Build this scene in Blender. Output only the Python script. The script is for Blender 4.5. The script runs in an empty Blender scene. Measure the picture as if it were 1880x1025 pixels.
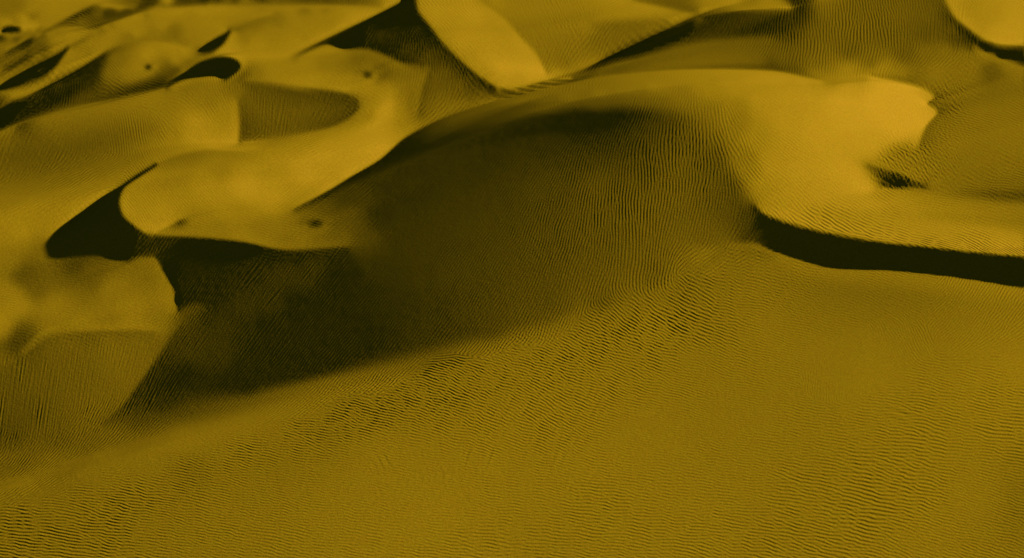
# Desert dune field in low raking light.
# The relief is a height table solved from tones of light and shade (fan-shaped ground grid, compressed below), refined here to
# a fine sheet and roughened with real wind ripples, slip-face streaks and trampled patches.
import bpy, math
import numpy as np

# ------------------------------------------------------------------ constants
F, CH, PITCH = 2269.0, 100.0, math.radians(26)      # focal length in 1/1880 widths, camera height, pitch
EL, AZ = math.radians(15), math.radians(25)
SP, CP = math.sin(PITCH), math.cos(PITCH)
U0, V0, CS, NU, NV = -320.0, -160.0, 3.0, 854, 513
# relief table: second differences of the coarse heights, then corrections of four finer levels;
# 9000+n stands for n zeros
RELIEF = [
379,19,27,34,30,26,43,53,51,49,46,46,48,51,50,49,49,51,55,60,66,75,84,92,97,100,97,93,84,73,60,48,34,22,7,-5,-14,-20,
-25,-28,-32,-33,-34,-36,-35,-34,-31,-25,45,54,-9,-17,-10,-7,-1,9,1,1,3,10,20,13,4,-3,-13,-14,-4,14,26,32,31,28,27,25,
19,10,-3,-11,-17,-21,-25,-23,-22,-18,-13,-8,-1,12,17,18,12,8,10,14,18,18,15,12,8,4,-1,-6,-9,-47,-54,-13,-1,0,2,0,9,1,
3,4,9,19,15,9,-4,-31,-39,-24,22,49,42,46,37,38,49,41,16,-8,-27,-37,-44,-45,-43,-39,-38,-40,-37,-16,15,38,35,21,13,21,
38,41,36,29,20,14,4,-3,-9,-17,-42,-43,-13,0,4,5,2,4,2,5,7,7,3,3,7,9,-41,-33,-48,17,78,-7,107,58,75,123,84,14,-39,-70,
-85,-103,-101,-80,-70,-70,-76,-90,-78,29,80,59,11,1,65,127,104,81,62,46,26,10,-3,-19,-36,-66,-44,-9,4,10,9,2,-2,5,7,
12,0,-22,-12,-2,-6,-10,-16,11,34,54,75,120,154,69,62,0,-70,-85,-183,-31,-182,-174,-65,-23,6,35,37,40,128,75,-67,-102,
-50,33,162,74,98,102,75,41,11,-15,-38,-72,-126,-52,2,12,16,15,3,-11,8,14,17,57,-32,-108,-66,34,109,222,226,128,-107,
-125,-314,-361,-259,-295,-156,62,193,136,322,207,190,156,134,110,75,39,4,-20,-47,-91,-74,-18,68,-16,-4,36,71,81,6,-41,
-74,-116,-141,-130,-20,17,19,22,17,4,-20,11,17,21,-32,145,255,225,142,132,-27,-18,-260,-153,-47,-71,34,108,13,-112,
-262,199,493,47,-32,-64,-106,-69,-66,-40,-2,-22,-228,-59,53,275,137,60,-3,29,21,-4,17,-223,-208,-196,-161,-97,13,154,
69,24,19,14,3,-32,14,18,22,251,283,-34,-167,-158,-136,-71,-121,71,-79,-14,245,-58,-119,-28,275,327,1,-139,-5,13,6,-28,
-63,-234,-371,-330,299,459,312,307,-54,-76,-99,-236,-165,-125,-96,-51,8,7,-47,-108,-93,383,126,5,19,13,6,2,-37,16,22,
23,-256,-348,-41,33,94,203,154,45,-68,266,202,32,297,19,0,-202,-88,-218,-270,-308,-46,-16,-257,-372,364,559,479,-102,
-250,-274,-166,76,173,18,-1,-33,-91,-94,-122,42,103,277,355,395,-217,-268,-14,18,6,1,-1,-32,25,30,29,-83,-222,-7,226,
227,40,20,133,270,-1,-115,-195,-318,-198,-218,-206,-124,-189,-530,-151,325,482,669,694,105,28,67,-5,-53,-88,-125,-175,
-233,-219,11,-130,-186,-317,-619,138,-4,141,216,217,382,273,43,18,9,3,1,-20,35,39,36,294,542,227,1,-33,-233,-371,-410,
-401,-387,-414,-206,61,306,352,258,25,-44,374,498,95,22,91,124,72,19,1,10,1,14,12,3,-15,-47,-134,-46,-482,-520,78,136,
311,124,93,48,-265,-307,-3,28,22,17,4,-7,39,44,36,74,-306,-506,-403,-337,104,376,394,275,239,442,297,76,-122,-243,
-540,-530,500,605,139,152,80,30,23,3,20,7,4,-27,-19,-68,-82,-63,-112,-354,-584,57,397,557,-2,-118,-274,-331,-399,-14,
276,60,39,42,34,8,-3,34,36,27,-154,15,285,212,106,-26,-92,-97,39,95,-209,-361,-307,-207,-41,466,1018,86,-50,-158,-177,
-166,-148,-139,-64,1,62,90,89,-14,-49,-127,-241,-257,-111,110,226,180,-243,-418,-220,216,278,202,-53,2,53,46,50,43,11,
-20,20,17,6,224,371,123,1,-74,-330,-489,196,-64,-255,-72,178,209,156,184,180,-229,-202,-153,-49,-9,-8,-16,-12,-39,
-111,-169,-195,-152,-64,89,105,41,40,-92,56,12,76,75,122,-5,-301,-260,-75,299,341,110,39,44,38,10,-58,-6,-13,-23,157,
-67,-481,-386,-164,181,496,-305,-71,178,231,191,158,79,23,-92,-67,-34,26,-9,-78,-114,-133,-132,-104,-77,-59,-29,-13,
21,-16,-52,-36,83,370,351,145,-51,-44,26,42,-3,31,88,-105,-194,-40,23,25,22,5,-114,-40,-51,-54,-401,-432,93,182,176,
148,-95,-3,-79,-64,39,31,41,137,110,95,9,-61,-117,-89,-48,-31,-19,-16,-16,-13,-68,-204,-227,-204,-144,-12,257,211,131,
214,247,268,252,191,183,210,128,-9,-360,-454,-72,9,8,5,1,-175,-73,-85,-81,35,273,195,-13,-96,-130,-122,-159,-59,-56,
-55,-33,-12,-2,6,11,3,7,1,-2,-9,-29,-95,-181,-190,-149,15,142,139,132,66,147,116,159,132,-3,-66,-106,-132,-129,-108,
-55,-71,-43,266,460,81,3,-3,-5,-1,-223,-98,-109,-97,-57,-145,-93,-61,-30,-74,8,72,0,125,101,11,19,20,-2,-12,-19,-52,
-111,-166,-146,-49,152,258,217,113,-11,8,57,71,92,19,-41,-52,-43,-28,-19,13,37,29,0,-46,-20,13,146,78,16,-2,-8,-9,-3,
-248,-101,-112,-91,-301,-312,-39,132,46,21,-15,28,222,103,18,3,-12,-13,11,15,2,74,204,278,231,87,-124,-162,-103,-19,
11,-5,-20,-44,-40,-9,26,34,32,20,-6,-39,-36,7,44,47,22,22,18,-8,-8,-12,-15,-14,-4,-228,-82,-83,-60,-199,-299,-90,43,
107,183,228,229,104,130,105,111,108,94,74,74,72,-38,-164,-200,-171,-106,-33,-24,-40,-47,-39,-17,7,25,33,30,14,-8,-19,
-9,22,49,40,17,13,24,32,25,-26,-59,-27,-23,-25,-19,-4,-157,-38,-30,-9,-83,-32,154,239,243,198,180,134,79,21,-4,-38,
-96,-149,-170,-173,-152,-93,-46,-36,-43,-48,-49,-28,-1,16,24,23,14,-3,-14,-15,3,29,45,39,28,15,5,9,15,15,16,18,-13,
-50,-35,-32,-31,-24,-5,-50,13,26,37,211,435,254,78,7,8,-6,-53,-169,-235,-212,-163,-103,-41,-16,-15,-23,-44,-53,-41,
-20,-2,11,18,15,4,-13,-18,-7,13,32,37,30,18,12,11,11,7,4,6,11,19,32,30,-22,-68,-40,-36,-33,-25,-6,49,49,60,59,278,417,
120,-91,-177,-241,-263,-216,-94,-9,26,16,7,-3,-16,-31,-38,-20,1,8,3,-2,-7,-13,-12,0,19,34,35,23,8,5,6,6,7,4,1,2,0,-3,
-5,7,20,25,3,-43,-36,-31,-31,-24,-5,107,59,64,51,138,11,-204,-174,-78,-29,11,32,27,13,-12,-27,-20,-19,-16,-9,-6,2,-5,
-18,-24,-11,7,22,32,31,27,16,8,4,1,2,4,3,-5,-7,-6,-9,-9,-9,-7,-1,29,18,-1,-19,-22,-28,-25,-19,-5,112,49,46,31,-62,
-140,-39,15,15,13,2,-8,-17,-20,-20,-10,-3,-6,-13,-17,-15,-16,-11,1,19,25,26,21,16,13,10,6,4,1,-3,-4,-4,-8,-12,-10,-9,
-9,-13,-7,8,17,-6,-10,6,12,-13,-19,-20,-15,-4,85,30,24,9,-36,-50,-13,-8,-13,-17,-16,-14,-8,-6,-9,-10,-15,-18,-12,-3,5,
12,20,23,18,12,8,10,11,7,1,-3,-8,-10,-10,-8,-4,-5,-9,-12,-13,-8,4,9,13,1,-10,-4,13,8,-10,-15,-14,-12,-2,48,14,8,-2,
-20,-29,-20,-14,-10,-6,-8,-10,-13,-15,-12,-7,-1,9,15,18,18,16,11,9,9,9,6,1,-3,-8,-10,-10,-10,-6,-4,-5,-9,-11,-9,-3,5,
10,12,12,8,5,3,1,-3,-11,-12,-12,-11,-9,-3,23,3,-2,-8,-32,-42,-17,-5,-7,-10,-8,-8,-1,3,11,17,19,21,15,17,9,8,13,4,1,-5,
-7,-9,-11,-8,-6,-5,-4,-9,-9,-9,-4,2,8,12,11,9,6,5,3,3,2,3,-4,-13,-10,-9,-10,-7,-2,8,-1,-5,-11,-31,-55,-36,-22,-18,-14,
-12,-4,-2,0,-2,-2,0,-3,1,2,11,13,11,17,16,16,16,16,13,14,15,13,11,11,12,10,4,3,3,0,0,-1,1,1,-1,-1,-5,-4,-6,-8,-9,-8,
-7,-7,-2,2,-2,-6,-8,-5,-1,-7,-11,-11,-9,-8,-6,-6,-5,-4,-7,-6,-6,-4,-3,-1,3,3,6,9,11,10,8,9,12,12,15,14,17,13,10,2,1,
-1,0,-1,1,4,3,0,-5,-11,-10,-12,-9,-6,-7,-7,-5,-1,1,-2,-4,-6,-4,-2,-5,-6,-6,-6,-5,-3,-3,-3,-3,-1,-2,-2,0,0,1,2,4,4,5,5,
5,5,5,4,7,5,7,6,6,4,3,2,2,1,2,3,2,2,-1,-2,-5,-6,-6,-6,-5,-5,-5,-3,-1,0,0,-2,-3,-4,-5,-6,-5,-5,-5,-3,-4,-3,-2,-2,-3,-1,
-1,-1,1,1,2,2,3,5,4,4,5,4,6,5,7,6,5,5,3,4,1,2,1,1,1,1,-1,0,-2,-2,-4,-4,-4,-4,-5,-2,-3,0,1,-1,0,-2,-2,-2,-3,-3,-3,-2,
-3,-2,-2,-1,-2,-1,-2,0,-1,-1,1,0,2,2,2,3,3,2,4,3,4,3,4,4,3,3,2,2,1,1,1,0,1,0,-1,-1,-2,-2,-3,-3,-3,-2,-3,-2,9001,9555,
1,2,2,2,3,5,2,2,1,-2,-4,-6,-5,-6,3,8,1,3,20,19,11,13,12,8,8,1,-5,-8,-11,-12,-14,-13,-13,-14,-15,-11,-8,-7,-7,-7,-6,-4,
-1,0,2,4,6,9,11,16,19,25,32,33,35,34,31,30,26,25,24,26,27,24,22,17,11,8,4,3,2,2,2,2,1,1,9011,-1,9022,1,0,-1,0,3,9003,
-1,9003,-3,0,9,0,-51,0,7,0,4,0,-6,9003,2,0,1,9003,-1,0,1,9003,-1,9009,3,0,-3,0,-1,9003,3,0,1,0,2,0,-7,0,2,0,1,9017,1,
0,-2,9016,-1,0,2,4,5,5,1,-2,-7,-8,-6,-7,-4,4,12,23,28,30,24,18,9,-23,-98,-64,-81,-105,-114,-124,-151,-125,-102,-85,
-70,-64,-53,-43,-36,-27,-4,19,19,10,19,34,47,60,64,59,56,51,45,37,27,15,2,-24,-62,-87,-98,-112,-119,-113,-90,-75,-63,
-54,-42,-53,-74,-35,-10,-9,1,8,8,7,5,3,2,2,1,0,-1,-2,-2,-3,-4,-4,-6,-6,-3,-2,-4,1,2,9014,-1,0,1,9003,-2,0,-1,0,3,0,-2,
9003,-2,0,-3,0,9,0,-53,0,3,0,1,0,-21,0,-3,0,6,0,2,0,-8,0,11,0,34,0,-12,0,6,0,14,9005,-2,0,5,0,-6,0,5,0,-4,0,7,0,-7,0,
37,0,-72,0,36,0,-6,9005,1,9011,3,0,-9,0,3,9015,-1,-9,-16,-7,4,17,34,37,29,-4,-61,-77,-111,-110,-1,100,145,95,66,108,
153,125,207,263,318,373,405,376,366,293,199,123,58,11,-33,-68,-79,-50,-101,-59,-107,-143,-144,-147,-149,-130,-131,
-115,-96,-75,-53,-34,-13,10,20,27,43,47,37,34,40,52,51,52,73,114,69,-21,39,66,-4,-33,-33,-30,-23,-20,-17,-14,-14,-16,
-21,-23,-22,-22,-20,-17,-11,-4,2,4,-1,-17,-2,5,9014,1,0,-2,0,6,0,-5,0,-14,0,87,0,-28,0,13,0,-5,0,-4,0,24,0,-13,0,7,0,
-4,0,-2,0,2,9003,-4,0,-6,0,43,0,55,0,-17,0,4,0,12,9005,-1,0,6,0,-9,0,5,0,-3,0,8,0,-13,0,39,0,-76,0,47,0,-11,0,2,0,-4,
0,4,0,3,0,-2,0,1,9003,1,0,1,0,-16,0,8,9014,-1,0,-32,-122,-224,-302,-325,-281,-225,-149,-116,-98,-67,-49,-71,-93,-75,
-21,66,136,112,74,26,-2,5,13,33,52,44,33,69,104,161,212,272,261,98,-122,-83,40,105,53,30,45,47,42,56,57,61,60,55,43,
22,-4,-36,-73,-96,-106,-101,-80,-85,-87,-70,-71,-109,-133,-84,-71,-94,-17,20,-29,-46,-39,-41,-44,-46,-42,-36,-17,19,
42,61,81,91,78,52,30,16,6,14,26,3,11,17,9014,-2,0,4,0,-5,0,6,0,-8,0,3,0,8,0,-4,0,-5,0,-1,0,-3,0,-11,0,4,0,-20,0,8,0,2,
0,-6,0,54,0,-2,0,-1,0,33,0,-21,0,8,0,-18,0,5,9003,-1,0,2,0,1,0,6,0,-35,0,41,0,15,0,23,0,-64,0,37,0,-10,0,1,9003,-22,0,
29,0,-1,0,4,0,-3,0,5,0,1,0,-32,0,24,9014,6,1,-6,27,70,127,192,200,202,211,200,236,302,294,222,132,72,-23,-91,-94,-48,
-2,21,7,-79,-113,89,126,97,21,-43,-134,-271,-318,-122,76,127,124,101,93,89,48,-13,-25,-44,-76,-110,-147,-144,-114,-28,
91,234,381,515,564,491,367,211,-60,-202,-139,-56,28,71,80,108,106,33,95,181,205,222,215,163,90,19,-45,-119,-128,-94,
-107,-87,-59,-22,10,45,76,101,62,-51,-127,-121,-24,15,-1,9013,12,0,-25,0,6,0,19,0,-3,0,-31,0,-75,0,66,0,-76,0,18,0,-6,
0,16,0,-52,0,28,0,2,0,16,0,-22,0,-34,0,15,0,-4,0,-20,0,2,0,-1,0,2,0,-23,0,17,0,-8,0,48,0,-35,0,7,0,-5,0,-3,0,16,0,-18,
0,2,0,19,0,-7,9003,2,0,-22,0,34,0,-2,0,12,9003,-6,0,19,0,-1,0,5,9014,5,0,14,57,53,0,-65,-144,-207,-240,-155,-84,-110,
-290,-213,-115,14,131,187,203,182,181,152,98,38,89,158,127,108,109,106,88,95,16,-40,-89,-153,-196,-132,-43,34,147,317,
330,280,202,112,4,-114,-271,-492,-554,-571,-416,-136,97,167,158,121,41,-67,-185,-283,-340,-345,-321,-279,-227,-176,
-124,-56,7,55,93,109,106,86,55,4,-10,107,133,83,55,-51,-244,-310,-132,39,165,170,111,51,15,3,9014,-5,0,12,0,-7,0,2,
9003,-35,0,7,0,-5,0,16,0,-11,0,-2,0,-4,0,14,0,-19,0,-18,0,-1,0,2,0,1,0,3,0,-6,0,26,0,-21,0,44,0,20,0,23,0,10,0,-44,0,
9,0,-3,0,2,0,1,9005,-3,0,1,0,5,0,-6,0,1,0,-4,0,-3,0,5,0,-7,0,-5,0,-1,0,-4,0,8,0,-2,0,3,9013,-1,-11,0,15,-41,-121,-186,
-229,-195,-176,-176,-200,-245,-303,-357,-370,-374,-369,-346,-292,-237,-208,-166,-78,-71,-112,-138,-130,-51,75,180,241,
289,318,290,197,99,21,-65,17,95,117,101,29,-127,-306,-476,-560,-423,-209,-27,12,-3,-11,-22,-25,-25,-24,-23,-29,-38,
-51,-70,-94,-119,-154,-190,-207,-185,-146,-109,-105,-90,-52,-26,-14,0,-59,-63,55,155,91,-56,-135,-149,-107,-117,-188,
-233,-265,-295,-287,-217,-108,-19,-2,9014,-12,0,23,0,-4,0,-15,0,-13,0,8,0,1,9003,-2,0,-5,0,22,0,-4,0,3,0,2,0,-2,9003,
5,0,-17,0,32,0,-5,0,15,0,-41,0,9,9003,1,0,-1,0,1,0,1,9003,-1,9009,-1,0,22,0,2,0,25,0,-18,0,81,0,60,0,-29,0,5,0,3,9003,
1,0,3,0,-6,9014,-5,-1,7,-3,-8,-8,-22,-34,-59,-66,-76,-84,-40,25,115,225,338,404,395,355,313,274,262,235,128,-52,-256,
-480,-508,-512,-503,-491,-444,-350,-267,-288,-317,-326,-198,-69,-21,125,224,263,256,215,155,88,33,5,6,10,5,8,8,5,6,6,
6,9,11,13,14,16,18,26,26,17,20,12,-45,-60,-13,68,241,329,225,124,73,-67,-61,-79,-28,17,16,2,-10,-20,-35,-36,-19,-13,1,
5,-3,1,9013,5,0,-8,0,-3,0,17,0,-12,0,18,0,12,0,-1,0,-4,0,-4,0,8,0,-4,0,-10,9003,-2,0,8,0,-5,0,3,0,2,0,6,0,37,0,-3,0,
-3,0,2,0,-1,0,1,0,-8,0,2,9003,-1,0,2,0,-1,9005,4,0,-23,0,41,0,21,0,7,0,-83,0,45,0,-1,0,1,0,-1,0,-11,0,20,0,-13,0,-2,
9014,8,-1,-1,101,278,478,635,621,509,360,169,-12,-162,-280,-359,-415,-458,-476,-449,-366,-232,-101,15,98,113,104,94,
90,70,69,86,124,228,346,463,495,219,-230,-198,-100,-83,-87,-64,-37,-23,-17,-21,-32,-46,-59,-57,-49,-52,-43,-42,-43,
-41,-36,-27,-18,-9,-2,12,35,38,27,10,4,11,17,21,45,44,25,-33,-87,-121,-118,-150,-34,-10,-40,-30,2,65,139,200,227,220,
179,80,-19,-53,-12,-2,1,9013,8,0,-22,0,24,0,-13,0,1,0,-1,0,-5,0,4,0,-1,9003,13,0,-16,0,6,0,-1,0,-1,0,-15,0,47,0,26,0,
21,0,5,9009,-1,0,2,0,-3,0,-1,0,-1,0,1,0,2,0,-3,0,-3,0,-1,0,-9,0,28,0,-9,0,-22,0,-15,0,-50,0,11,0,3,0,-1,0,2,0,2,0,-13,
9003,-3,9014,3,0,-45,-141,-240,-315,-302,-192,-82,22,119,189,205,181,127,64,21,-25,-97,-168,-91,2,23,56,99,141,185,
199,126,-46,-230,-320,-269,-212,-208,-10,27,-6,-17,-21,7,47,84,120,142,136,107,72,41,23,24,36,46,50,35,16,-5,-27,-34,
-33,-36,-26,-14,15,55,107,126,110,56,5,-65,-115,-41,40,15,-39,39,153,190,187,157,123,96,54,-62,-212,-307,-299,-193,
-59,51,101,58,13,1,9014,-1,0,5,0,-1,0,-3,0,1,0,1,0,-2,0,2,0,4,0,-42,0,68,0,-16,0,10,0,-7,0,-2,0,-2,0,15,0,24,0,-2,0,5,
9003,-1,9003,-1,0,2,9003,-1,9003,-1,0,1,9003,2,0,-13,0,5,0,-11,0,-3,0,20,0,-35,0,-2,0,4,0,37,0,-37,0,10,9003,10,0,-6,
0,-14,0,8,9014,5,0,1,12,-5,-37,-71,-111,-129,-124,-103,-57,23,127,271,362,252,-24,42,-28,-113,-152,-134,-92,-65,-46,
-25,-3,19,37,42,52,93,211,198,110,49,0,-29,-43,-36,-22,-14,-14,-25,-38,-52,-62,-67,-63,-48,-27,-4,21,41,55,58,51,36,
16,2,-16,-47,-68,-81,-90,-67,-23,-4,-9,3,31,46,-14,-190,-271,-236,-229,-285,-323,-223,-95,35,139,157,104,14,-79,-134,
-166,-122,-62,-41,-2,21,-1,9013,14,0,-24,0,2,0,23,0,-11,9003,6,0,-4,0,30,0,67,0,-5,0,-4,0,-8,0,5,0,1,0,-9,0,7,0,-3,
9003,2,0,-1,9005,1,9003,1,9011,-9,0,-1,0,18,0,-5,0,4,0,-29,0,15,0,-3,0,2,9003,1,9003,-7,0,17,0,-6,0,-21,0,31,9013,1,
22,0,-49,25,118,216,341,346,284,170,-2,-176,-254,-259,-35,145,181,178,220,242,159,37,21,71,24,-23,-49,-72,-61,-37,-36,
-44,-54,-9,-22,-50,-73,-76,-65,-53,-36,-15,7,30,50,64,67,60,45,24,1,-17,-24,-28,-34,-38,-39,-41,-42,-46,-48,-47,-55,
-41,13,57,106,65,-17,-109,-186,-153,-79,-5,37,50,41,16,-15,-48,-83,-111,-119,-108,-73,-47,-49,-36,-37,-76,-98,-92,-63,
-8,25,-1,9013,25,0,-69,0,36,0,16,0,-18,0,2,0,7,0,13,0,4,0,-11,0,4,0,-8,0,-1,0,13,0,-5,0,-1,0,-4,0,2,0,-2,9003,3,0,-1,
9007,-1,0,1,0,-1,9003,1,0,-3,0,3,0,-14,0,47,0,-17,9003,-1,0,2,9003,-3,9003,1,0,8,0,-30,0,13,0,1,0,-16,0,16,9013,1,16,
1,-42,-71,-122,-165,-110,-34,9,23,22,14,-47,-120,-178,-192,-139,-51,-10,-33,-72,-141,-109,-78,-72,-70,-55,-27,28,77,
103,120,133,138,130,114,96,71,43,21,5,-8,-15,-17,-19,-19,-20,-19,-21,-26,-33,-38,-42,-38,-23,5,54,109,157,171,129,62,
-20,-91,-121,-106,-41,37,135,232,303,356,386,405,389,356,334,311,285,248,200,146,94,53,33,17,-16,2,3,4,14,6,-11,1,9,
9014,3,0,-5,0,10,0,-6,0,-1,0,-12,0,11,0,-6,0,14,0,-8,0,15,0,-40,0,9,0,-1,0,-1,9003,3,0,-1,0,2,9013,-2,0,-1,0,2,9005,
-6,0,-10,0,7,0,-5,0,4,9003,-10,0,4,9003,2,0,3,0,5,0,1,0,-1,0,-2,0,13,0,-9,0,4,9013,1,6,1,-17,-46,-83,-103,-77,-34,19,
58,51,28,1,-44,-52,-25,19,59,82,68,33,-9,-71,-31,-32,-23,2,18,20,13,-2,-14,-23,-27,-26,-24,-21,-20,-21,-21,-22,-24,
-26,-29,-29,-20,0,31,75,119,148,146,108,51,-22,-92,-130,-126,-74,-12,8,3,8,25,39,33,-7,-43,-39,-13,24,57,69,68,58,38,
14,-16,-55,-99,-143,-190,-230,-271,-321,-380,-436,-442,-445,-419,-322,-202,-109,-28,8,1,9013,9,0,-15,0,1,0,16,0,3,0,
-17,0,4,0,17,0,-21,0,8,0,6,0,-12,0,3,9003,-2,0,-1,9013,-1,0,4,0,-1,9003,-1,0,-2,0,3,0,-2,0,1,0,2,0,-3,0,1,9011,-1,0,2,
0,-1,9003,-2,0,8,0,-5,0,-8,0,12,9014,11,1,6,89,164,191,179,109,76,83,148,194,104,41,4,-11,-6,-6,4,11,-7,-32,-14,-10,
-14,-20,-18,-12,-8,-3,0,2,4,6,8,12,20,36,62,95,133,162,174,159,113,49,-34,-115,-174,-194,-175,-132,-73,-20,13,23,15,0,
-15,-33,-45,-40,-19,4,20,30,36,34,25,16,7,-2,-8,-13,-16,-19,-22,-27,-33,-34,-22,1,30,54,61,56,40,21,6,-9,2,24,8,4,13,
1,9013,9,0,-15,0,5,0,5,0,4,0,1,0,1,9003,3,0,7,0,-25,0,4,0,1,0,-2,0,1,9007,-1,0,3,0,-1,0,1,9003,-4,0,1,0,2,0,-1,0,-1,
9005,-1,9003,1,0,1,0,-1,9005,1,0,-2,9005,1,9005,8,0,-6,0,-8,0,13,9014,3,1,-8,-13,-25,-61,-98,-100,-74,-40,-18,-4,15,
31,42,47,46,29,-14,-15,12,30,35,34,40,48,58,66,68,67,60,46,21,-15,-58,-110,-159,-201,-237,-258,-251,-213,-146,-68,8,
68,97,104,94,70,42,15,-3,-9,-6,3,12,21,27,31,30,26,19,9,2,-5,-8,-11,-13,-13,-15,-17,-16,-8,5,17,27,34,28,14,-3,-18,
-24,-22,-13,-4,0,1,6,-4,-12,-6,-11,-2,12,9014,-6,0,11,9003,-12,0,5,0,-1,0,2,0,1,0,4,0,8,0,-3,0,3,9003,-2,0,4,0,-4,0,3,
9003,-3,9005,1,0,1,9003,-1,9019,-1,9005,2,9003,-1,9005,1,0,-1,0,7,0,-6,0,-7,0,11,9013,-1,-14,-1,23,14,29,42,23,44,47,
35,25,4,-27,-54,-65,-51,-19,2,-5,-17,-34,-57,-76,-87,-85,-72,-53,-35,-23,-23,-34,-48,-55,-50,-28,4,43,81,111,130,131,
109,73,35,5,-16,-23,-19,-9,1,7,13,16,17,14,9,3,-2,-6,-9,-11,-12,-12,-11,-9,-6,0,6,12,18,20,19,13,4,-7,-18,-21,-15,-8,
0,5,7,7,4,3,1,0,2,9,4,-1,3,-5,0,10,9014,-18,0,28,9003,-34,0,13,0,-6,0,2,0,-1,0,1,0,-3,9013,-1,0,-1,0,2,0,-1,9009,1,
9037,-1,0,5,0,-4,0,-7,0,9,9013,-2,-25,-3,35,-5,-20,-32,-76,-27,-3,-9,-15,-35,-61,-78,-74,-55,-31,-10,6,15,13,6,-2,-11,
-11,-4,11,32,56,81,98,102,88,64,32,3,-16,-28,-31,-28,-22,-15,-7,1,7,10,11,10,6,0,-5,-8,-10,-10,-10,-9,-8,-7,-3,1,5,10,
13,14,13,9,3,-4,-10,-14,-14,-10,-3,0,4,5,5,3,2,9003,1,1,1,2,2,3,6,1,-3,-1,-7,-1,8,9014,-24,0,41,0,-8,0,-36,0,9,0,2,0,
-1,0,-1,0,2,0,-2,9007,2,9045,1,9015,3,0,-3,0,-5,0,6,9013,-2,-23,-2,27,-18,-37,-18,-20,26,47,42,36,24,11,-1,-16,-28,
-33,-29,-2,40,82,107,102,81,49,18,-2,-16,-23,-25,-25,-23,-20,-14,-8,-2,3,6,7,7,6,2,-1,-5,-9,-10,-10,-8,-7,-5,-4,-2,1,
4,8,10,11,11,7,2,-3,-8,-11,-11,-9,-6,-2,1,3,4,3,2,1,0,0,-1,9006,-1,-1,-1,-4,-6,-6,-3,-5,-4,0,-4,0,5,9014,-14,0,23,0,
-12,0,-9,0,5,0,1,0,-2,0,-1,0,3,0,1,9003,-2,0,1,9003,-1,9007,1,0,-1,9017,-1,9015,1,9011,1,0,-1,0,2,9003,-4,0,3,9013,-1,
-7,0,10,0,-20,-21,-27,-36,-26,-8,26,65,98,118,113,82,42,6,-17,-32,-39,-41,-38,-27,-17,-14,-10,-7,-6,-2,1,3,5,5,4,2,0,
-4,-7,-7,-7,-5,-4,-2,1,3,4,6,8,9,9,7,4,0,-5,-9,-10,-9,-7,-4,0,2,3,3,2,2,1,9005,1,1,0,0,-1,-1,0,1,1,2,3,3,3,5,9,10,9,4,
2,0,-3,0,2,9016,-3,0,-11,0,17,0,-2,0,1,0,-1,0,1,9007,-2,0,2,9005,1,9051,1,0,-2,9005,1,0,-2,0,1,9013,1,6,1,-6,27,52,74,
86,41,8,-11,-26,-34,-39,-40,-38,-34,-27,-19,-13,-7,-3,0,0,1,3,3,4,4,2,0,-2,-5,-6,-7,-6,-4,-3,-1,1,3,4,5,6,7,5,3,0,-3,
-5,-7,-7,-6,-4,-2,0,2,3,3,2,1,1,9004,-1,-1,-2,-1,0,-1,-1,9003,1,1,1,1,0,0,-1,0,0,-2,-2,0,2,5,8,9,5,1,1,1,9014,7,0,-18,
0,4,0,15,0,-5,9015,1,0,-1,9007,-1,9047,1,0,-3,0,2,9003,1,0,-2,9015,1,7,1,-15,-8,-13,-24,-16,-23,-23,-15,-11,-7,-4,0,2,
3,4,5,5,5,5,4,3,1,0,-3,-4,-4,-3,-1,1,2,4,3,3,5,5,4,4,3,1,-2,-4,-6,-6,-4,-3,-1,0,1,1,1,1,1,9004,-1,-1,-1,9006,1,1,2,1,
9004,-1,-1,0,2,2,1,0,0,-1,-1,3,3,1,1,0,1,0,-2,9016,3,0,-8,0,2,0,6,0,-2,9027,1,9003,1,9037,1,9003,1,0,-1,0,1,9005,-1,0,
1,9013,1,3,1,-6,-1,0,0,6,3,2,4,5,5,5,5,4,2,1,0,-2,-3,-3,-2,-1,0,2,3,4,4,4,3,2,2,1,0,-1,-2,-2,-4,-4,-4,-3,-1,0,1,2,2,2,
1,0,-1,-1,-1,-1,-1,-1,0,0,1,1,1,1,1,2,2,2,1,9003,-1,-1,0,1,2,2,2,2,1,9003,1,0,0,-1,-2,-2,-3,-3,-4,-4,-2,-2,0,1,9014,2,
0,-4,0,1,0,5,0,-1,9057,-1,9019,1,0,1,0,-1,9003,1,9014,2,1,-3,0,1,1,4,0,-3,-3,-4,-4,-4,-4,-4,-3,-2,0,1,1,1,1,1,1,0,-1,
-2,-2,-3,-3,-3,-4,-3,-3,-2,-1,9003,1,0,0,-1,-1,-2,-2,-1,-1,0,0,1,0,1,1,1,1,1,1,0,0,-1,-2,-2,-1,-1,0,0,1,2,1,1,9003,-1,
-1,-1,-2,-2,-2,-1,-1,-1,9003,1,1,2,2,1,1,9017,2,0,-3,9003,3,0,-1,9029,-1,9027,-1,9015,-1,0,-1,9024,1,0,-1,3,7,10,16,
15,14,15,14,13,13,11,9,8,7,6,4,1,0,-1,-2,-3,-5,-6,-6,-6,-7,-7,-7,-8,-9,-10,-10,-10,-10,-11,-13,-13,-12,-10,-9,-8,-7,
-6,-5,-4,-4,-3,-3,-2,-2,-2,-2,-2,-1,0,0,2,3,4,5,5,5,4,3,3,3,2,2,1,1,1,1,1,1,1,2,2,2,1,0,1,0,0,1,0,1,9022,-1,9003,2,0,
-1,9003,1,9007,1,9003,1,9003,2,9007,1,0,-2,9027,-1,9015,-1,0,-1,9027,-2,-5,-7,-8,-8,-8,-9,-9,-9,-8,-8,-8,-7,-6,-6,-6,
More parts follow.
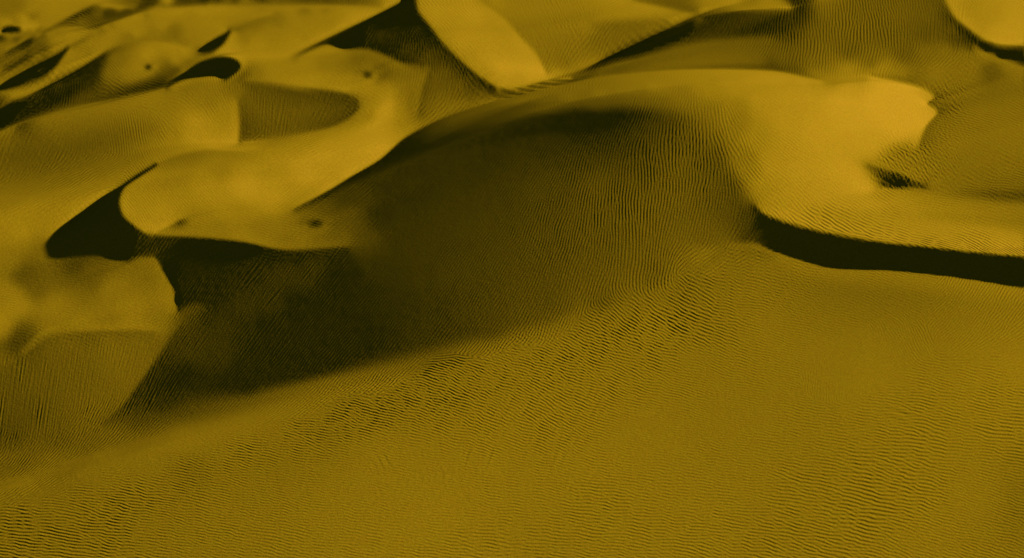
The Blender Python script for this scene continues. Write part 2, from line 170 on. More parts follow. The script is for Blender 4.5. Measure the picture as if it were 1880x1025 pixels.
-5,-4,-4,-3,-2,-1,-1,-1,9004,1,2,3,3,4,4,5,6,7,8,8,8,8,8,8,8,7,7,7,7,6,5,4,3,2,2,0,-2,-4,-5,-7,-8,-10,-11,-11,-11,-11,
-10,-9,-8,-7,-7,-6,-6,-5,-5,-5,-4,-4,-4,-5,-5,-4,-4,-3,-2,-2,-1,-1,9019,-1,0,1,9003,-2,0,1,9100,-1,0,1,9003,-2,-1,-1,
-1,-1,-2,-3,-3,-3,-3,-3,-4,-4,-4,-4,-5,-5,-5,-6,-6,-6,-7,-7,-8,-8,-8,-9,-9,-9,-10,-10,-10,-10,-10,-10,-10,-10,-9,-9,
-8,-8,-7,-7,-7,-6,-5,-5,-4,-3,-2,-2,-1,0,1,2,3,4,4,5,5,5,5,5,5,5,5,4,4,3,3,3,3,2,2,2,2,2,1,1,1,1,9134,1,2,3,3,4,4,4,4,
4,4,5,5,5,5,5,6,6,6,6,6,6,6,6,6,6,7,7,7,6,6,6,7,7,7,6,6,6,5,5,6,6,5,5,5,5,4,4,3,3,2,2,2,1,1,1,1,1,0,0,-1,-1,-1,-2,-1,
-1,-1,-2,-2,-1,-1,-1,-1,9004,1,1,1,1,1,1,0,1,1,1,9137,-1,-1,-1,-1,-1,-1,-1,-1,-1,-2,-2,-2,-1,-1,-2,-2,-2,-2,-2,-2,-1,
-1,-1,-1,-1,-2,-1,-1,-1,-1,-1,-1,-1,-1,-1,-1,-1,-1,0,0,-1,-1,-1,9033,-1,-1,9345,10998,-1,-1,9006,-1,-1,-1,9005,1,1,1,
9005,-1,9005,-1,-2,-2,-1,-1,-1,-1,-2,-1,-1,-1,-1,-1,0,0,-1,9027,1,1,1,1,1,1,1,1,2,2,2,2,2,2,1,1,1,1,1,1,2,2,1,1,1,1,1,
1,0,1,1,1,0,1,1,9115,2,9003,-1,9191,1,3,1,0,0,1,1,9004,1,-1,-3,-3,-3,-2,-1,-1,-2,1,3,-2,0,6,4,1,0,0,-1,-1,-1,-1,9053,
1,9003,1,1,1,1,2,2,2,2,2,1,1,1,1,1,1,1,1,1,1,1,1,1,1,2,2,1,1,1,1,1,9096,-1,0,2,0,-1,9007,2,0,-1,9003,2,0,-4,0,6,0,-7,
0,3,9190,-1,0,2,-1,-2,-1,-1,0,-1,0,-1,-1,1,0,0,1,2,3,5,4,0,4,10,4,-5,4,8,5,5,8,14,14,17,14,10,6,7,8,6,4,2,0,-1,-2,-3,
-3,-3,-4,-4,-4,-4,-4,-5,-4,-4,-4,-4,-5,-6,-6,-5,-4,-3,-3,-3,-2,-2,-2,-1,-1,-1,-1,-1,-1,9004,1,1,1,1,1,1,1,2,2,2,3,3,4,
4,6,7,5,7,7,6,7,7,8,8,9,9,9,8,8,7,7,6,6,6,6,6,7,7,7,8,6,6,5,4,3,1,1,1,1,1,1,9088,-1,0,2,0,-1,9007,2,0,-1,9003,2,0,-4,
0,6,0,-9,0,4,0,-1,0,3,0,5,0,-2,9003,-1,9053,1,0,-6,0,1,9003,-1,9003,1,9005,-1,9003,1,9003,-3,0,1,0,1,9082,1,1,1,1,0,0,
-1,-2,-2,-3,-3,-4,-6,-5,-5,-8,-8,-6,-6,-6,-5,-2,3,8,14,14,13,13,10,7,6,1,-6,-4,-1,-10,-21,-14,-12,-17,-20,-20,-19,-23,
-19,-24,-28,-24,-26,-29,-32,-29,-24,-20,-19,-20,-19,-19,-18,-16,-14,-13,-11,-10,-9,-7,-8,-7,-4,-1,5,11,4,-2,1,0,1,4,4,
5,7,7,9,11,12,12,11,11,10,10,11,11,10,10,10,8,7,5,3,1,-1,-4,-7,-9,-9,-13,-20,-13,-11,-13,-13,-14,-16,-18,-22,-26,-26,
-26,-26,-25,-24,-25,-27,-27,-27,-25,-23,-27,-28,-31,-35,-26,-17,-14,-8,-5,-2,9005,1,1,1,1,1,9019,-1,-1,-1,9060,-1,0,2,
0,-1,9013,2,0,-4,0,6,0,-7,0,3,0,-1,0,3,0,4,0,-5,9005,-1,0,1,9011,-1,0,4,0,2,0,-11,0,9,0,-3,9003,1,9003,2,0,-1,9017,2,
0,-7,0,2,9007,3,0,-2,0,3,0,-5,9003,2,0,3,0,-6,0,4,0,1,9045,1,9033,-1,-2,-4,-5,-6,-6,-6,-4,-2,0,3,6,9,12,18,26,37,45,
43,36,32,33,31,23,4,-36,-52,-30,-7,-8,-21,-26,-24,-19,-16,-17,-13,-9,-13,-15,-7,-4,-7,-7,-7,-4,-7,-2,-3,-4,8,18,28,36,
48,58,61,63,66,69,73,76,76,75,75,74,71,66,60,60,63,65,49,36,6,-24,6,39,15,8,10,7,5,3,0,-2,-4,-6,-12,-16,-16,-18,-19,
-20,-20,-20,-19,-18,-17,-16,-14,-12,-10,-7,-4,-1,1,5,5,-1,7,9,7,7,7,7,8,7,8,12,9,7,9,11,7,3,8,8,6,9,8,14,14,9,15,17,
12,8,2,-3,-3,-3,-2,-1,-1,9003,-1,-1,9005,-1,-1,-1,9003,-1,-1,-1,-1,-1,-1,-1,-1,-1,-1,-1,-1,0,-1,9006,-1,0,1,9046,-1,0,
1,0,-6,0,6,0,1,0,-9,0,5,0,3,0,-3,0,4,0,-1,0,-2,0,2,0,-3,0,1,9003,3,0,3,0,-6,0,2,0,-2,0,3,9003,-1,0,1,0,-1,9005,-1,0,5,
0,8,0,-27,0,25,0,-4,9003,1,9003,2,0,-1,9017,2,0,-7,0,2,9007,3,0,-3,0,3,0,-5,0,1,0,2,0,2,0,-5,0,2,0,1,0,-1,9041,-2,0,2,
9030,1,0,-2,0,3,7,12,15,17,17,16,15,12,12,15,17,15,-2,-39,-57,-46,-28,-20,-10,-5,1,25,54,65,62,61,55,48,57,69,63,60,
51,47,52,66,71,53,41,47,52,52,53,59,59,65,58,44,36,7,-20,-33,-41,-50,-62,-67,-68,-66,-60,-54,-51,-46,-42,-41,-43,-46,
-48,-51,-49,-35,-25,2,9,-25,-14,0,-29,-36,-30,-29,-26,-22,-19,-15,-12,-8,-6,-4,0,3,5,6,7,8,8,7,6,5,5,4,3,2,2,1,1,3,1,
-7,0,0,-4,-5,-6,-7,-7,-8,-6,-2,-3,-3,3,9,9,5,10,11,8,9,5,4,-1,-10,-10,-8,-10,-7,-5,-4,-1,1,2,2,0,-2,-2,-2,-1,-1,-2,-2,
-2,-2,-1,0,-1,-1,0,-1,-1,-1,-1,-1,-1,-1,-1,-1,-2,-2,-1,-1,0,1,0,0,-1,-2,-1,-1,0,-2,0,2,9030,1,0,-4,9011,3,0,-17,0,4,
9003,-5,0,-4,0,2,0,3,0,-2,0,-1,9007,3,0,-1,0,-1,9003,2,9011,1,0,-1,0,1,0,-1,0,-1,9003,-2,0,5,0,6,0,-15,0,21,0,-4,9003,
1,9003,1,0,-1,9017,2,0,-7,0,2,9003,-1,9003,3,0,-3,0,3,0,-5,0,2,0,2,0,1,0,-2,0,2,9003,-2,9033,1,9007,-2,0,2,9032,-1,-9,
-18,-31,-46,-65,-85,-104,-119,-125,-121,-107,-83,-56,-33,-30,-70,-99,-88,-66,-52,-35,-23,-24,-28,-36,-42,-43,-37,-30,
-25,-23,-24,-24,-22,-15,1,20,34,46,54,58,54,46,37,25,17,13,12,15,19,23,27,31,38,43,37,35,33,27,24,33,37,33,33,33,27,
22,22,25,34,31,-12,-72,-45,-1,7,16,37,16,11,15,14,13,12,9,7,5,4,3,9003,-1,-1,-1,-1,-1,-1,0,0,2,3,5,7,8,9,10,12,10,7,
22,34,41,43,41,37,34,30,26,23,14,5,3,5,3,1,8,8,3,0,-5,-3,0,3,3,5,2,2,2,0,1,0,0,1,0,0,1,1,0,-1,0,1,0,-2,-4,-5,-6,-7,-7,
-8,-8,-9,-8,-8,-7,-3,0,3,5,6,6,6,6,7,5,4,2,0,0,-1,-1,-3,0,3,0,-1,0,-1,9026,-2,0,4,9007,-1,9005,-2,0,-6,0,2,0,-2,0,5,
9005,-2,0,1,0,-1,0,1,0,-4,0,2,9003,-1,0,1,0,-1,9009,-4,0,4,0,-5,0,4,9005,1,0,10,0,-7,0,3,0,-8,0,22,0,-5,9007,-3,9023,
-2,0,1,9005,3,0,-3,0,3,0,-4,0,-1,0,2,0,-1,0,1,0,2,9003,-1,9011,-1,9003,3,0,-1,9015,1,9007,-3,0,5,0,-1,0,-1,9026,-2,0,
3,0,0,3,7,12,18,23,27,30,30,27,24,21,16,17,15,20,21,12,9,5,6,-2,-4,-5,-6,-10,-14,-5,6,17,33,35,6,-26,-39,-36,-33,-31,
-27,-21,-17,-13,-8,-2,5,12,25,32,26,15,3,-6,0,10,14,17,20,15,10,10,11,12,13,21,49,61,19,-48,-49,-4,13,21,17,7,-4,2,24,
-2,-8,-4,-5,-4,-3,-3,-1,0,-1,6,9,7,8,9,10,11,10,9,7,6,3,1,-1,-2,-4,-5,-7,-8,-8,-7,-6,-12,-24,-41,-61,-74,-67,-49,-39,
-30,-17,-8,11,28,13,-13,-16,-1,5,5,3,-3,-6,-2,1,0,2,0,-1,-1,-2,-1,-3,-5,-6,-9,-11,-13,-15,-16,-17,-17,-16,-11,-7,4,19,
11,12,21,25,28,30,27,23,17,11,4,0,-2,-3,-3,-4,-4,-4,-6,-7,-6,-3,1,4,6,0,2,8,0,-2,0,-2,9026,-1,0,2,9009,1,9003,-2,0,-2,
0,5,0,3,0,6,9003,1,0,-6,0,8,0,-1,0,-1,0,-1,0,3,0,-5,0,4,0,-1,9003,3,9003,1,0,1,0,-2,0,2,0,-1,9003,-1,0,17,0,-7,9007,
-7,0,26,0,-5,9003,1,9003,1,9025,1,0,-2,0,-2,0,8,0,-6,0,8,0,-2,9003,1,0,2,9003,3,9003,-2,9013,-7,0,29,0,-10,0,1,0,1,
9005,-1,9005,1,9005,-1,0,-6,0,9,0,-3,0,-2,9030,-1,-2,-5,-7,-11,-14,-17,-21,-22,-23,-25,-25,-26,-23,-19,-12,-7,-12,-11,
-19,-5,2,24,46,55,56,38,24,25,36,44,50,49,43,23,7,0,-7,-8,1,9,11,19,27,31,19,-33,-49,-9,6,14,17,23,26,26,27,31,35,45,
51,44,10,-78,-130,-73,-18,5,9,4,-4,-3,0,2,4,0,9,38,10,7,15,14,14,14,11,9,5,4,3,-5,-2,0,-3,-5,-9,-14,-20,-27,-34,-42,
-49,-54,-57,-56,-54,-48,-40,-32,-22,-12,1,18,45,96,141,154,140,57,-54,-93,-70,-31,0,2,-7,-12,-15,-18,-21,-22,-22,-14,
-15,-20,-16,-17,-25,-29,-30,-30,-25,-16,-4,11,25,38,48,54,56,52,45,37,27,10,6,26,-12,-27,-21,-22,-21,-17,-15,-13,-11,
-10,-11,-11,-9,-8,-5,-2,3,11,14,16,15,12,11,6,5,-7,-5,9,0,-4,0,-2,9026,1,0,-2,9007,1,9003,-1,0,-1,0,5,0,-15,0,9,0,4,0,
2,9003,5,0,1,0,-2,9007,-1,0,1,0,4,0,-14,0,-5,0,7,0,-1,9005,1,0,5,0,-23,0,7,0,3,9005,-4,0,1,0,-5,0,27,0,-5,0,-1,0,1,
9003,-2,0,4,0,-1,9011,1,9007,-1,0,15,0,-17,0,11,0,-3,0,1,0,1,9005,1,0,7,0,-10,0,8,0,-1,9015,-6,0,28,0,-9,9003,2,9005,
1,9003,1,0,2,9005,-5,0,3,0,9,0,-4,0,-2,9026,2,0,-4,2,5,10,16,24,33,42,51,54,55,52,44,33,18,2,7,41,48,44,42,37,14,-18,
-79,-74,-34,-11,-4,-5,-34,-63,-47,-12,17,40,56,59,52,38,11,-20,-47,-74,-89,-75,-39,-2,30,44,23,18,1,-23,-46,-64,-76,
-81,-78,-75,-74,-53,-17,14,30,35,36,32,27,21,20,11,8,7,1,-2,-7,-4,8,14,2,1,-2,-3,-6,-13,-18,-24,-31,-35,-35,-39,-47,
-33,-25,-15,3,29,64,100,130,149,155,142,120,109,127,134,92,17,-92,-205,-250,-236,-147,-72,-26,-2,-9,-22,-32,-36,-26,
-8,19,41,60,76,92,107,116,116,109,82,73,101,135,138,115,84,49,20,-4,-22,-35,-44,-49,-51,-51,-48,-43,-38,-33,-27,-28,
-16,19,-2,-8,4,5,5,9,10,9,10,11,9,5,4,8,15,28,37,38,19,-24,-63,-69,-43,-9,12,12,3,5,0,-3,0,-2,9026,3,0,-6,9007,1,9003,
-1,0,1,0,-2,0,-5,0,1,0,-15,0,14,0,-9,0,23,0,-3,0,3,9003,3,0,-5,0,2,0,2,0,-4,0,-6,0,24,0,-9,0,2,9005,5,0,-11,0,4,0,5,0,
-12,0,2,0,3,9007,-9,0,13,0,-4,9007,1,0,-5,0,3,9003,1,0,-1,0,-1,0,2,0,15,0,-21,0,18,0,-2,9005,-2,9005,2,0,1,0,-1,0,-2,
0,2,0,-2,0,3,9003,-1,9013,-6,0,27,0,-9,9003,1,9003,2,0,-4,0,1,0,5,0,-8,0,3,0,1,0,-1,9003,3,0,-2,0,-1,9026,3,0,-7,-5,
-10,-17,-20,-23,-21,-19,-15,-13,-14,-15,-16,-15,-8,0,-29,-90,-116,-72,0,78,147,204,158,32,-73,-88,-49,-25,-31,-52,-69,
-77,-72,-62,-43,-23,-9,9,32,49,60,68,70,61,7,-56,-72,-53,-19,7,14,15,15,14,13,12,15,9,1,14,20,1,-5,-10,-29,-43,-37,
-24,-11,-3,-8,-19,-29,-39,-45,-50,-61,-61,-36,-51,-48,-28,-10,10,28,46,65,81,91,94,88,62,13,-24,-25,-25,-44,-67,-75,
-82,-112,-168,-234,-214,-113,-27,29,63,77,83,96,105,108,108,105,99,87,64,28,-19,-73,-122,-158,-176,-172,-153,-127,
-102,-86,-75,-76,-79,-77,-71,-63,-57,-46,-35,-26,-18,-11,-5,0,4,9,14,19,24,27,28,26,22,13,8,14,12,-19,-30,-32,-29,-33,
-29,-15,1,28,51,43,8,-64,-129,-119,-66,-19,13,15,6,1,-5,-8,-7,-5,-2,0,0,-1,0,-1,9026,2,0,-6,0,1,9003,1,9005,2,0,-4,0,
9,0,-2,0,3,0,-20,0,10,0,-2,0,-2,0,4,0,-3,0,2,0,-5,0,17,0,-2,0,-2,0,-3,0,1,0,5,0,1,0,-3,0,1,9003,2,0,-2,0,-1,0,-1,0,1,
0,-1,0,2,9003,1,9003,-2,0,2,0,-8,9007,-1,9003,2,0,-1,0,13,0,2,0,-6,0,1,0,1,9003,-1,9025,2,9019,-10,0,22,0,-8,0,-1,0,5,
0,3,0,-34,0,14,9005,1,9003,-1,9007,-1,9029,4,2,-10,-32,-63,-95,-124,-141,-141,-121,-88,-49,-9,32,71,76,37,-43,-133,
-171,-129,-51,31,54,62,71,74,74,77,86,82,78,75,60,38,7,-30,-60,-59,-35,-6,18,14,18,48,65,79,94,117,131,96,75,68,53,36,
22,11,5,4,-3,-21,-23,-20,-22,-25,-27,-27,-25,-17,-8,-4,-6,13,44,70,84,91,101,114,123,140,155,108,34,-34,-73,-96,-119,
-128,-114,-91,-61,-20,34,68,51,0,-59,-45,-3,29,42,43,48,52,53,54,58,61,56,46,27,5,-13,-26,-30,-28,-21,-11,-3,4,9,12,
15,17,16,15,13,12,11,10,9,11,15,18,24,28,34,38,40,38,32,23,14,6,0,-3,-7,-11,-14,-17,-18,-16,-10,-3,2,17,61,130,156,
133,88,23,-49,-97,-104,-52,10,62,84,85,91,97,102,104,104,97,86,71,56,39,24,9,1,9030,-1,0,3,9003,-1,0,-1,9005,2,0,-3,0,
-7,9003,4,0,2,0,-1,9003,-2,0,3,0,-1,0,-2,9003,-1,0,6,0,-10,0,5,9003,-1,0,-8,0,-3,0,1,9003,-1,0,2,0,-1,0,1,0,-1,0,-1,0,
1,0,3,0,-6,0,5,0,4,0,-1,0,-3,0,-4,0,-5,0,-2,9003,-2,0,8,0,-10,0,-5,0,5,0,9,0,1,0,-2,9035,-1,0,1,9009,1,0,2,9003,2,0,
-10,0,3,0,-5,0,9,0,-3,9005,2,9003,-1,0,1,9032,-3,0,4,2,11,25,38,44,38,26,10,-6,-21,-33,-36,-32,-23,1,34,64,80,76,69,
62,49,34,20,-1,-30,-66,-101,-130,-142,-142,-132,-120,-108,-103,-104,-107,-111,-112,-104,-82,-60,-55,-63,-71,-78,-91,
-116,-103,-61,-37,-42,-31,-28,-27,-30,-31,-32,-30,-24,-14,0,17,36,50,57,57,40,14,0,5,-9,-30,-39,-55,-77,-95,-98,-92,
-51,-8,40,87,120,149,184,226,245,199,138,54,7,9,26,-1,-56,-75,-74,-81,-72,-59,-64,-72,-67,-56,-45,-35,-29,-27,-25,-25,
-24,-23,-21,-16,-10,-3,6,17,27,36,45,54,64,73,81,86,87,81,70,61,47,30,15,2,-6,-14,-23,-30,-36,-37,-29,-17,-7,-2,-3,-1,
14,33,50,57,44,9,-36,-70,-75,-59,-30,2,29,34,4,-27,-51,-89,-143,-191,-196,-180,-153,-131,-122,-121,-119,-113,-99,-83,
-71,-63,-64,-63,-41,-11,-1,9003,1,9026,-3,0,4,0,1,9003,-1,9003,1,9005,4,0,-1,0,2,0,-1,0,-1,0,1,0,-1,9011,-8,0,11,0,-5,
0,2,0,-10,0,22,0,-2,0,-1,9007,2,9005,-2,0,2,0,2,0,-2,9003,-5,0,6,0,-1,0,-1,0,3,0,6,0,-3,0,2,0,2,9035,-1,0,1,9003,1,0,
-1,9003,1,0,-3,0,3,0,-1,0,-1,0,-1,0,1,0,2,9003,2,0,-6,9003,3,0,-1,0,-1,9003,1,0,1,0,-3,0,2,0,-2,0,1,0,-1,9028,-3,0,5,
3,7,12,19,22,17,5,-17,-41,-67,-89,-103,-111,-105,-94,-75,-57,-36,-16,2,19,33,44,47,47,46,45,44,43,40,36,30,22,14,7,2,
2,13,26,18,17,-7,-19,-20,-15,-10,-7,-4,6,16,33,64,87,107,123,133,137,133,123,112,104,111,128,146,152,138,110,75,49,42,
51,70,82,83,73,47,23,-1,-1,-18,-50,-101,-155,-176,-159,-107,-49,11,55,63,54,45,34,24,14,11,11,12,12,10,9,9,9,9,8,7,6,
6,6,6,6,7,8,9,10,11,13,14,16,17,19,20,19,19,19,20,18,15,7,-10,-30,-50,-63,-44,-5,16,17,20,27,35,39,37,30,19,13,1,-13,
-14,-5,0,6,22,38,63,63,-4,-78,-114,-104,-40,40,94,110,79,28,-16,-42,-45,-36,-23,-17,-19,-25,-29,-24,-9,8,17,19,17,10,
4,1,9031,-3,0,5,9007,-1,9003,1,0,-5,0,2,9017,-1,0,1,0,1,0,-4,0,-2,0,1,9007,-2,0,1,9005,1,0,1,0,-3,0,3,0,-4,0,-2,0,17,
0,-11,0,-1,0,7,0,-16,0,10,9013,-1,9015,-1,9019,2,0,-1,0,5,0,-2,0,2,9003,-8,0,1,0,-1,0,-3,0,9,0,25,0,-6,0,15,0,-4,0,-2,
0,1,9009,-1,9005,1,9034,-2,0,3,-1,-1,0,2,6,9,13,16,18,18,18,21,21,13,17,17,12,9,5,2,-2,-8,-13,-18,-22,-28,-33,-41,-45,
-41,-31,-12,10,19,19,16,14,22,33,42,50,53,53,50,45,48,54,57,48,32,11,6,-9,-22,-36,-48,-57,-58,-53,-43,-32,-26,-26,-33,
-35,-18,14,26,-17,-50,-83,-116,-107,-80,-52,-40,-45,-51,-22,16,42,42,30,24,18,13,9,8,10,15,21,24,24,20,14,6,9007,1,
9007,-1,0,1,9007,1,1,0,1,1,1,4,9,13,14,13,11,8,-4,-29,-53,-57,-45,-32,-20,-7,6,4,6,4,26,82,140,117,65,23,-3,14,55,-27,
-91,-103,-98,-69,-36,-15,-1,8,14,18,19,17,15,14,12,10,7,4,2,1,-1,-1,-3,-3,-3,-2,0,-2,9030,-1,0,2,9011,2,0,-8,0,2,9011,
-2,0,2,9009,-1,9009,4,0,10,9009,-2,9003,-2,0,1,9005,4,0,-17,0,8,0,1,9013,-1,0,1,9005,-1,0,2,9017,1,9003,-1,0,1,9003,
-1,0,1,0,1,0,-6,0,3,9003,-5,0,3,0,-6,0,-1,9003,24,0,-5,0,5,9015,-1,9009,-2,0,1,0,1,9028,1,0,1,1,9003,-1,-3,-5,-8,-12,
-17,-25,-39,-40,-48,-59,-60,-53,-41,-26,-4,24,55,80,96,101,96,85,71,54,38,22,9,1,1,9,23,43,67,87,86,61,15,-39,-86,
-121,-147,-166,-176,-139,-115,-108,-96,-81,-61,-37,-7,23,49,60,50,29,4,-18,-19,-13,-9,-6,-5,-4,3,8,12,1,13,50,67,71,
74,69,59,43,24,6,-12,-27,-38,-44,-42,-35,-23,-12,-4,1,2,0,-1,9003,-1,0,2,0,-1,9003,-1,9011,1,0,-1,-1,-2,-5,-8,-9,-7,
-4,-2,1,6,7,8,8,-7,-5,-9,-9,15,47,59,45,10,-28,-33,-21,-13,-5,9,6,-26,-2,33,25,23,17,12,5,0,-4,-6,-7,-7,-6,-5,-4,-4,
-5,-7,-9,-13,-15,-16,-17,-13,-9,-2,3,4,2,-2,0,2,0,1,9026,1,0,-1,9009,1,9003,-5,9003,6,9017,-1,0,1,9003,2,0,-3,9003,3,
0,-9,0,2,0,-1,0,1,9007,1,9007,4,0,-8,0,14,9019,1,0,-2,0,1,0,-2,0,3,0,-2,0,1,0,-1,0,1,9007,-1,0,1,0,-1,0,1,9003,1,0,-2,
0,2,0,-1,0,-7,0,3,0,-1,0,1,0,-1,0,-1,9003,15,0,-51,0,12,9017,-1,0,1,0,1,9003,-2,0,-2,0,2,0,1,9026,2,0,-4,-3,-8,-15,
-24,-34,-46,-53,-52,-43,-18,15,59,101,133,153,135,102,89,79,63,42,24,8,-5,-13,-15,-12,-4,4,11,10,-1,-20,-48,-81,-115,
-143,-156,-150,-122,-82,-39,0,30,51,57,52,44,36,27,26,26,23,16,9,2,-6,-10,-13,-17,-19,-21,-20,-14,-7,-1,14,50,94,161,
191,84,-78,-58,-32,-40,-55,-53,-47,-39,-30,-20,-10,-1,5,9,11,10,9,7,6,4,2,0,0,2,1,0,-1,0,-1,-3,-2,1,-2,-4,-1,-1,-2,-3,
-2,0,-3,-3,-3,-4,-4,-4,-5,-7,-7,-8,-10,-9,-4,3,8,9,7,4,0,-4,-4,0,4,13,27,28,25,11,-15,-30,-27,-12,-5,-1,7,10,9,-1,-21,
-21,-18,-35,-5,2,-3,-1,1,0,0,-2,-5,-7,-11,-14,-17,-18,-16,-9,3,17,31,42,47,46,37,26,14,4,-1,-5,9003,1,0,1,9026,4,0,-6,
9005,-1,0,2,0,1,9005,-1,9005,-1,9009,-1,9017,-1,9003,-1,0,2,9003,-1,0,1,9003,-3,0,7,0,26,0,-10,0,6,9023,-1,0,2,0,-2,0,
2,0,-3,0,1,0,-1,0,2,0,-1,9003,1,0,-1,9005,1,9005,-1,0,2,0,-2,0,-1,0,3,0,-2,0,-1,9003,2,0,-4,0,9,0,-7,0,3,9015,-1,0,2,
0,1,0,-1,9003,-4,9005,1,9026,4,0,-6,8,29,48,69,83,86,73,51,21,-7,-27,-43,-54,-62,-65,-59,-52,-48,-47,-48,-53,-64,-79,
-94,-105,-107,-100,-84,-61,-35,-9,13,31,43,53,65,75,84,85,73,50,18,-4,-10,-6,2,10,16,16,13,10,8,7,8,13,13,11,5,2,10,
30,65,104,119,93,66,19,-89,-225,-141,-26,13,18,18,12,12,13,11,9,8,7,5,3,3,2,0,-2,-4,-7,-10,-12,-15,-18,-20,-21,-22,
-21,-19,-15,-9,-7,-8,-6,-3,-6,-9,-8,-7,-8,-8,-5,0,2,5,10,12,14,19,20,21,21,17,10,4,2,1,1,1,3,4,1,-5,-12,-19,-24,-28,
-24,-8,13,38,37,17,3,0,-6,-29,-42,-11,13,12,5,11,-2,-2,-11,-13,-17,-18,-17,-14,-6,5,19,34,44,47,42,27,11,0,-6,-3,4,11,
10,5,-2,-10,-15,-16,-12,-10,-2,9004,1,9026,3,0,-8,0,3,0,2,0,1,9003,-1,9025,1,0,2,0,-8,0,2,0,-1,0,1,9007,1,9003,-2,0,8,
0,-6,0,2,0,18,0,-6,0,5,9023,-1,0,1,9007,1,0,-1,9003,-2,0,3,0,-1,0,-1,0,1,9015,-1,0,-2,0,9,0,-4,0,1,0,-6,0,3,0,5,0,-7,
0,11,0,8,9007,1,9005,-1,0,2,9003,1,0,-2,9003,1,0,-2,9032,1,0,-4,-3,-9,-20,-29,-40,-48,-56,-63,-68,-73,-75,-77,-76,-70,
-57,-39,-19,1,18,32,43,51,57,62,64,65,61,53,43,32,22,16,12,14,7,-23,-57,-42,-11,0,11,9,3,-4,-12,-20,-29,-36,-37,-32,
-20,0,27,63,99,123,123,83,17,-60,-131,-161,-134,-70,-23,-30,27,50,40,25,7,1,0,-2,-3,-5,-7,-10,-12,-15,-17,-19,-20,-20,
-17,-9,1,15,29,42,49,50,47,39,30,22,15,8,5,3,2,0,-1,0,2,3,3,1,-1,-3,-4,-4,-5,-7,-8,-9,-8,-7,-8,-9,-11,-12,-13,-15,-19,
-22,-21,-19,-13,-2,13,30,44,46,39,22,5,-4,-13,-22,-30,-32,-16,8,25,25,7,-15,-18,-11,-2,5,9,25,28,39,45,40,27,8,-8,-18,
-20,-10,7,31,50,49,30,1,-29,-51,-62,-61,-51,-36,-21,-10,-5,0,2,0,1,9031,-1,9003,1,9005,-2,9003,1,9011,-1,9009,5,0,-17,
0,19,0,-5,9007,-1,9003,3,9003,1,0,-5,0,5,0,-1,0,11,0,8,0,1,9035,1,0,-1,9015,-1,9007,1,9003,-1,0,3,9003,-1,0,1,0,2,
9003,-4,0,3,0,-2,0,3,9003,-1,9003,-2,0,3,9003,-4,9007,1,0,1,0,1,0,-3,9032,-1,0,0,-3,-3,-3,3,10,18,27,34,41,45,46,48,
48,47,44,37,30,22,14,5,-3,-10,-16,-20,-23,-25,-27,-31,-36,-42,-44,-33,-24,-31,-29,-11,7,6,-2,7,23,33,42,50,54,57,58,
55,44,13,-39,-91,-126,-126,-97,-54,-16,10,27,31,27,28,5,-19,16,14,-5,-11,-15,-17,-18,-19,-18,-12,-3,9,24,38,49,52,49,
39,26,11,-3,-13,-20,-23,-24,-23,-21,-17,-12,-6,0,5,8,9,8,5,0,-5,-9,-11,-11,-9,-5,-2,1,3,3,1,-1,-4,-6,-6,-6,-6,-3,2,9,
17,25,35,44,43,30,11,-5,-12,-14,-12,-10,-13,-18,-23,-22,-10,4,12,16,20,17,1,-18,-26,-15,6,28,35,24,4,-15,-23,-24,-20,
-9,14,43,65,61,23,-25,-69,-96,-94,-78,-57,-35,-20,-9,0,9,22,35,43,42,32,18,5,-2,-7,-1,2,9062,1,0,5,0,-21,0,19,0,-7,
9003,-1,0,2,9003,-1,9007,1,0,-1,0,2,0,-11,0,7,0,1,9007,1,9003,-1,9041,-1,0,1,0,-1,9005,1,9009,1,0,3,0,-10,0,9,0,1,0,
-3,0,2,9003,-2,9003,-2,0,-2,0,1,9003,-1,9005,1,9005,-1,0,-3,0,4,0,-1,0,-1,9028,-2,2,5,5,7,7,5,3,1,-2,-5,-10,-15,-20,
-24,-27,-27,-24,-20,-16,-14,-13,-15,-18,-23,-27,-30,-27,-13,14,69,107,80,29,59,96,45,2,-11,-14,-22,-31,-42,-53,-59,
-58,-45,-25,-5,13,23,25,23,19,14,8,3,-3,-6,-8,-13,-36,-29,0,7,7,23,42,54,58,53,41,23,5,-9,-18,-23,-24,-24,-22,-19,-15,
-10,-5,1,6,10,12,13,11,8,4,0,-4,-7,-9,-11,-12,-11,-10,-9,-8,-7,-7,-6,-6,-5,-4,-3,-2,0,2,4,7,11,15,19,22,23,18,9,-1,
-10,-18,-20,-14,-6,-3,-8,-12,-16,-17,-10,0,12,19,21,16,3,-10,-18,-21,-12,-3,-1,-15,-57,-84,-75,-53,-32,-9,15,30,38,20,
-42,-102,-117,-92,-48,-1,30,52,67,79,92,102,107,108,102,89,72,54,39,24,10,-1,-6,-4,-2,-1,-4,-1,6,0,-2,0,-2,9026,1,0,
-4,0,1,9023,-1,9003,26,0,-6,0,17,0,-4,9007,1,9009,1,9003,2,0,-14,0,4,0,2,9053,1,9005,-2,0,4,0,-4,0,2,9007,-1,9003,1,0,
8,0,-31,0,5,0,1,0,2,0,-9,0,2,9009,1,0,-1,9007,-3,0,1,0,-1,0,-3,0,9,0,-4,0,-2,9026,2,0,-6,-1,0,-3,-4,-5,-6,-6,-6,-6,-6,
-7,-10,-11,-14,-16,-18,-16,-13,-4,10,29,49,70,103,129,130,74,-75,-164,-82,-18,-25,-31,-39,-35,-25,-11,-1,7,16,23,26,
25,19,12,2,-8,-17,-23,-21,-11,2,12,19,20,16,8,-1,-9,14,33,24,2,-15,-26,-29,-27,-24,-21,-18,-15,-9,-3,5,11,16,17,15,11,
6,1,-4,-7,-9,-10,-11,-10,-9,-8,-7,-6,-5,-4,-4,-3,-2,0,2,5,8,11,13,14,15,14,12,10,8,6,4,1,-3,-6,-9,-11,-11,-10,-8,-7,
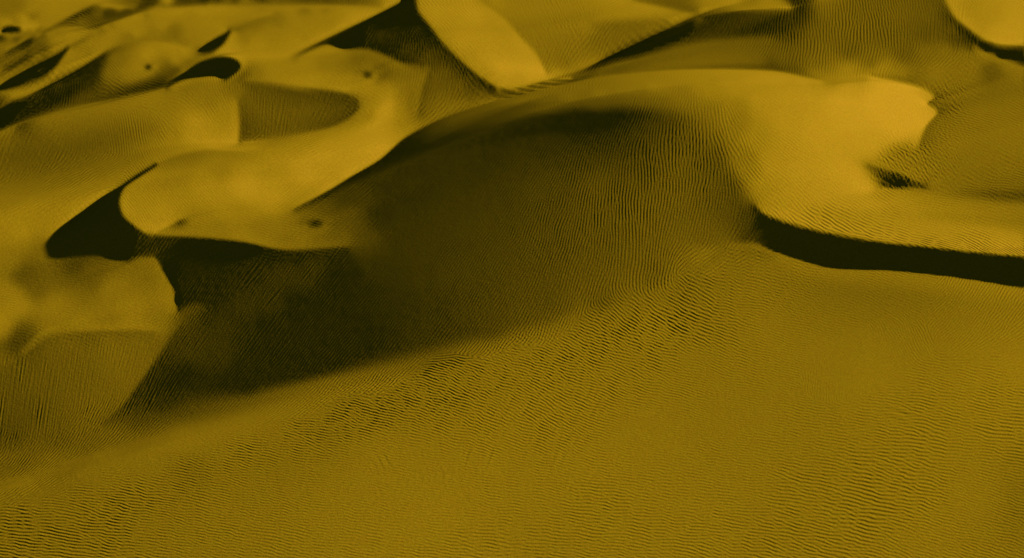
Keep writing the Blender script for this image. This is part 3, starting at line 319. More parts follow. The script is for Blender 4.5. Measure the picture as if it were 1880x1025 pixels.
-6,-5,-5,-3,1,2,5,10,15,20,19,8,-8,-22,-29,-30,-16,6,26,30,25,19,3,-21,-17,23,58,80,61,18,-29,-62,-54,-25,7,33,41,41,
40,34,26,16,5,-5,-14,-21,-23,-22,-17,-12,-6,2,12,21,32,39,35,27,19,14,13,15,9,5,13,0,-5,0,-3,9026,3,0,-7,0,3,9005,1,
9003,-1,9007,1,9003,9,0,-46,0,16,9003,-10,0,-3,0,-1,0,1,9003,-1,9005,1,9009,-2,0,3,0,-1,9059,-2,0,4,0,-3,0,4,0,-2,0,
-1,0,-1,0,1,9003,5,0,-4,0,1,0,1,0,-3,0,1,9021,1,0,1,0,-3,0,4,0,-1,0,-3,0,16,0,-5,0,-3,9026,5,0,-8,-1,1,-6,-9,-12,-15,
-15,-11,-7,1,10,19,33,48,63,75,78,68,47,14,-21,-54,-96,-155,-120,-38,22,31,22,20,18,14,22,10,-21,-30,-22,-3,13,10,-10,
-32,4,32,43,36,23,10,-3,-10,-13,-12,-7,-1,5,10,11,10,6,3,5,1,-2,6,17,25,30,26,17,6,-2,-9,-13,-15,-15,-13,-10,-8,-6,-5,
-4,-3,-3,-4,-4,-3,-1,1,4,8,11,13,13,13,11,9,6,3,0,-3,-5,-6,-8,-8,-8,-8,-8,-7,-6,-4,-2,0,1,1,0,-1,-2,-2,-1,0,2,2,2,-1,
-13,-25,-30,-28,-22,-5,20,41,43,25,12,13,12,-6,-31,-35,-26,-21,-17,-12,-4,11,27,36,41,42,37,28,16,5,-1,-5,-9,-15,-21,
-25,-29,-32,-35,-36,-37,-35,-32,-26,-21,-18,-18,-16,-15,-9,-2,3,7,6,-3,-10,-9,-7,0,15,0,-5,0,-3,9026,6,0,-9,0,5,9005,
2,9003,-1,0,1,0,-2,0,2,0,-4,0,10,0,9,0,1,9005,-3,0,13,0,-7,0,9,0,-27,0,10,0,-2,0,-1,9005,-1,9007,2,0,-6,0,6,0,-1,9003,
-1,0,1,9051,-2,0,1,0,-1,0,2,9005,5,0,-4,0,2,9003,1,9023,2,9003,1,0,1,0,-2,0,2,0,-1,0,-1,0,12,0,-5,0,-3,9026,6,0,-10,3,
11,7,16,28,46,62,73,67,50,27,0,-22,-42,-58,-64,-60,-42,-21,-4,10,28,59,48,19,4,-3,10,32,56,72,78,77,61,48,55,62,63,85,
95,97,83,64,55,45,32,18,4,-8,-15,-21,-23,-22,-20,-18,-17,-15,-11,-5,5,13,6,-9,-20,-22,-16,-12,-8,-5,-4,-3,-2,-3,-3,-4,
-4,-3,0,4,9,13,15,15,13,11,8,5,2,0,-2,-3,-4,-5,-5,-6,-6,-5,-3,-2,0,2,3,3,3,2,1,1,9006,-1,-2,-5,-8,-13,-19,-24,-26,-23,
-11,10,39,61,55,10,-33,-30,-14,-19,-34,-56,-72,-45,-14,1,8,8,4,1,-3,-7,-9,-10,-8,-7,-5,-3,-1,0,2,1,-1,-4,-5,-4,-1,3,8,
12,16,18,19,20,18,18,11,1,-11,-21,-29,-32,-33,-31,-24,-13,-4,0,2,0,0,8,0,-4,0,-2,9026,6,0,-11,0,9,0,1,0,2,0,2,0,-1,0,
-1,9005,-1,0,1,9003,2,9003,1,0,2,0,1,0,-3,0,-4,0,1,0,-1,9003,-2,0,1,0,-2,0,1,9005,-1,9003,1,0,-1,9003,2,0,-1,9051,-1,
0,1,9003,-1,0,5,0,2,0,-4,0,4,0,-2,0,2,0,-1,9027,3,9003,1,9007,-1,0,-2,0,5,0,-2,0,-1,9026,5,0,-10,5,10,0,-5,-16,-28,
-44,-55,-59,-51,-33,-15,2,16,24,25,21,22,30,43,54,62,62,39,11,-13,-35,-54,-72,-89,-102,-110,-103,-73,-42,-31,-30,-38,
-23,-16,-18,-17,-19,-25,-33,-40,-43,-48,-46,-31,-16,6,28,48,47,28,13,0,-9,-14,-15,-12,-7,-6,-6,-5,-6,-6,0,9,16,19,20,
16,11,6,2,0,-2,-3,-3,-4,-5,-4,-4,-4,-3,-3,-3,-2,-2,-1,0,1,1,2,1,0,0,-1,-1,-2,-2,-3,-3,-4,-4,-6,-8,-11,-13,-15,-15,-10,
1,20,40,54,57,43,21,5,-6,-7,-5,-2,6,14,37,97,153,173,154,137,119,92,68,52,35,16,0,-14,-27,-37,-45,-49,-51,-55,-57,-57,
-54,-50,-45,-39,-33,-29,-27,-25,-24,-24,-24,-26,-28,-29,-30,-27,-21,-8,-2,7,6,6,5,3,2,1,-1,-1,-2,-2,-2,-3,-1,3,0,-1,0,
-1,9026,3,0,-8,0,4,0,1,9003,1,0,-1,9003,2,0,-4,0,2,0,1,0,-1,0,-1,0,1,0,-1,9003,4,0,-1,0,-1,0,9,0,-4,0,3,9009,-3,0,2,
9017,-1,9039,-1,0,1,0,1,0,-1,9007,-2,0,2,9003,-4,0,1,9003,-1,9005,1,0,-6,0,2,0,-1,0,1,0,-1,9009,-1,9003,3,0,2,9005,1,
9005,-2,9032,2,0,-7,-6,-8,-10,-4,4,12,18,21,22,19,16,10,2,-7,-21,-38,-51,-63,-70,-70,-64,-52,-34,-11,14,35,52,60,58,
50,34,14,-4,-16,-20,-21,-15,-1,1,-18,4,7,1,-1,-1,2,7,14,20,23,19,11,2,-6,-14,-20,-27,-33,-37,-37,-36,-34,-30,-26,-20,
-14,-8,-4,-4,-4,-4,-4,-4,-4,-3,-2,-2,-1,-1,9011,-1,-1,-1,-2,-2,-3,-3,-5,-6,-7,-8,-10,-10,-10,-8,-2,7,20,33,41,41,32,
18,5,-4,-8,-10,-16,-22,-27,-31,-39,-49,-51,-37,-16,-4,-12,-33,-58,-92,-113,-117,-110,-100,-86,-74,-62,-53,-48,-44,-40,
-38,-22,-1,21,41,56,71,83,93,102,114,130,150,166,165,150,140,129,113,99,89,79,66,51,34,18,1,-6,-10,-12,-12,-8,-4,0,1,
3,3,1,1,0,1,-1,0,1,9028,1,0,-3,0,1,0,1,9011,1,0,-3,0,1,9007,-1,0,3,0,-2,9005,3,0,-7,0,8,9003,1,0,-1,9015,-1,9053,-1,0,
3,0,-5,0,3,9003,-2,0,2,9003,1,9003,-5,9003,-3,0,2,9003,-2,0,1,0,-1,9015,-2,0,-2,0,5,0,-1,0,2,9003,-2,0,5,0,-2,0,2,0,1,
9026,1,0,-1,3,6,5,2,-6,-17,-29,-38,-41,-38,-28,-16,-3,7,17,25,27,25,25,23,15,6,-4,-11,-13,-16,-17,-19,-21,-19,-17,-13,
-7,-1,6,15,26,33,31,21,9,19,2,-2,-4,-6,-10,-14,-18,-19,-16,-10,-4,2,7,11,13,13,11,8,4,1,-1,-2,-3,-3,-3,-3,-2,-1,-1,-1,
-1,-1,-1,-1,-1,-1,-1,-1,-1,-1,-1,-1,-1,-2,-2,-2,-3,-4,-5,-6,-7,-8,-9,-7,-4,3,11,21,29,33,30,22,12,4,-1,-2,-3,-7,-13,
-24,-32,-34,-26,-7,10,23,30,28,23,9,-13,-23,-17,0,17,28,31,28,23,17,12,8,7,11,17,24,31,34,34,28,19,12,6,0,-6,-15,-28,
-38,-50,-65,-80,-93,-104,-119,-131,-138,-138,-137,-133,-124,-115,-107,-92,-69,-50,-33,-19,-23,-31,-38,-43,-45,-46,-44,
-42,-39,-33,-26,-18,-8,2,2,9003,1,9028,-2,0,1,9003,-1,9009,1,0,-2,0,1,9003,-1,9009,2,0,-2,9003,2,0,8,9003,-1,9063,-1,
9005,2,0,-1,9013,-1,9029,-1,0,3,0,-1,0,1,0,2,9011,-2,0,6,0,-2,9028,1,0,-3,-1,0,0,3,6,7,8,7,5,3,1,-1,-1,2,5,10,12,7,3,
-4,-13,-16,-19,-21,-18,-7,9,29,48,50,36,12,-13,-30,-41,-42,-34,-22,-10,5,21,17,9,9,12,14,15,14,12,10,6,3,0,-2,-5,-6,
-7,-7,-5,-3,0,1,1,1,9004,-1,-1,-1,-1,9006,-1,-2,-3,-4,-5,-7,-7,-7,-6,-4,0,6,13,20,26,28,25,18,10,4,9003,-2,-7,-15,-24,
-28,-26,-17,-6,2,8,10,11,8,-2,-16,-22,-13,0,10,16,17,14,7,-2,-12,-20,-20,-17,-10,-3,1,3,3,3,3,3,4,4,5,5,6,7,8,9,11,12,
14,15,16,17,18,19,20,20,22,25,29,33,37,39,37,32,26,22,20,25,36,44,45,44,46,48,51,54,60,62,56,42,19,2,-3,0,7,0,-2,9028,
2,0,-5,9007,1,9005,2,0,-2,0,-1,0,2,9003,-3,0,6,0,-2,0,-1,0,2,9005,1,0,-1,9071,1,0,-2,9047,-1,9011,1,9003,-1,9003,-1,0,
6,0,-2,0,-1,9026,3,0,-7,-1,-3,-5,-5,-2,4,10,16,16,13,10,6,2,-4,-18,-32,-25,-13,4,36,57,65,47,18,1,3,16,35,56,69,73,66,
57,47,36,26,20,17,6,-8,-5,-1,0,0,-1,-2,-3,-4,-5,-6,-6,-4,-3,-1,0,1,1,9004,-1,-1,-1,-1,-1,9003,-1,-2,-3,-4,-5,-6,-6,-6,
-5,-3,0,3,9,15,21,25,26,23,18,12,9,7,7,6,2,-5,-13,-20,-22,-21,-17,-11,-6,-6,-8,-7,0,6,7,3,-2,-4,1,6,10,11,7,1,-7,-14,
-17,-16,-11,-5,0,3,4,5,5,4,4,4,4,3,3,2,2,1,9003,-1,-1,-1,-2,-3,-3,-4,-4,-4,-4,-3,-2,-2,-2,-4,-7,-10,-14,-15,-13,-10,
-5,-1,2,4,4,4,4,3,4,5,3,-2,-9,-18,-22,-18,-10,-2,1,2,0,0,7,0,-2,0,-2,9026,4,0,-9,9003,1,9003,1,9005,-2,0,-1,0,-2,0,2,
0,-2,0,1,0,-1,9005,-1,9007,3,9053,-1,9003,-1,0,1,0,-1,9003,2,0,-1,9003,1,9069,-1,0,7,0,-2,0,-2,9026,4,0,-6,8,14,19,24,
25,22,11,-4,-20,-31,-29,-16,6,30,48,41,17,-35,-66,-48,-31,-24,-20,-18,-18,-19,-20,-20,-18,-12,-7,-5,-4,-2,0,0,-6,-11,
0,2,-1,-2,-4,-4,-3,-1,1,3,3,2,1,9009,-1,-1,-2,-3,-5,-6,-6,-5,-2,0,4,8,14,19,25,31,34,35,32,27,23,20,17,14,10,4,-4,-16,
-28,-38,-43,-42,-38,-33,-27,-20,-11,-2,5,10,14,17,17,14,10,6,3,-1,-3,-5,-5,-6,-7,-6,-4,-1,2,3,4,4,4,4,3,3,3,3,3,3,2,1,
1,9016,-1,-2,-4,-5,-6,-6,-4,-2,1,3,5,5,6,6,6,4,3,2,0,-2,-5,-8,-9,-8,-5,-1,2,4,4,3,2,1,0,0,-1,0,7,0,-2,0,-1,9026,3,0,
-5,0,1,0,1,0,-1,9003,-1,0,1,9003,-4,0,-1,9015,2,0,-7,0,3,9049,-2,0,1,9091,-1,0,7,0,-2,0,-1,9026,2,0,-4,-4,-5,-4,4,14,
26,33,32,22,5,-12,-22,-24,-19,-12,-9,-7,-3,0,0,1,3,4,4,4,4,4,6,6,6,7,10,10,0,-16,-6,5,4,0,0,1,2,3,3,3,2,1,0,0,1,2,2,2,
2,2,2,3,4,7,11,16,22,28,33,36,39,41,39,34,25,14,0,-13,-24,-33,-40,-45,-50,-54,-57,-58,-57,-52,-44,-32,-17,-1,11,21,26,
27,27,25,22,17,12,7,2,-1,-2,-2,-3,-5,-5,-5,-3,-2,-1,0,1,1,2,3,3,3,3,3,3,3,3,3,2,2,1,9009,-1,-1,9003,-1,-2,-2,-3,-4,-4,
-4,-4,-3,-1,0,2,3,4,5,5,4,4,3,1,0,-2,-4,-5,-5,-5,-4,-2,0,2,2,3,3,3,2,1,0,-1,-1,-1,0,-1,0,-1,0,7,0,-3,0,-1,9028,-1,
9005,1,0,-1,9023,3,0,-13,0,2,9137,1,9009,7,0,-3,0,-2,9026,-1,0,1,0,-2,-6,-12,-16,-16,-13,-9,-3,0,4,6,6,7,7,7,6,6,6,5,
4,4,4,4,4,4,4,4,3,3,0,-12,-15,-2,6,9,8,8,6,4,2,1,1,2,3,5,7,10,13,15,16,16,15,12,8,-1,-13,-27,-42,-54,-63,-67,-65,-58,
-48,-37,-26,-17,-10,-6,-5,-6,-6,-5,-2,3,10,15,20,21,20,18,15,11,6,3,1,2,4,6,7,6,4,2,0,-2,-3,-3,-3,-2,0,1,1,1,1,1,1,2,
2,2,2,2,2,2,2,1,1,9007,-1,-1,-1,-1,-1,-1,-1,0,-1,-1,-2,-2,-2,-2,-1,0,1,2,2,2,3,3,4,5,4,4,2,1,0,-2,-3,-4,-4,-3,-2,-1,0,
0,1,1,1,1,0,0,-1,-1,-1,-1,-1,0,0,-1,9005,-1,0,7,0,-2,0,-1,9026,-2,0,2,9029,2,0,2,0,1,9017,1,9121,1,9007,-1,0,6,0,-2,0,
-1,9026,-2,0,3,0,1,3,4,6,7,7,7,7,6,5,4,3,2,2,2,2,4,5,7,7,7,7,6,3,-3,-11,-19,-22,-6,7,4,-4,-8,-10,-8,-3,2,7,9,9,9,6,2,
-4,-10,-14,-15,-14,-12,-10,-7,-2,6,14,21,25,25,23,18,11,4,-2,-8,-11,-11,-9,-5,-1,2,3,3,2,0,0,-1,1,4,9,14,17,18,16,12,
7,2,-2,-4,-5,-5,-5,-5,-4,-3,-2,9006,1,1,1,1,1,1,1,1,1,9005,-1,-1,-1,-1,-1,-1,-1,-1,-1,-1,-1,-1,-1,-1,-2,-1,-1,9003,1,
2,2,2,2,3,3,2,2,1,0,-1,-2,-3,-4,-4,-3,-3,-2,-1,9004,1,1,9020,-1,0,6,0,-2,0,-2,9026,-3,0,4,9007,-1,9003,1,9013,-1,0,1,
9153,-1,0,5,0,-2,0,-2,9026,-4,0,5,9004,-1,-1,-2,-3,-1,-1,1,3,3,4,5,5,0,-10,-20,-26,-26,-20,-10,1,9,12,14,14,12,11,9,7,
4,-1,-7,-12,-17,-19,-20,-17,-14,-10,-6,-2,2,4,6,6,6,4,1,-3,-7,-10,-12,-12,-11,-8,-5,-3,-1,9005,1,5,10,15,20,23,22,19,
13,7,1,-3,-6,-7,-7,-6,-5,-5,-4,-3,-2,-1,0,0,1,1,1,1,1,1,1,1,1,2,2,2,1,1,9004,-1,-1,-1,-1,-1,-1,-1,-1,-1,-1,-1,-1,-1,
-1,-1,-1,9005,1,1,2,2,2,2,2,2,1,1,0,-1,-2,-3,-3,-3,-2,-1,0,0,1,1,1,1,1,9019,1,0,0,1,9004,-1,0,5,0,-2,0,-1,9026,-4,0,7,
9007,-1,9003,1,9169,-1,0,5,0,-2,0,-1,9026,-5,0,7,0,1,2,3,5,6,6,2,0,-5,-9,-12,-14,-10,-3,5,12,17,18,16,12,8,3,-3,-9,
-14,-18,-20,-21,-19,-15,-11,-6,-2,2,5,7,7,7,6,4,1,0,-1,-2,-2,-2,-2,-1,-1,-1,-2,-2,-2,-2,-2,-1,2,6,10,15,18,19,19,16,
11,5,0,-4,-6,-8,-8,-7,-6,-5,-4,-3,-2,-1,-1,9006,1,1,1,1,1,1,1,1,1,1,9004,-1,-1,-1,-1,-1,-1,-1,-1,-1,-1,-1,-1,-1,-1,-1,
9006,1,1,1,1,1,1,1,1,1,1,9003,-1,-2,-2,-2,-1,-1,-1,9005,1,9003,1,9022,1,9009,4,0,-2,0,-1,9026,-5,0,8,9007,-2,9003,2,
9017,-1,9143,1,9009,4,0,-2,0,-1,9026,-6,0,9,-1,-3,-5,-6,-6,-3,1,3,10,11,11,10,5,-1,-7,-14,-20,-23,-24,-21,-15,-9,-3,2,
6,8,10,12,11,9,7,6,5,3,2,1,1,0,0,-1,-3,-5,-6,-6,-6,-5,-4,-1,3,7,12,15,18,18,16,13,8,4,0,-3,-5,-6,-6,-6,-5,-4,-4,-3,-2,
-2,-1,-1,9007,1,1,1,1,1,1,1,1,1,1,9003,-1,-1,-1,-1,-1,-1,-1,-1,9014,1,1,2,2,2,2,1,1,1,9004,-1,-1,-1,-2,-2,-2,-1,-1,
9003,1,0,0,1,1,9040,4,0,-1,0,-1,9026,-6,0,10,0,-1,9005,-2,9003,1,9015,1,9155,4,0,-1,0,-1,9026,-6,0,10,9003,-2,-4,-10,
-16,-22,-22,-18,-12,-4,2,7,10,12,12,11,10,9,7,6,4,3,2,1,1,1,0,-1,-2,-4,-5,-8,-10,-11,-11,-9,-5,3,10,16,19,20,18,15,11,
6,2,-1,-3,-5,-6,-6,-5,-4,-4,-3,-2,-2,-1,-1,-1,-1,9008,1,1,1,1,0,1,1,9006,-1,-1,-1,-1,-1,-1,-1,9014,1,1,1,1,1,1,2,2,2,
1,1,1,9003,-1,-1,-2,-1,-1,-1,-1,-1,9039,-1,-1,-1,-1,-1,-1,-1,9004,-1,0,-1,0,3,0,-1,9028,-6,0,9,0,-1,9003,-1,0,-2,0,1,
9171,-1,0,2,0,-1,9028,-5,0,8,0,-1,1,3,7,8,9,8,8,8,5,4,3,2,1,1,9004,-1,-2,-4,-6,-8,-10,-13,-14,-14,-11,-5,5,15,22,26,
25,20,13,6,2,-1,-4,-6,-7,-7,-6,-5,-3,-2,-1,-1,9020,1,1,9007,-1,-1,-1,-1,9017,1,1,1,1,1,1,1,1,9005,-1,-1,-1,-1,-1,-1,
-1,9060,-1,0,2,0,-1,9028,-4,0,6,0,-1,9005,-1,0,1,9171,-1,0,2,9030,-3,0,5,0,-1,9008,-1,-2,-3,-4,-6,-8,-10,-12,-12,-11,
-8,-4,3,12,19,25,27,24,18,12,6,1,-2,-4,-5,-6,-5,-5,-4,-4,-4,-3,-1,-1,9003,-1,-1,-1,-1,9003,-1,9013,1,1,9003,-1,-1,-1,
-1,-1,-1,9015,1,1,1,1,1,1,1,1,9005,-1,-1,-1,-1,-1,-1,-1,-1,-1,-1,9053,1,1,1,2,2,1,9007,2,9030,-2,0,4,0,-1,0,-1,9005,1,
9173,1,9030,-1,0,2,0,-1,-1,-2,-3,-5,-7,-8,-10,-8,-8,-6,-1,5,12,18,21,23,21,18,13,8,3,-1,-5,-6,-7,-7,-6,-5,-4,-4,-3,-3,
-3,-3,-3,-2,-2,-1,-1,-1,-1,-1,-1,9003,-1,9008,1,1,1,9010,-1,-1,-1,9021,1,9006,-1,-1,-1,-1,-1,-1,-1,-1,9058,1,1,1,0,-1,
-2,-1,-1,-1,9007,1,9032,1,0,-1,9007,1,9155,-1,9048,1,9003,-2,-1,0,4,8,13,17,19,18,15,11,8,3,0,-3,-5,-6,-6,-6,-5,-4,-4,
-3,-3,-2,-2,-2,-2,-2,-2,-1,-1,-1,-1,-1,-1,-1,9012,1,1,1,1,1,9005,-1,-1,-1,-1,-1,-1,-1,9017,1,1,9011,-1,-1,-1,-1,-1,
9063,-1,9048,2,0,-2,0,-1,9005,1,9157,-1,9048,2,0,-2,1,2,3,2,1,0,-2,-2,-4,-5,-5,-5,-4,-3,-3,-3,-2,-2,-2,-2,-2,-2,-2,-2,
-2,-1,9020,1,9008,-1,-1,-1,-1,-1,-1,9015,1,0,0,1,1,1,9005,-1,-1,-1,-1,-1,-1,-1,9009,1,1,9050,-1,-1,-1,0,0,1,1,1,1,0,
-1,-1,-1,9046,2,0,-3,9007,1,9157,-1,9048,2,0,-3,0,0,-1,-1,-2,-2,-2,-1,-2,-2,-1,-2,-1,-1,-1,-1,-1,-1,-1,-1,9065,-1,-1,
-1,-1,-1,-1,9074,-1,9006,-1,9041,2,0,-2,9214,2,0,-2,9006,-1,0,-1,-1,0,-1,9020,1,1,1,9045,-1,-1,9087,1,1,9043,1,0,-2,
9214,1,0,-1,9214,1,0,-1,9214,1,9043,1,1,1,9028,-1,9057,-1,9041,-1,-1,-1,9039,1,9218,-1,9216,-1,9656,-1,-1,-1,-2,-2,-2,
-2,-2,-2,-2,-2,-2,-2,-1,-2,-2,-2,-1,-1,-1,-2,-2,-2,-1,-1,-1,-1,-1,-1,-1,-1,-1,-1,-1,-1,-1,-1,-1,-1,-1,-1,-1,-1,-1,-1,
-1,-1,0,-1,-1,-1,-1,-1,9052,-1,9330,1,1,2,2,2,2,2,3,3,3,3,3,4,4,4,4,4,4,4,5,5,5,5,4,4,4,4,4,5,4,4,4,4,4,4,4,4,3,3,3,3,
3,3,3,2,1,1,9006,-1,-2,-3,-3,-3,-3,-3,-3,-3,-3,-3,-3,-3,-4,-4,-4,-4,-4,-4,-3,-3,-3,-3,-3,-3,-2,-2,-2,-2,-2,-2,-2,-2,
-1,-1,-1,0,-1,-1,-1,-1,-1,-1,-1,-1,-1,9010,1,1,1,1,1,1,1,1,1,1,1,1,1,1,9008,1,9139,1,9175,-1,9005,-1,9040,1,1,1,1,1,2,
1,1,2,2,2,2,2,2,2,2,2,2,2,2,2,2,2,2,2,2,3,3,3,2,2,2,2,2,2,1,1,1,1,1,9007,-1,-1,-1,-1,-1,-1,-2,-2,-2,-2,-2,-2,-2,-2,-2,
-2,-2,-2,-2,-2,-2,-1,-1,-1,-2,-2,-2,-2,-1,-1,-1,-1,-1,-1,9292,-1,-1,-1,-1,-1,-1,-1,-1,0,0,-1,-1,-1,-1,-1,-1,-1,-1,-1,
-1,-1,-1,-1,-1,-1,-1,-1,-1,-1,-1,-1,-1,-1,-1,-1,-1,-1,-1,-1,-1,-1,-1,-1,-1,-1,-1,-1,-1,-1,-1,-1,-1,-1,-1,-1,-1,-1,-1,
-1,-1,-2,-1,-1,-1,-1,-1,-1,-1,-1,-1,-1,-1,-1,-1,-1,-1,-1,-1,-1,-1,-1,-1,-1,-1,0,0,-1,-1,-1,-1,-1,-1,9359,-1,-1,-1,-1,
-1,-1,9004,-1,-1,-1,-1,-1,-1,-1,-1,-1,-1,9004,-1,-1,-1,0,-1,-1,-1,-1,-1,-1,-1,-1,-1,9003,-1,-1,-1,-1,-1,-1,-1,-1,-1,
-1,-1,-1,-1,-1,-1,-1,-1,-1,-1,-1,-1,-1,-1,-1,-1,9003,-1,-1,-1,0,0,-1,-1,-1,9798,1,9005,1,1,1,1,1,9006,1,1,1,1,1,9007,
1,9401,1,1,9042,1,9013,1,1,11070,16451,-1,-1,-1,-1,-1,9006,1,11160,-1,9432,-2,-1,9004,1,9004,1,9421,-1,9005,2,9003,-3,
0,1,9418,1,9007,2,9003,-4,9008,1,1,1,1,1,9127,1,1,9005,1,1,1,9270,1,9007,2,9003,-3,0,1,9005,-1,9412,1,9007,2,9003,-2,
0,1,1,1,1,1,9007,1,3,4,3,2,2,2,1,2,2,2,2,2,1,1,1,9105,1,1,1,1,1,9012,1,1,1,1,1,1,1,1,1,2,2,1,1,1,1,9009,1,1,1,1,1,1,1,
1,1,1,0,1,9003,1,9231,-1,9005,2,9003,-3,9007,-1,9007,2,0,-1,0,1,9117,1,0,-2,9271,1,0,1,1,1,1,1,0,1,1,1,0,1,1,1,0,2,3,
1,1,1,-3,9004,-1,-1,-1,-2,-2,-2,-2,-1,-1,-2,-2,-1,-2,-4,-3,-2,-3,-3,-4,-5,-4,-4,-4,-3,-2,-2,-1,-1,-1,9005,-1,-1,-1,-1,
-1,-2,-2,-2,-2,-2,-2,-2,-2,-2,-2,-2,-2,-2,-2,-2,-2,-2,-2,-2,-1,-2,-2,-2,-1,-2,-2,-2,-2,-2,-1,0,0,-1,-1,-1,-1,-1,-1,-1,
9023,1,9003,1,1,9005,1,9005,1,1,1,1,1,1,1,1,1,9007,-1,-2,-1,9006,-1,-2,-2,-3,-4,-5,-4,-4,-3,-3,-2,-2,-2,-1,-1,-1,-1,
-2,-1,-1,-1,-1,9006,-1,-1,-1,9004,1,2,2,1,2,2,1,1,1,1,9230,-1,9003,-1,0,2,9003,-3,9015,1,0,-1,9121,-1,9045,-2,9203,-1,
-1,-1,-1,-1,-1,-1,-2,-2,-2,-1,-1,-1,-1,-1,0,0,2,3,4,4,3,3,2,1,1,9003,-1,-1,-1,-2,-2,-2,-2,-2,-3,-2,0,-2,-1,-1,-5,-2,
-1,-2,-2,-2,-2,-2,-2,-2,-2,-2,-2,-2,-2,-2,0,-1,-2,9009,-1,-2,-2,-1,-2,-2,-2,-2,-2,-2,-1,-1,-1,-1,-1,9024,1,2,2,1,1,0,
-2,-1,-1,9003,1,1,1,1,1,1,2,2,1,2,3,3,2,2,0,0,1,2,1,9005,1,1,1,1,1,1,1,1,1,1,1,1,1,1,1,9005,-1,-1,-1,-2,-2,-1,-1,-1,
-1,-1,-1,-1,-1,-1,-1,0,-1,-2,-1,-1,-2,-1,-1,-1,-1,-1,-1,9003,1,1,1,2,2,1,0,-1,-2,-3,-3,-4,-4,-4,-4,-4,-4,-3,-3,-4,-4,
-4,-4,-3,-3,0,-1,-1,-2,-2,-3,-3,-5,-8,-6,-4,-5,-4,-4,-3,-3,-2,-2,-1,9230,-1,0,1,9003,-3,9013,-1,0,1,0,-1,9051,-3,9003,
2,9019,-1,0,1,9043,-1,9045,-3,0,1,9172,1,1,1,1,1,1,9014,-1,-1,-1,-1,-1,-1,-1,-1,0,0,2,3,3,3,3,3,2,2,2,3,4,6,9,11,8,2,
-7,-11,-9,-6,-3,-3,-4,-3,-3,-3,-3,-2,-2,-2,-1,-1,-3,-2,-2,-2,-3,-2,0,-1,-1,-1,-3,9012,-1,-2,-2,0,-2,-3,-2,-3,-3,-2,-2,
-3,-3,-3,-2,-1,-1,-1,-2,-4,-4,-4,-3,-2,0,0,1,1,1,1,1,2,2,2,3,3,3,3,3,3,3,3,3,3,4,4,5,5,5,5,4,4,3,4,4,5,4,-1,6,13,19,
18,8,7,8,6,6,5,4,3,3,2,1,1,9004,1,2,2,0,1,2,2,1,1,9004,-1,-1,-1,-1,-2,-2,-2,-2,-2,-2,-2,-2,-2,-2,-2,-1,-1,-1,-1,-1,-1,
-1,-1,-1,-1,-1,-1,-1,-1,9008,1,1,1,1,1,1,1,1,9006,1,1,1,1,0,1,2,1,1,1,2,2,2,2,1,2,2,1,1,1,2,1,1,1,1,1,1,1,1,2,2,0,2,3,
2,2,2,2,1,1,9208,1,0,-2,9003,1,0,2,9017,1,9003,-2,9015,2,0,-1,9003,1,0,-1,9033,-2,9005,1,9003,2,0,-7,0,2,0,6,0,-4,
9017,-1,0,1,9043,-1,9031,-1,9013,-3,0,1,9005,1,9164,-1,-1,-1,-1,-2,-2,-2,-2,-2,-2,-1,9004,1,2,2,2,3,4,4,4,5,6,7,7,8,
10,11,10,7,5,4,5,6,6,6,5,5,5,3,-4,-14,-17,-13,-5,1,2,2,2,0,2,1,-1,0,0,-1,-1,-1,-1,0,1,9008,-2,-1,-2,-4,-3,-2,-2,-2,-2,
-2,-2,-2,-1,-1,-1,0,0,-1,0,1,0,-2,9003,2,1,1,3,3,5,5,6,7,8,8,10,10,10,10,10,9,8,7,7,7,6,5,4,3,3,2,1,1,9003,-1,0,0,1,0,
-2,-3,-4,-4,-4,-2,-2,-2,-3,-1,-3,-10,-4,-3,-5,0,-7,-9,-5,-4,-3,-2,-2,-2,-2,-2,-2,-1,-2,-2,-2,-2,-2,-2,-2,-3,-2,-1,-2,
-2,-2,-2,-2,-2,-2,-2,-2,-1,-1,-1,-1,-1,-1,-1,-1,-1,-1,-1,-1,-1,-1,9007,1,1,1,1,1,1,1,1,1,1,0,1,9033,-1,9011,1,0,-2,1,
2,0,0,1,1,1,1,1,0,1,9003,-1,-1,-1,-1,-1,9183,-2,9009,1,0,-2,9011,-1,0,1,9007,-1,9005,1,9003,-2,9011,1,9003,2,0,-2,
9003,1,9045,2,0,-5,9003,7,0,-3,9017,-1,0,1,9089,-2,0,1,9168,-1,-1,-1,-2,-2,-2,-2,-2,-2,-2,-2,-2,-2,-3,-3,-3,-3,-4,-4,
-5,-6,-7,-9,-9,-9,-9,-9,-8,-7,-7,-8,-11,-14,-14,-15,-17,-18,-17,-15,-14,-13,-12,-11,-7,-2,1,1,0,0,-1,-2,0,1,2,3,4,5,7,
10,8,5,4,1,0,0,1,0,2,2,3,2,3,5,5,7,8,5,7,6,5,6,6,7,9,10,11,12,12,13,13,12,13,15,14,14,17,17,18,20,20,19,19,17,15,14,
12,11,10,9,8,7,6,5,4,4,3,3,3,3,2,2,1,9005,-1,-1,-1,-2,-2,-3,-3,-4,-5,-4,-4,-5,-5,-5,-5,-4,-4,-2,-2,-6,1,3,3,11,4,0,2,
1,0,0,-1,-1,-2,-2,-2,-2,-2,-2,-2,-2,-2,-1,-1,-2,-1,0,-1,-1,-1,-2,-1,-1,-1,-1,-1,9004,1,1,1,1,1,2,1,1,1,1,1,9019,-1,
9021,-1,0,-1,-1,9003,-1,-1,9007,1,9003,1,1,1,1,-1,1,2,1,9005,-1,-1,0,-1,-1,9008,-1,-1,-1,9057,1,9112,1,9005,1,9021,1,
9013,-1,9005,1,0,2,0,-3,9011,1,0,-1,0,2,0,-2,9003,1,9007,1,9037,1,0,-5,9003,7,0,-3,9017,-1,0,1,9043,-1,9031,-1,9013,
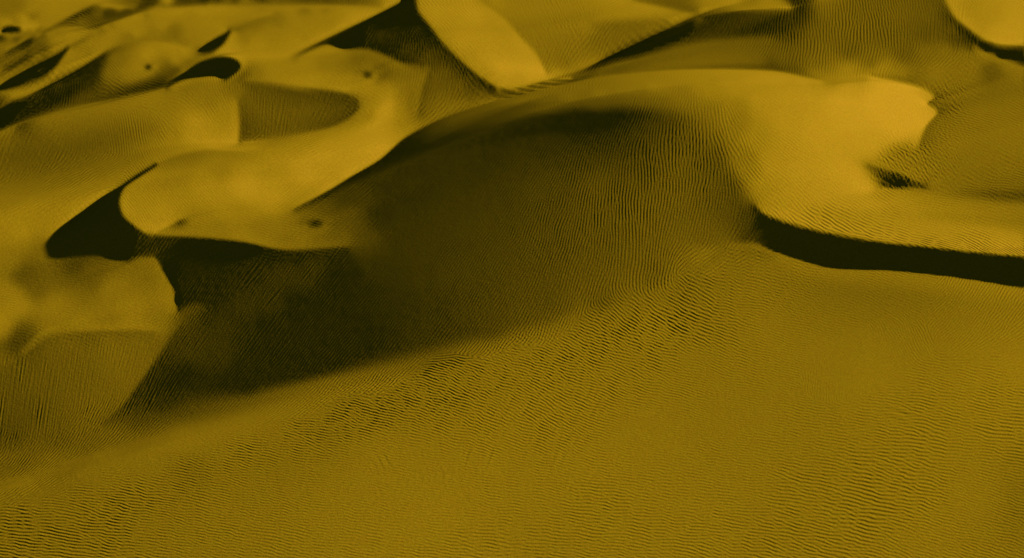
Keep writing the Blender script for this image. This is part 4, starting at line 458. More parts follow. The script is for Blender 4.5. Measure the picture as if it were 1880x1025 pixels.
-2,0,1,9079,1,9087,1,1,1,1,1,9003,-1,-2,-3,-3,-2,-2,-2,-1,0,2,4,5,8,10,13,18,22,15,10,11,10,5,0,3,7,12,16,18,18,19,17,
15,11,9,11,13,15,16,15,14,13,12,11,9,8,7,5,4,3,2,1,0,0,1,3,4,5,7,6,5,4,3,2,0,-2,-7,-13,-14,-15,-15,-13,-15,-18,-21,
-24,-26,-28,-30,-31,-31,-30,-29,-30,-30,-29,-30,-33,-36,-35,-34,-36,-39,-42,-43,-42,-43,-43,-42,-42,-42,-42,-42,-40,
-39,-38,-37,-35,-33,-32,-30,-28,-26,-25,-22,-19,-17,-13,-10,-8,-6,-5,-4,-4,-2,-2,-1,-1,-2,-2,-2,-2,-2,-1,0,0,3,6,9,6,
-6,-8,-7,-7,-1,-7,-9,-6,-5,-4,-3,-3,-2,-2,-2,-1,-1,-1,-1,-1,9005,1,2,1,1,1,1,1,1,1,1,0,1,1,1,1,9030,-1,9008,-1,-1,-1,
-2,-2,-2,-2,-2,-1,-1,9004,1,1,2,2,2,2,2,1,1,0,1,9011,-2,-5,-3,-2,-3,-2,-1,9187,3,0,-6,0,1,9003,3,9003,-1,0,2,0,-1,
9101,1,0,1,0,-2,0,-1,9003,6,0,-3,9017,-1,9091,-2,0,1,9164,1,2,4,6,8,10,13,16,19,22,25,27,29,30,31,32,31,30,27,25,22,
18,14,10,5,1,-1,-6,-14,-18,-22,-22,-22,-17,-15,-20,-20,-19,-19,-15,-14,-14,-12,-9,-9,-12,-15,-18,-20,-22,-23,-23,-19,
-16,-14,-13,-12,-12,-12,-11,-11,-10,-9,-9,-9,-8,-7,-6,-6,-6,-6,-7,-6,-4,-2,0,2,4,4,5,6,7,10,13,15,17,17,17,16,15,13,
12,12,11,11,11,11,11,11,12,13,13,13,12,11,11,11,13,15,16,17,17,17,16,16,15,14,13,12,11,11,12,12,11,10,9,8,7,6,3,2,0,
-3,-5,-6,-7,-7,-6,-5,-2,0,2,7,13,20,15,-7,-24,-18,-2,3,5,3,2,8,2,0,2,2,2,2,2,2,2,2,2,2,1,1,1,1,1,1,9003,1,9039,1,1,2,
1,9003,-1,-1,-1,9004,1,2,2,2,2,2,3,3,3,3,4,3,2,2,1,9021,-1,1,2,9003,1,9075,1,1,1,1,1,1,9105,-1,0,2,0,-1,9009,-1,9081,
1,9021,1,0,-3,0,1,9003,-1,0,4,0,-3,9017,-1,0,1,9259,-1,-2,-3,-4,-5,-6,-7,-8,-9,-10,-11,-11,-10,-10,-9,-9,-7,-6,-6,-5,
-5,-5,-5,-7,-8,-8,-7,-5,-3,-1,2,4,4,3,4,5,5,3,4,5,4,4,4,5,5,5,5,6,6,6,5,5,6,5,5,5,4,4,4,3,2,1,0,-1,-2,-2,0,5,9,10,12,
13,12,11,10,9,8,6,4,2,0,-2,-2,-2,-1,9017,1,1,2,1,0,-2,-3,-3,-3,-2,-2,-1,-1,-2,-1,-2,-1,0,0,1,2,2,3,5,5,6,6,7,7,7,7,6,
6,7,8,11,8,-6,-19,-15,0,5,5,5,3,2,0,-1,0,6,0,-3,9017,-1,0,1,9013,-1,-1,9015,1,1,1,1,1,1,9007,1,6,9,12,12,11,10,9,7,6,
5,4,3,3,2,2,1,1,1,1,2,2,2,2,1,1,1,9003,1,2,3,4,5,4,3,0,0,-1,-1,9058,-1,-1,-1,-1,-1,-1,-2,-2,-1,-1,9007,1,1,1,1,2,2,1,
1,9032,-1,9054,1,9031,1,9003,1,0,-1,0,1,0,-2,0,1,9011,-1,9015,1,0,-3,0,1,9043,-1,9003,1,9003,-1,9013,2,0,-4,0,2,9007,
-2,0,5,0,-3,9017,-1,0,1,9199,-1,9054,1,9008,1,1,2,2,2,2,3,3,3,3,4,3,4,4,3,3,3,4,4,4,4,4,4,5,3,2,2,3,1,0,1,2,1,-2,0,2,
9011,-1,9003,-1,-2,-2,-3,-3,-2,0,4,10,14,12,5,-1,-4,-7,-6,-4,-5,-5,-6,-5,-5,-5,-4,-4,-3,-3,-3,-2,-2,-2,-3,-3,-2,-2,-2,
-1,-1,0,0,1,2,3,4,4,4,4,2,0,-2,-2,-1,0,1,1,2,3,2,3,3,2,2,2,2,2,2,2,1,9003,-2,-3,-4,-4,-3,0,3,10,12,4,-9,-14,-7,2,7,5,
2,2,1,1,0,0,1,0,1,6,1,-2,1,9021,-1,-1,9005,1,1,1,1,1,1,1,1,1,2,1,1,9007,-1,-1,0,-1,-1,-1,-1,-1,-1,9004,1,1,1,0,-2,-6,
-9,-12,-14,-14,-10,-7,-4,-3,-3,-4,-4,-5,-5,-5,-5,-6,-6,-6,-7,-7,-7,-6,-3,-1,1,2,0,-2,-6,-6,-5,-3,-2,-5,-5,-5,-6,-7,-4,
-2,-2,1,9032,-1,-1,0,0,-1,-1,-2,-2,-2,-2,-3,-3,-2,-3,-3,-2,-2,9005,1,1,1,1,2,2,2,2,2,2,3,2,2,2,1,1,9019,-1,-1,-1,-1,
-1,9016,-1,9054,1,9031,1,0,-2,0,1,0,-1,9003,-3,0,2,9011,-1,0,1,9079,2,0,-4,0,2,9003,1,9007,-1,0,4,0,-2,9019,-1,9069,1,
9003,-2,9011,1,0,-2,9045,1,9065,-1,9054,1,9006,1,9003,1,1,0,1,1,1,1,1,1,0,1,1,1,1,1,9006,2,0,-1,0,2,0,-1,9003,-2,0,2,
9007,-1,-2,-2,-2,-3,-2,9003,2,5,9,10,7,0,-7,-10,-10,-9,-7,-5,-4,-4,-3,-3,-2,-1,-1,9004,1,1,2,2,3,4,4,4,4,3,3,3,3,2,3,
4,3,2,0,-2,-4,-4,-2,0,1,1,1,1,9014,-1,-1,-2,-2,-1,2,7,13,21,22,4,-18,-25,-16,-2,8,6,2,2,3,2,1,9006,-2,-1,4,0,-3,0,-1,
-1,-1,-1,-1,-1,-1,0,0,-1,9008,-1,0,2,2,1,1,1,1,1,1,1,1,1,9029,-1,-1,-1,9003,1,2,2,2,2,0,-2,-3,-4,-2,-2,-2,-4,-5,-6,-6,
-3,0,8,16,20,17,5,-8,-10,-4,1,3,3,2,1,1,1,1,2,2,2,3,4,3,1,0,-1,9024,-1,-1,-2,-2,-2,-2,-2,-3,-3,-3,-3,-2,-1,0,0,2,3,5,
8,7,6,5,4,3,3,3,3,3,3,4,4,4,4,3,3,1,0,0,-1,-2,-2,-2,-2,-1,-1,-1,9012,-1,-1,-1,-1,-1,9003,1,1,1,1,1,0,0,-1,9003,1,9007,
-1,9086,1,0,-2,0,2,0,-1,9003,-2,0,2,9017,3,0,-2,9017,-1,9049,2,9003,-4,0,2,9015,-1,0,3,0,-3,9085,1,0,-3,0,1,9019,-2,0,
1,9007,-1,9033,-1,9003,-1,9049,-1,0,1,0,1,9007,-1,9081,-1,-1,-1,-2,-1,0,-2,-4,-2,-1,-3,-5,-3,-2,-3,-4,-3,-2,-4,-5,-5,
-7,-8,-8,-7,-5,-2,-1,9005,-1,-4,-6,-10,-9,-5,0,3,4,6,6,6,8,9,9,8,7,6,6,5,3,1,9003,-1,-1,-2,-3,-3,-3,-4,-5,-5,-3,0,5,6,
1,-8,-8,-9,-7,-2,-1,-1,-1,-1,-1,-1,9006,1,9008,1,4,10,19,25,23,5,-27,-46,-33,-7,3,6,3,0,1,1,0,0,-1,-2,-2,-3,-3,-3,-2,
-2,-3,-3,-4,-2,0,-1,-3,9007,1,2,1,1,1,2,2,1,1,1,1,1,1,0,-2,-1,9025,-1,-1,-2,-2,-3,-3,-3,-4,-4,-4,-4,-4,-4,-3,-3,-3,-3,
-3,-3,-4,-5,-6,-8,-10,-11,-11,-10,-10,-8,-1,10,27,43,45,32,0,-32,-39,-25,-8,3,5,3,2,1,9013,-1,0,0,-3,0,1,9012,-1,-2,
-2,-3,-3,-4,-4,-4,-4,-4,-3,-3,-2,0,0,1,2,3,4,4,5,5,5,5,5,4,4,3,4,2,1,1,1,9003,-1,-2,-3,-3,-3,-2,-2,-2,-2,-2,-2,-1,-1,
9007,-1,-1,-1,-1,-1,-1,-1,-1,-1,-1,9003,1,2,2,2,2,1,0,0,-1,-1,-1,0,1,2,0,0,1,0,1,9007,-2,9084,-1,0,1,0,-1,0,2,0,-3,0,
1,9003,1,0,-1,9013,-1,0,1,9023,1,9009,3,0,-6,0,7,0,-3,9025,4,0,-4,0,2,0,-1,0,-1,9021,-2,9021,1,0,-1,0,1,9049,-1,0,2,0,
-1,0,-1,9025,1,0,-4,0,1,9041,-1,9003,-1,9049,-2,0,1,0,1,9007,-2,9063,-1,-1,-2,-2,-2,-2,-3,-3,-3,-3,-3,-2,-3,-4,-4,-4,
-4,-4,-4,-5,-5,-5,-4,-3,-2,0,4,9,8,1,0,0,-3,-4,-3,0,1,3,5,5,6,9,11,13,14,13,10,4,0,0,3,4,7,7,6,6,5,5,4,4,4,4,4,1,-1,
-2,-2,-2,-3,-2,-2,-1,9003,2,3,4,4,4,5,8,10,15,16,7,-9,-18,-11,-6,2,13,8,2,4,4,2,1,0,1,1,2,2,2,2,3,5,6,7,8,8,8,8,10,11,
14,9,-12,-37,-43,-27,-2,13,11,5,5,3,1,0,-1,-1,-2,-2,-3,-2,0,3,3,3,2,1,1,1,2,2,2,3,2,2,0,2,1,2,2,2,2,1,1,1,9005,-1,-1,
-1,-1,9003,1,1,-1,-1,0,1,1,9006,-1,-1,-2,-2,-3,-3,-4,-4,-5,-5,-5,-6,-7,-8,-10,-11,-12,-12,-11,-9,-6,-4,-3,-3,-4,-6,-8,
-10,-11,-12,-11,-8,-3,4,13,26,42,61,77,84,75,38,-11,-47,-62,-48,-22,-3,7,9,7,5,3,9020,2,0,-5,0,1,0,1,-1,-1,-2,-3,-4,
-6,-7,-8,-8,-8,-6,-5,-3,0,2,4,6,7,9,10,10,10,10,9,8,7,5,4,3,2,1,0,0,-1,-1,-2,-2,-2,-2,-4,-3,-2,-3,-5,-4,-4,-3,-2,-1,
-1,9006,-1,-1,-1,-1,-1,-1,-1,-1,-2,-1,-1,-1,-1,0,0,1,2,3,3,3,3,2,1,0,-2,-2,-1,0,0,2,4,6,6,5,3,-1,-5,-7,-1,0,0,1,9007,
-2,9074,1,9019,2,0,-1,9015,1,9033,3,0,-6,0,2,0,-2,0,9,0,-3,9021,1,0,-5,0,2,0,1,0,1,9009,1,9013,-4,0,1,9023,1,0,-2,
9043,1,9003,-1,0,-4,0,3,9003,1,9025,2,0,-6,0,1,9041,-2,0,1,9047,-1,9007,1,9007,-2,9068,1,1,2,2,3,3,5,5,5,6,7,8,10,12,
13,15,17,18,15,6,-8,-14,-6,7,13,15,21,23,20,16,11,6,0,-6,-2,6,5,-7,-17,-19,-8,4,8,6,1,-3,-3,-1,0,0,-6,-13,-18,-20,-18,
-15,-12,-8,-6,-3,-1,0,2,3,4,4,4,3,0,-1,-3,-4,-3,-1,0,-3,-8,-14,-18,-6,2,8,9,5,2,3,5,0,-2,1,3,5,8,7,7,7,6,6,4,3,0,-2,
-4,-7,-9,-11,-11,-13,-18,-23,-15,1,8,11,11,8,6,5,5,3,3,2,2,2,3,4,3,3,3,1,2,2,0,-1,0,2,2,2,4,5,6,6,2,3,8,-3,-5,-2,-2,
-2,-2,-2,-1,9003,1,1,1,1,1,0,0,1,9003,-1,-1,-2,-5,-4,-4,-5,-4,-4,-5,-5,-6,-6,-7,-8,-8,-9,-8,-8,-7,-5,-2,2,6,11,17,22,
27,30,30,29,26,23,21,21,23,27,32,37,40,42,42,36,20,-5,-39,-71,-91,-97,-86,-62,-27,2,18,26,25,22,17,12,11,6,3,4,4,3,2,
0,-4,-6,-8,-10,-12,-13,-14,-15,-16,-17,-17,-17,-18,-19,-19,-18,-18,-19,-14,-15,-19,-13,-12,-14,-17,-17,-13,-9,1,9,15,
20,22,22,21,19,16,13,10,7,4,2,0,-1,-2,-3,-3,-4,-4,-4,-4,-4,-5,-5,-5,-5,-5,-4,-4,-4,-4,-4,-3,-2,-4,-1,1,9019,1,2,2,3,3,
3,3,3,2,1,0,-1,-2,-3,-2,-2,0,3,6,9,11,11,8,2,-5,-11,-14,-12,-5,2,5,3,2,9003,1,9007,-2,9074,1,0,-1,9009,-1,0,2,0,-1,0,
3,0,-2,0,1,0,-1,0,2,0,2,0,-7,0,5,9011,-1,9025,-1,0,1,9003,-1,0,2,0,-3,0,-1,9003,1,9013,1,0,-3,9005,1,0,-1,0,-1,9009,
-1,9005,1,9007,-1,0,5,0,-2,9059,2,0,-1,0,2,0,-4,0,2,9009,-2,0,1,0,-2,0,1,9021,2,0,-5,0,1,9003,2,9037,-2,0,2,0,-1,9053,
2,9007,-1,9058,1,1,1,1,2,2,3,3,4,4,5,5,4,4,3,2,0,-3,-6,-8,-10,-13,-14,-15,-16,-15,-11,-3,9,19,22,16,3,-11,-19,-17,-4,
15,34,43,33,11,-19,-42,-41,-22,-3,7,-3,-12,-14,-12,-11,-8,3,13,4,-11,-10,0,7,11,13,14,14,15,15,14,13,11,10,7,5,2,-1,
-3,-5,-7,-8,-9,-10,-9,-7,-6,-4,-2,-2,0,0,-2,-3,-3,-1,5,11,4,4,8,6,2,-4,-11,-16,-20,-20,-19,-17,-15,-13,-11,-9,-7,-5,
-3,0,0,1,2,2,5,4,2,0,-1,0,0,-2,-3,0,3,4,3,2,1,1,9009,1,2,2,1,9004,-2,0,6,10,8,3,2,2,2,1,1,0,0,-1,-2,-3,-3,-4,-4,-4,-4,
-4,-4,-4,-4,-4,-4,-4,-4,-4,-5,-2,-1,-2,-1,0,3,6,10,13,17,21,23,25,24,22,18,13,7,2,-1,-4,-4,-1,6,14,21,24,29,30,24,4,
-28,-55,-69,-78,-66,-38,-7,16,27,28,21,12,5,0,-5,-9,-11,-13,-13,-13,-14,-14,-14,-15,-16,-13,-11,-8,-4,1,6,13,23,36,50,
63,74,83,92,99,103,102,98,91,82,72,62,52,47,43,40,42,40,34,24,13,4,-5,-9,-12,-14,-14,-14,-13,-12,-11,-9,-8,-7,-6,-6,
-5,-4,-4,-4,-4,-4,-3,-3,-2,-2,-1,-1,-1,9007,-1,-2,-1,-3,-1,2,9007,1,1,2,2,2,2,1,2,2,2,1,1,1,0,0,-2,-3,-3,-4,-4,-3,-1,
2,6,11,15,16,13,5,-6,-19,-27,-27,-20,-11,0,5,7,5,3,1,9007,1,9007,-1,9076,-1,9009,2,9003,-3,9003,5,0,-2,0,-1,0,2,0,-5,
0,7,0,-2,9003,1,9003,-2,0,1,0,1,9021,1,9007,-1,0,4,0,-2,9003,-1,9029,-3,9007,-1,9017,-4,0,8,0,-2,9021,1,0,-3,0,1,9023,
1,0,-2,0,4,0,-5,0,4,0,-1,0,-1,9015,-1,9071,-2,0,1,0,-1,9033,-2,9003,1,9023,-1,9061,-1,-2,-3,-3,-3,-3,-3,-2,-2,0,1,3,4,
7,9,10,11,11,10,7,2,-5,-14,-25,-34,-28,-13,13,34,29,3,-37,-71,-81,-69,-43,-23,-11,-4,-6,-5,2,10,15,25,45,62,52,20,-18,
-35,-19,5,12,14,13,9,5,0,-4,-6,-9,-11,-12,-14,-15,-15,-15,-14,-12,-9,-7,-5,-3,-2,-1,-2,-3,-2,-2,-2,-3,-3,-3,0,3,9,15,
18,8,-11,-21,-23,-18,-7,2,8,10,10,10,10,9,9,8,7,6,5,5,4,4,3,4,3,1,2,1,1,2,3,4,2,-1,-2,-2,-3,-5,-9,-11,-9,-5,-3,-1,0,2,
4,2,2,2,3,3,4,4,3,3,2,2,0,-1,-2,-3,-4,-8,-8,-4,-2,-5,-4,-4,-3,-3,-3,-2,-2,-3,-3,-4,-3,-3,-2,-1,0,1,2,3,4,6,7,10,11,9,
8,15,23,26,27,22,14,6,-1,-5,-6,-6,-4,-2,9003,1,4,9,14,16,11,-11,-46,-83,-98,-78,-32,5,25,28,24,15,6,2,0,-3,-5,-6,-6,
-4,0,2,5,9,12,16,19,22,26,30,33,33,34,36,38,39,38,35,29,21,12,2,-8,-18,-28,-35,-39,-39,-37,-33,-27,-20,-14,-10,-9,-9,
-11,-12,-13,-13,-13,-12,-11,-10,-8,-6,-5,-4,-4,-3,-3,-3,-2,-2,-2,-2,-2,-1,9003,1,1,1,9004,-1,-1,-1,-1,0,0,1,2,3,4,4,5,
4,4,4,2,4,8,-1,-3,0,0,1,1,1,1,1,2,1,0,0,-2,-2,-2,-3,-3,-3,-5,-4,-2,2,9,14,19,20,18,12,0,-17,-30,-35,-28,-13,1,10,13,
11,9,6,4,2,9020,-1,9054,-1,9029,-1,0,3,0,-3,0,-1,9003,-1,0,3,9003,-5,0,7,0,2,0,-3,0,-2,0,4,0,-1,9023,1,0,-1,9011,-1,
9023,-1,9003,1,9011,-1,9023,-3,0,3,0,-1,9023,1,0,-1,9015,1,0,2,0,-7,0,7,9005,-1,9009,-1,9003,1,9003,-2,0,2,9073,-2,0,
6,0,-2,9019,3,0,-1,0,1,0,-1,0,-1,0,1,0,1,9029,-1,9056,-1,0,-1,-2,-2,-3,-4,-5,-6,-7,-9,-10,-10,-11,-11,-11,-11,-11,-9,
-6,-3,2,6,11,17,21,25,24,14,-7,-29,-35,-13,14,29,33,29,25,21,20,24,34,60,90,87,48,-16,-62,-77,-73,-45,-12,0,1,-2,-7,
-11,-13,-15,-15,-13,-13,-11,-9,-7,-4,-2,0,2,4,7,8,9,8,3,-2,1,8,13,20,24,24,23,20,17,16,16,14,7,-4,-16,-22,-18,-9,-2,4,
5,3,3,2,1,1,0,0,-1,-1,-2,-2,-3,-3,-3,-4,-4,-4,-4,-5,-4,-4,-5,-4,-2,0,3,2,2,2,2,3,3,3,4,6,7,8,6,2,-2,-7,-10,-11,-9,-6,
-4,-5,-5,-6,-6,-6,-6,-5,-5,-4,-4,-3,-3,-3,-3,-4,-8,-6,0,-7,-6,-1,0,1,2,3,3,3,4,4,5,7,8,9,10,10,10,9,8,6,4,2,2,2,4,5,4,
0,-8,-20,-18,-14,-20,-28,-29,-26,-20,-14,-9,-9,-19,-31,-39,-36,-17,9,24,29,25,18,13,10,9,6,7,12,18,22,23,21,18,15,12,
9,5,0,-1,-1,-2,-4,-8,-16,-25,-34,-39,-45,-48,-50,-50,-48,-44,-40,-34,-28,-21,-14,-8,-4,-1,0,-1,-3,-5,-7,-8,-9,-8,-8,
-7,-6,-5,-5,-4,-3,-3,-2,-2,-2,-1,-1,9005,1,1,9005,-1,-1,-1,0,0,1,2,2,3,4,4,5,5,4,4,3,2,2,1,0,0,-1,-2,-2,-2,-2,-2,0,2,
8,3,-7,-9,-5,-4,-2,-3,-4,-4,-4,-4,-4,-4,-4,-2,2,8,13,16,14,16,13,-5,-24,-38,-40,-26,-5,8,15,14,10,7,4,2,1,9083,-1,
9027,-6,0,4,0,-1,9009,6,0,-3,0,-4,0,4,0,-2,9019,1,0,-3,0,4,0,-1,0,-1,0,1,9005,2,0,-4,0,1,9005,1,9021,-1,0,2,9023,1,
9013,-2,0,6,0,-3,9027,1,0,-3,0,3,9003,1,9113,-2,0,7,0,-2,9017,5,0,-9,0,4,9094,-1,-1,-2,-3,-4,-5,-6,-8,-9,-11,-14,-18,
-22,-27,-32,-39,-47,-55,-64,-73,-81,-88,-93,-96,-94,-87,-76,-62,-50,-41,-36,-31,-20,-6,10,21,30,29,12,-22,-66,-95,-76,
-36,-7,9,7,3,3,2,9003,1,3,5,6,8,8,9,11,10,9,9,8,6,5,3,1,-1,-1,-2,-2,4,7,-5,-18,-25,-28,-30,-31,-29,-24,-18,-13,-9,-7,
-5,-1,4,7,8,7,6,4,5,3,3,-5,-14,-15,-12,-10,-6,-2,1,5,7,10,11,12,12,12,10,9,7,6,6,6,6,4,-1,-3,-2,-2,-1,9005,-1,-2,-3,
-3,-2,-1,0,1,2,2,0,-3,-3,-2,-1,-2,-4,-5,-5,-4,-4,-2,0,2,5,6,6,5,4,4,7,-2,-8,-7,1,5,9,12,11,9,6,3,1,0,-1,-4,-6,-8,-10,
-11,-13,-15,-18,-21,-24,-26,-26,-24,-18,-8,4,17,26,37,35,14,-7,-16,-14,-3,9,15,16,14,10,5,0,-5,-10,-13,-16,-20,-24,
-28,-32,-35,-36,-35,-31,-25,-18,-10,-3,3,8,12,15,15,15,13,11,9,7,6,5,5,5,6,7,7,7,6,5,4,3,3,2,1,1,2,2,3,3,4,4,4,4,4,4,
3,3,2,2,2,2,1,1,1,1,9004,-1,-1,0,0,1,2,2,3,4,4,4,5,5,5,4,3,2,2,9005,-1,-1,-1,-1,9009,-1,-2,-4,-6,-4,3,9,0,-12,-19,-19,
-15,-9,-3,5,11,13,10,2,-7,-14,-23,-40,-52,-41,-15,0,8,5,-3,-7,-11,-13,-15,-16,-17,-18,-18,-18,-18,-18,-18,-17,-16,-16,
-15,-14,-12,-10,-9,-8,-6,-5,-4,-2,9086,-1,9009,1,9005,1,0,2,0,-4,0,4,0,-1,9017,1,9011,1,0,-2,9009,2,0,-3,0,1,9007,-2,
9003,-1,0,-1,9013,-1,9027,-2,0,1,9013,-1,0,4,0,-5,0,2,9003,-1,9145,-3,0,7,0,-2,0,-1,0,2,9007,-3,0,1,0,-1,9009,-1,9017,
-1,9070,-2,-3,-6,-8,-12,-16,-20,-23,-25,-26,-25,-23,-18,-12,-5,3,11,20,28,35,42,47,51,54,54,51,41,27,16,7,-7,-22,-33,
-38,-32,-15,3,16,22,25,26,24,20,16,15,13,11,9,7,5,3,2,1,0,-1,-1,0,3,6,7,8,10,10,10,8,3,-3,-10,-16,-18,-14,-8,0,7,11,
13,15,16,18,20,21,15,4,1,6,13,16,19,23,26,28,28,27,23,17,12,8,11,22,26,16,8,2,-1,-3,-5,-6,-7,-7,-7,-6,-6,-5,-4,-4,-4,
-4,-4,-3,-2,-2,-2,-2,-2,-2,-2,-2,-3,-3,-3,-3,-4,-5,-5,-5,-5,-5,-3,-2,0,2,4,2,2,8,15,17,17,15,11,10,11,14,19,24,29,32,
30,24,17,10,7,17,28,27,11,-8,-19,-24,-23,-22,-21,-19,-16,-15,-13,-7,-1,5,10,14,19,22,26,30,31,28,18,-4,-28,-47,-46,
-23,-2,2,-1,-3,-4,-3,-4,-6,-8,-6,-1,5,14,25,36,46,50,49,44,37,29,21,13,6,0,-6,-11,-14,-16,-16,-15,-14,-12,-10,-8,-6,
-5,-4,-3,-2,9022,-1,-1,-1,-1,9006,1,2,3,3,3,3,4,4,4,5,5,4,3,2,1,0,0,-1,-2,-2,-1,-1,-1,-1,-1,-1,-1,9004,-1,-2,-3,-3,-4,
-4,-4,-4,-4,-4,-3,-2,2,6,13,21,27,30,29,30,37,51,69,81,78,60,38,25,23,25,27,30,38,46,45,41,37,35,39,43,52,61,70,77,82,
87,88,90,92,96,100,101,102,101,99,96,92,86,80,73,65,57,48,40,24,10,3,2,9099,-1,9007,-1,9039,1,0,-1,9003,1,9013,-4,0,9,
0,-2,9043,-1,9013,1,9003,-2,0,3,0,-3,0,-1,9009,-1,9003,1,9003,-4,0,4,0,-2,0,1,0,1,9003,2,0,1,9113,-1,0,3,0,-4,0,1,
9005,-2,9007,-2,9023,2,0,-1,9066,1,9006,2,4,7,12,17,21,27,29,28,25,21,15,13,12,12,11,9,7,6,6,6,4,-1,-10,-18,-12,2,10,
14,13,10,7,4,2,2,2,0,-1,-2,0,1,2,3,5,8,12,16,19,21,21,20,17,13,9,3,-1,-5,-6,-6,-3,2,6,11,16,19,22,23,22,19,15,11,6,1,
-6,-16,-27,-33,-32,-31,-33,-39,-44,-48,-50,-51,-50,-47,-44,-39,-30,-19,-14,-11,-15,-20,-22,-15,-5,-8,-8,-4,-2,0,0,1,1,
1,1,9004,-1,-1,-1,-1,-1,-2,-2,-3,-3,-3,-3,-2,0,1,4,6,8,11,14,18,21,23,20,11,0,-6,-5,3,13,18,17,13,6,-3,-13,-20,-25,
-28,-31,-30,-28,-35,-36,-32,-28,-25,-22,-22,-19,-16,-14,-7,3,28,46,37,25,15,1,-6,-6,-5,-6,-4,1,-2,-11,-25,-39,-46,-37,
-8,35,63,86,105,105,93,69,38,10,-10,-23,-30,-30,-36,-43,-45,-44,-42,-40,-38,-37,-35,-31,-27,-23,-20,-16,-12,-8,-4,-1,
2,4,6,7,9,10,10,11,10,10,9,9,8,8,7,7,6,5,4,3,3,2,1,0,0,-1,-2,-2,-2,-2,-2,-2,-2,-2,-2,-1,0,1,2,3,3,3,3,3,3,3,3,3,2,2,1,
9007,-1,-1,9004,-1,-2,-1,-1,-1,-1,-1,-2,-2,-3,-3,-3,-3,-2,-3,-3,-2,0,3,7,12,16,17,15,12,7,1,-7,-17,-25,-31,-33,-33,
-33,-33,-32,-30,-26,-18,-12,-16,-29,-52,-77,-93,-98,-94,-87,-82,-79,-78,-77,-72,-69,-72,-77,-82,-85,-87,-87,-85,-81,
-80,-79,-78,-78,-77,-75,-73,-70,-65,-59,-52,-45,-36,-27,-20,-14,-13,-10,-5,-1,9065,1,9019,-1,9009,1,9005,-1,9003,-1,0,
1,9037,-1,9015,2,0,-5,0,5,0,-1,0,-1,9039,3,0,-1,9011,1,9007,-1,9005,2,0,-2,9003,2,0,-3,9003,2,0,-5,0,3,9005,-1,0,1,
9125,2,0,1,0,-1,9003,1,9007,-3,9025,-2,0,2,9066,1,0,0,1,1,0,0,-2,-4,-5,-7,-7,-7,-8,-9,-10,-14,-16,-16,-15,-15,-13,-10,
-8,-3,2,6,9,11,12,13,14,14,14,15,17,16,12,12,13,13,12,12,12,12,12,9,3,-6,-17,-29,-40,-50,-57,-62,-63,-62,-58,-54,-49,
-45,-40,-36,-31,-27,-24,-20,-16,-13,-10,-6,-3,0,1,3,5,7,9,12,13,13,12,11,9,8,8,9,11,12,12,12,10,10,8,6,4,5,3,-3,4,13,
11,14,6,0,2,2,0,-1,-1,-1,-2,-2,-2,-2,-2,-3,-3,-2,-2,-1,0,2,3,6,8,10,13,14,15,14,12,9,4,-1,-9,-20,-32,-41,-46,-46,-34,
-18,-16,-28,-34,-31,-26,-24,-23,-21,-19,-16,-12,-8,-4,0,3,6,11,16,18,22,26,30,33,33,29,24,16,8,4,4,5,4,4,1,-2,6,15,9,
-13,-36,-57,-76,-92,-104,-103,-88,-67,-49,-33,-12,3,10,11,11,9,10,10,10,9,8,7,7,8,8,8,8,8,8,7,7,6,6,5,5,5,5,5,5,4,3,3,
2,0,0,-2,-3,-5,-8,-10,-13,-14,-16,-18,-19,-20,-20,-19,-17,-14,-9,-5,-2,2,6,10,13,17,21,24,27,29,31,31,31,29,27,24,21,
18,15,12,10,7,4,2,9007,-1,-2,-3,-4,-5,-5,-5,-5,-4,-4,-3,-1,0,1,2,2,1,9004,4,7,9,10,8,6,2,-3,-8,-14,-19,-22,-24,-22,
-19,-15,-10,-5,0,7,15,22,27,28,22,14,6,2,3,7,11,12,3,-8,-17,-22,-20,-14,-4,7,17,26,32,39,40,37,32,27,22,18,16,14,14,
14,14,16,17,18,18,17,13,8,2,-5,-8,-8,-4,0,2,2,2,9064,-1,0,1,9019,-1,0,1,9009,-1,0,2,9049,1,9011,1,0,-4,0,3,0,-1,9037,
1,0,-2,9003,1,9009,1,0,-3,0,1,9017,2,0,-5,0,3,0,-3,9111,1,0,-1,9039,-3,9092,-1,0,1,9005,2,3,5,7,8,9,10,10,9,7,5,2,-1,
-4,-6,-8,-8,-10,-9,-9,-10,-12,-16,-20,-23,-25,-29,-36,-38,-39,-38,-36,-34,-30,-25,-19,-11,-4,4,10,15,18,20,21,21,20,
19,18,16,15,14,13,12,10,9,8,8,8,7,6,5,5,5,4,4,3,2,2,1,0,0,-1,-2,-3,-2,0,4,6,7,2,-1,-1,-1,9003,1,1,1,0,0,-2,-6,-4,-4,
-12,-14,-11,-11,-11,-11,-12,-12,-12,-11,-11,-11,-11,-11,-10,-9,-8,-7,-7,-7,-9,-12,-16,-21,-28,-34,-39,-42,-42,-37,-30,
-22,-14,-7,-3,-3,-7,-12,-14,-7,2,10,15,16,14,13,11,12,10,10,12,16,18,17,16,16,11,5,2,-4,-10,-13,-14,-12,-8,-3,2,0,-6,
-16,-26,-36,-46,-51,-48,-36,-14,10,28,35,35,32,26,22,19,17,15,13,10,8,5,2,9034,1,1,2,2,2,2,3,3,4,5,6,6,7,8,8,9,9,9,9,
9,9,9,9,9,9,8,8,8,7,6,3,0,-3,-8,-13,-19,-27,-32,-31,-23,-14,-8,-6,-6,-7,-7,-6,-5,-3,-1,1,2,2,2,2,2,1,1,0,-1,-2,-3,-2,
0,3,7,11,10,3,-2,-5,-5,-2,1,4,8,12,15,18,20,23,26,28,26,22,17,11,7,6,7,9,7,0,-12,-26,-36,-40,-36,-26,-13,2,15,27,34,
35,31,23,12,2,-5,-10,-14,-15,-12,-10,-7,-4,-1,9003,-2,-4,-8,-10,-13,-13,-11,-8,-3,1,4,5,5,3,2,1,0,0,1,9064,-1,0,1,
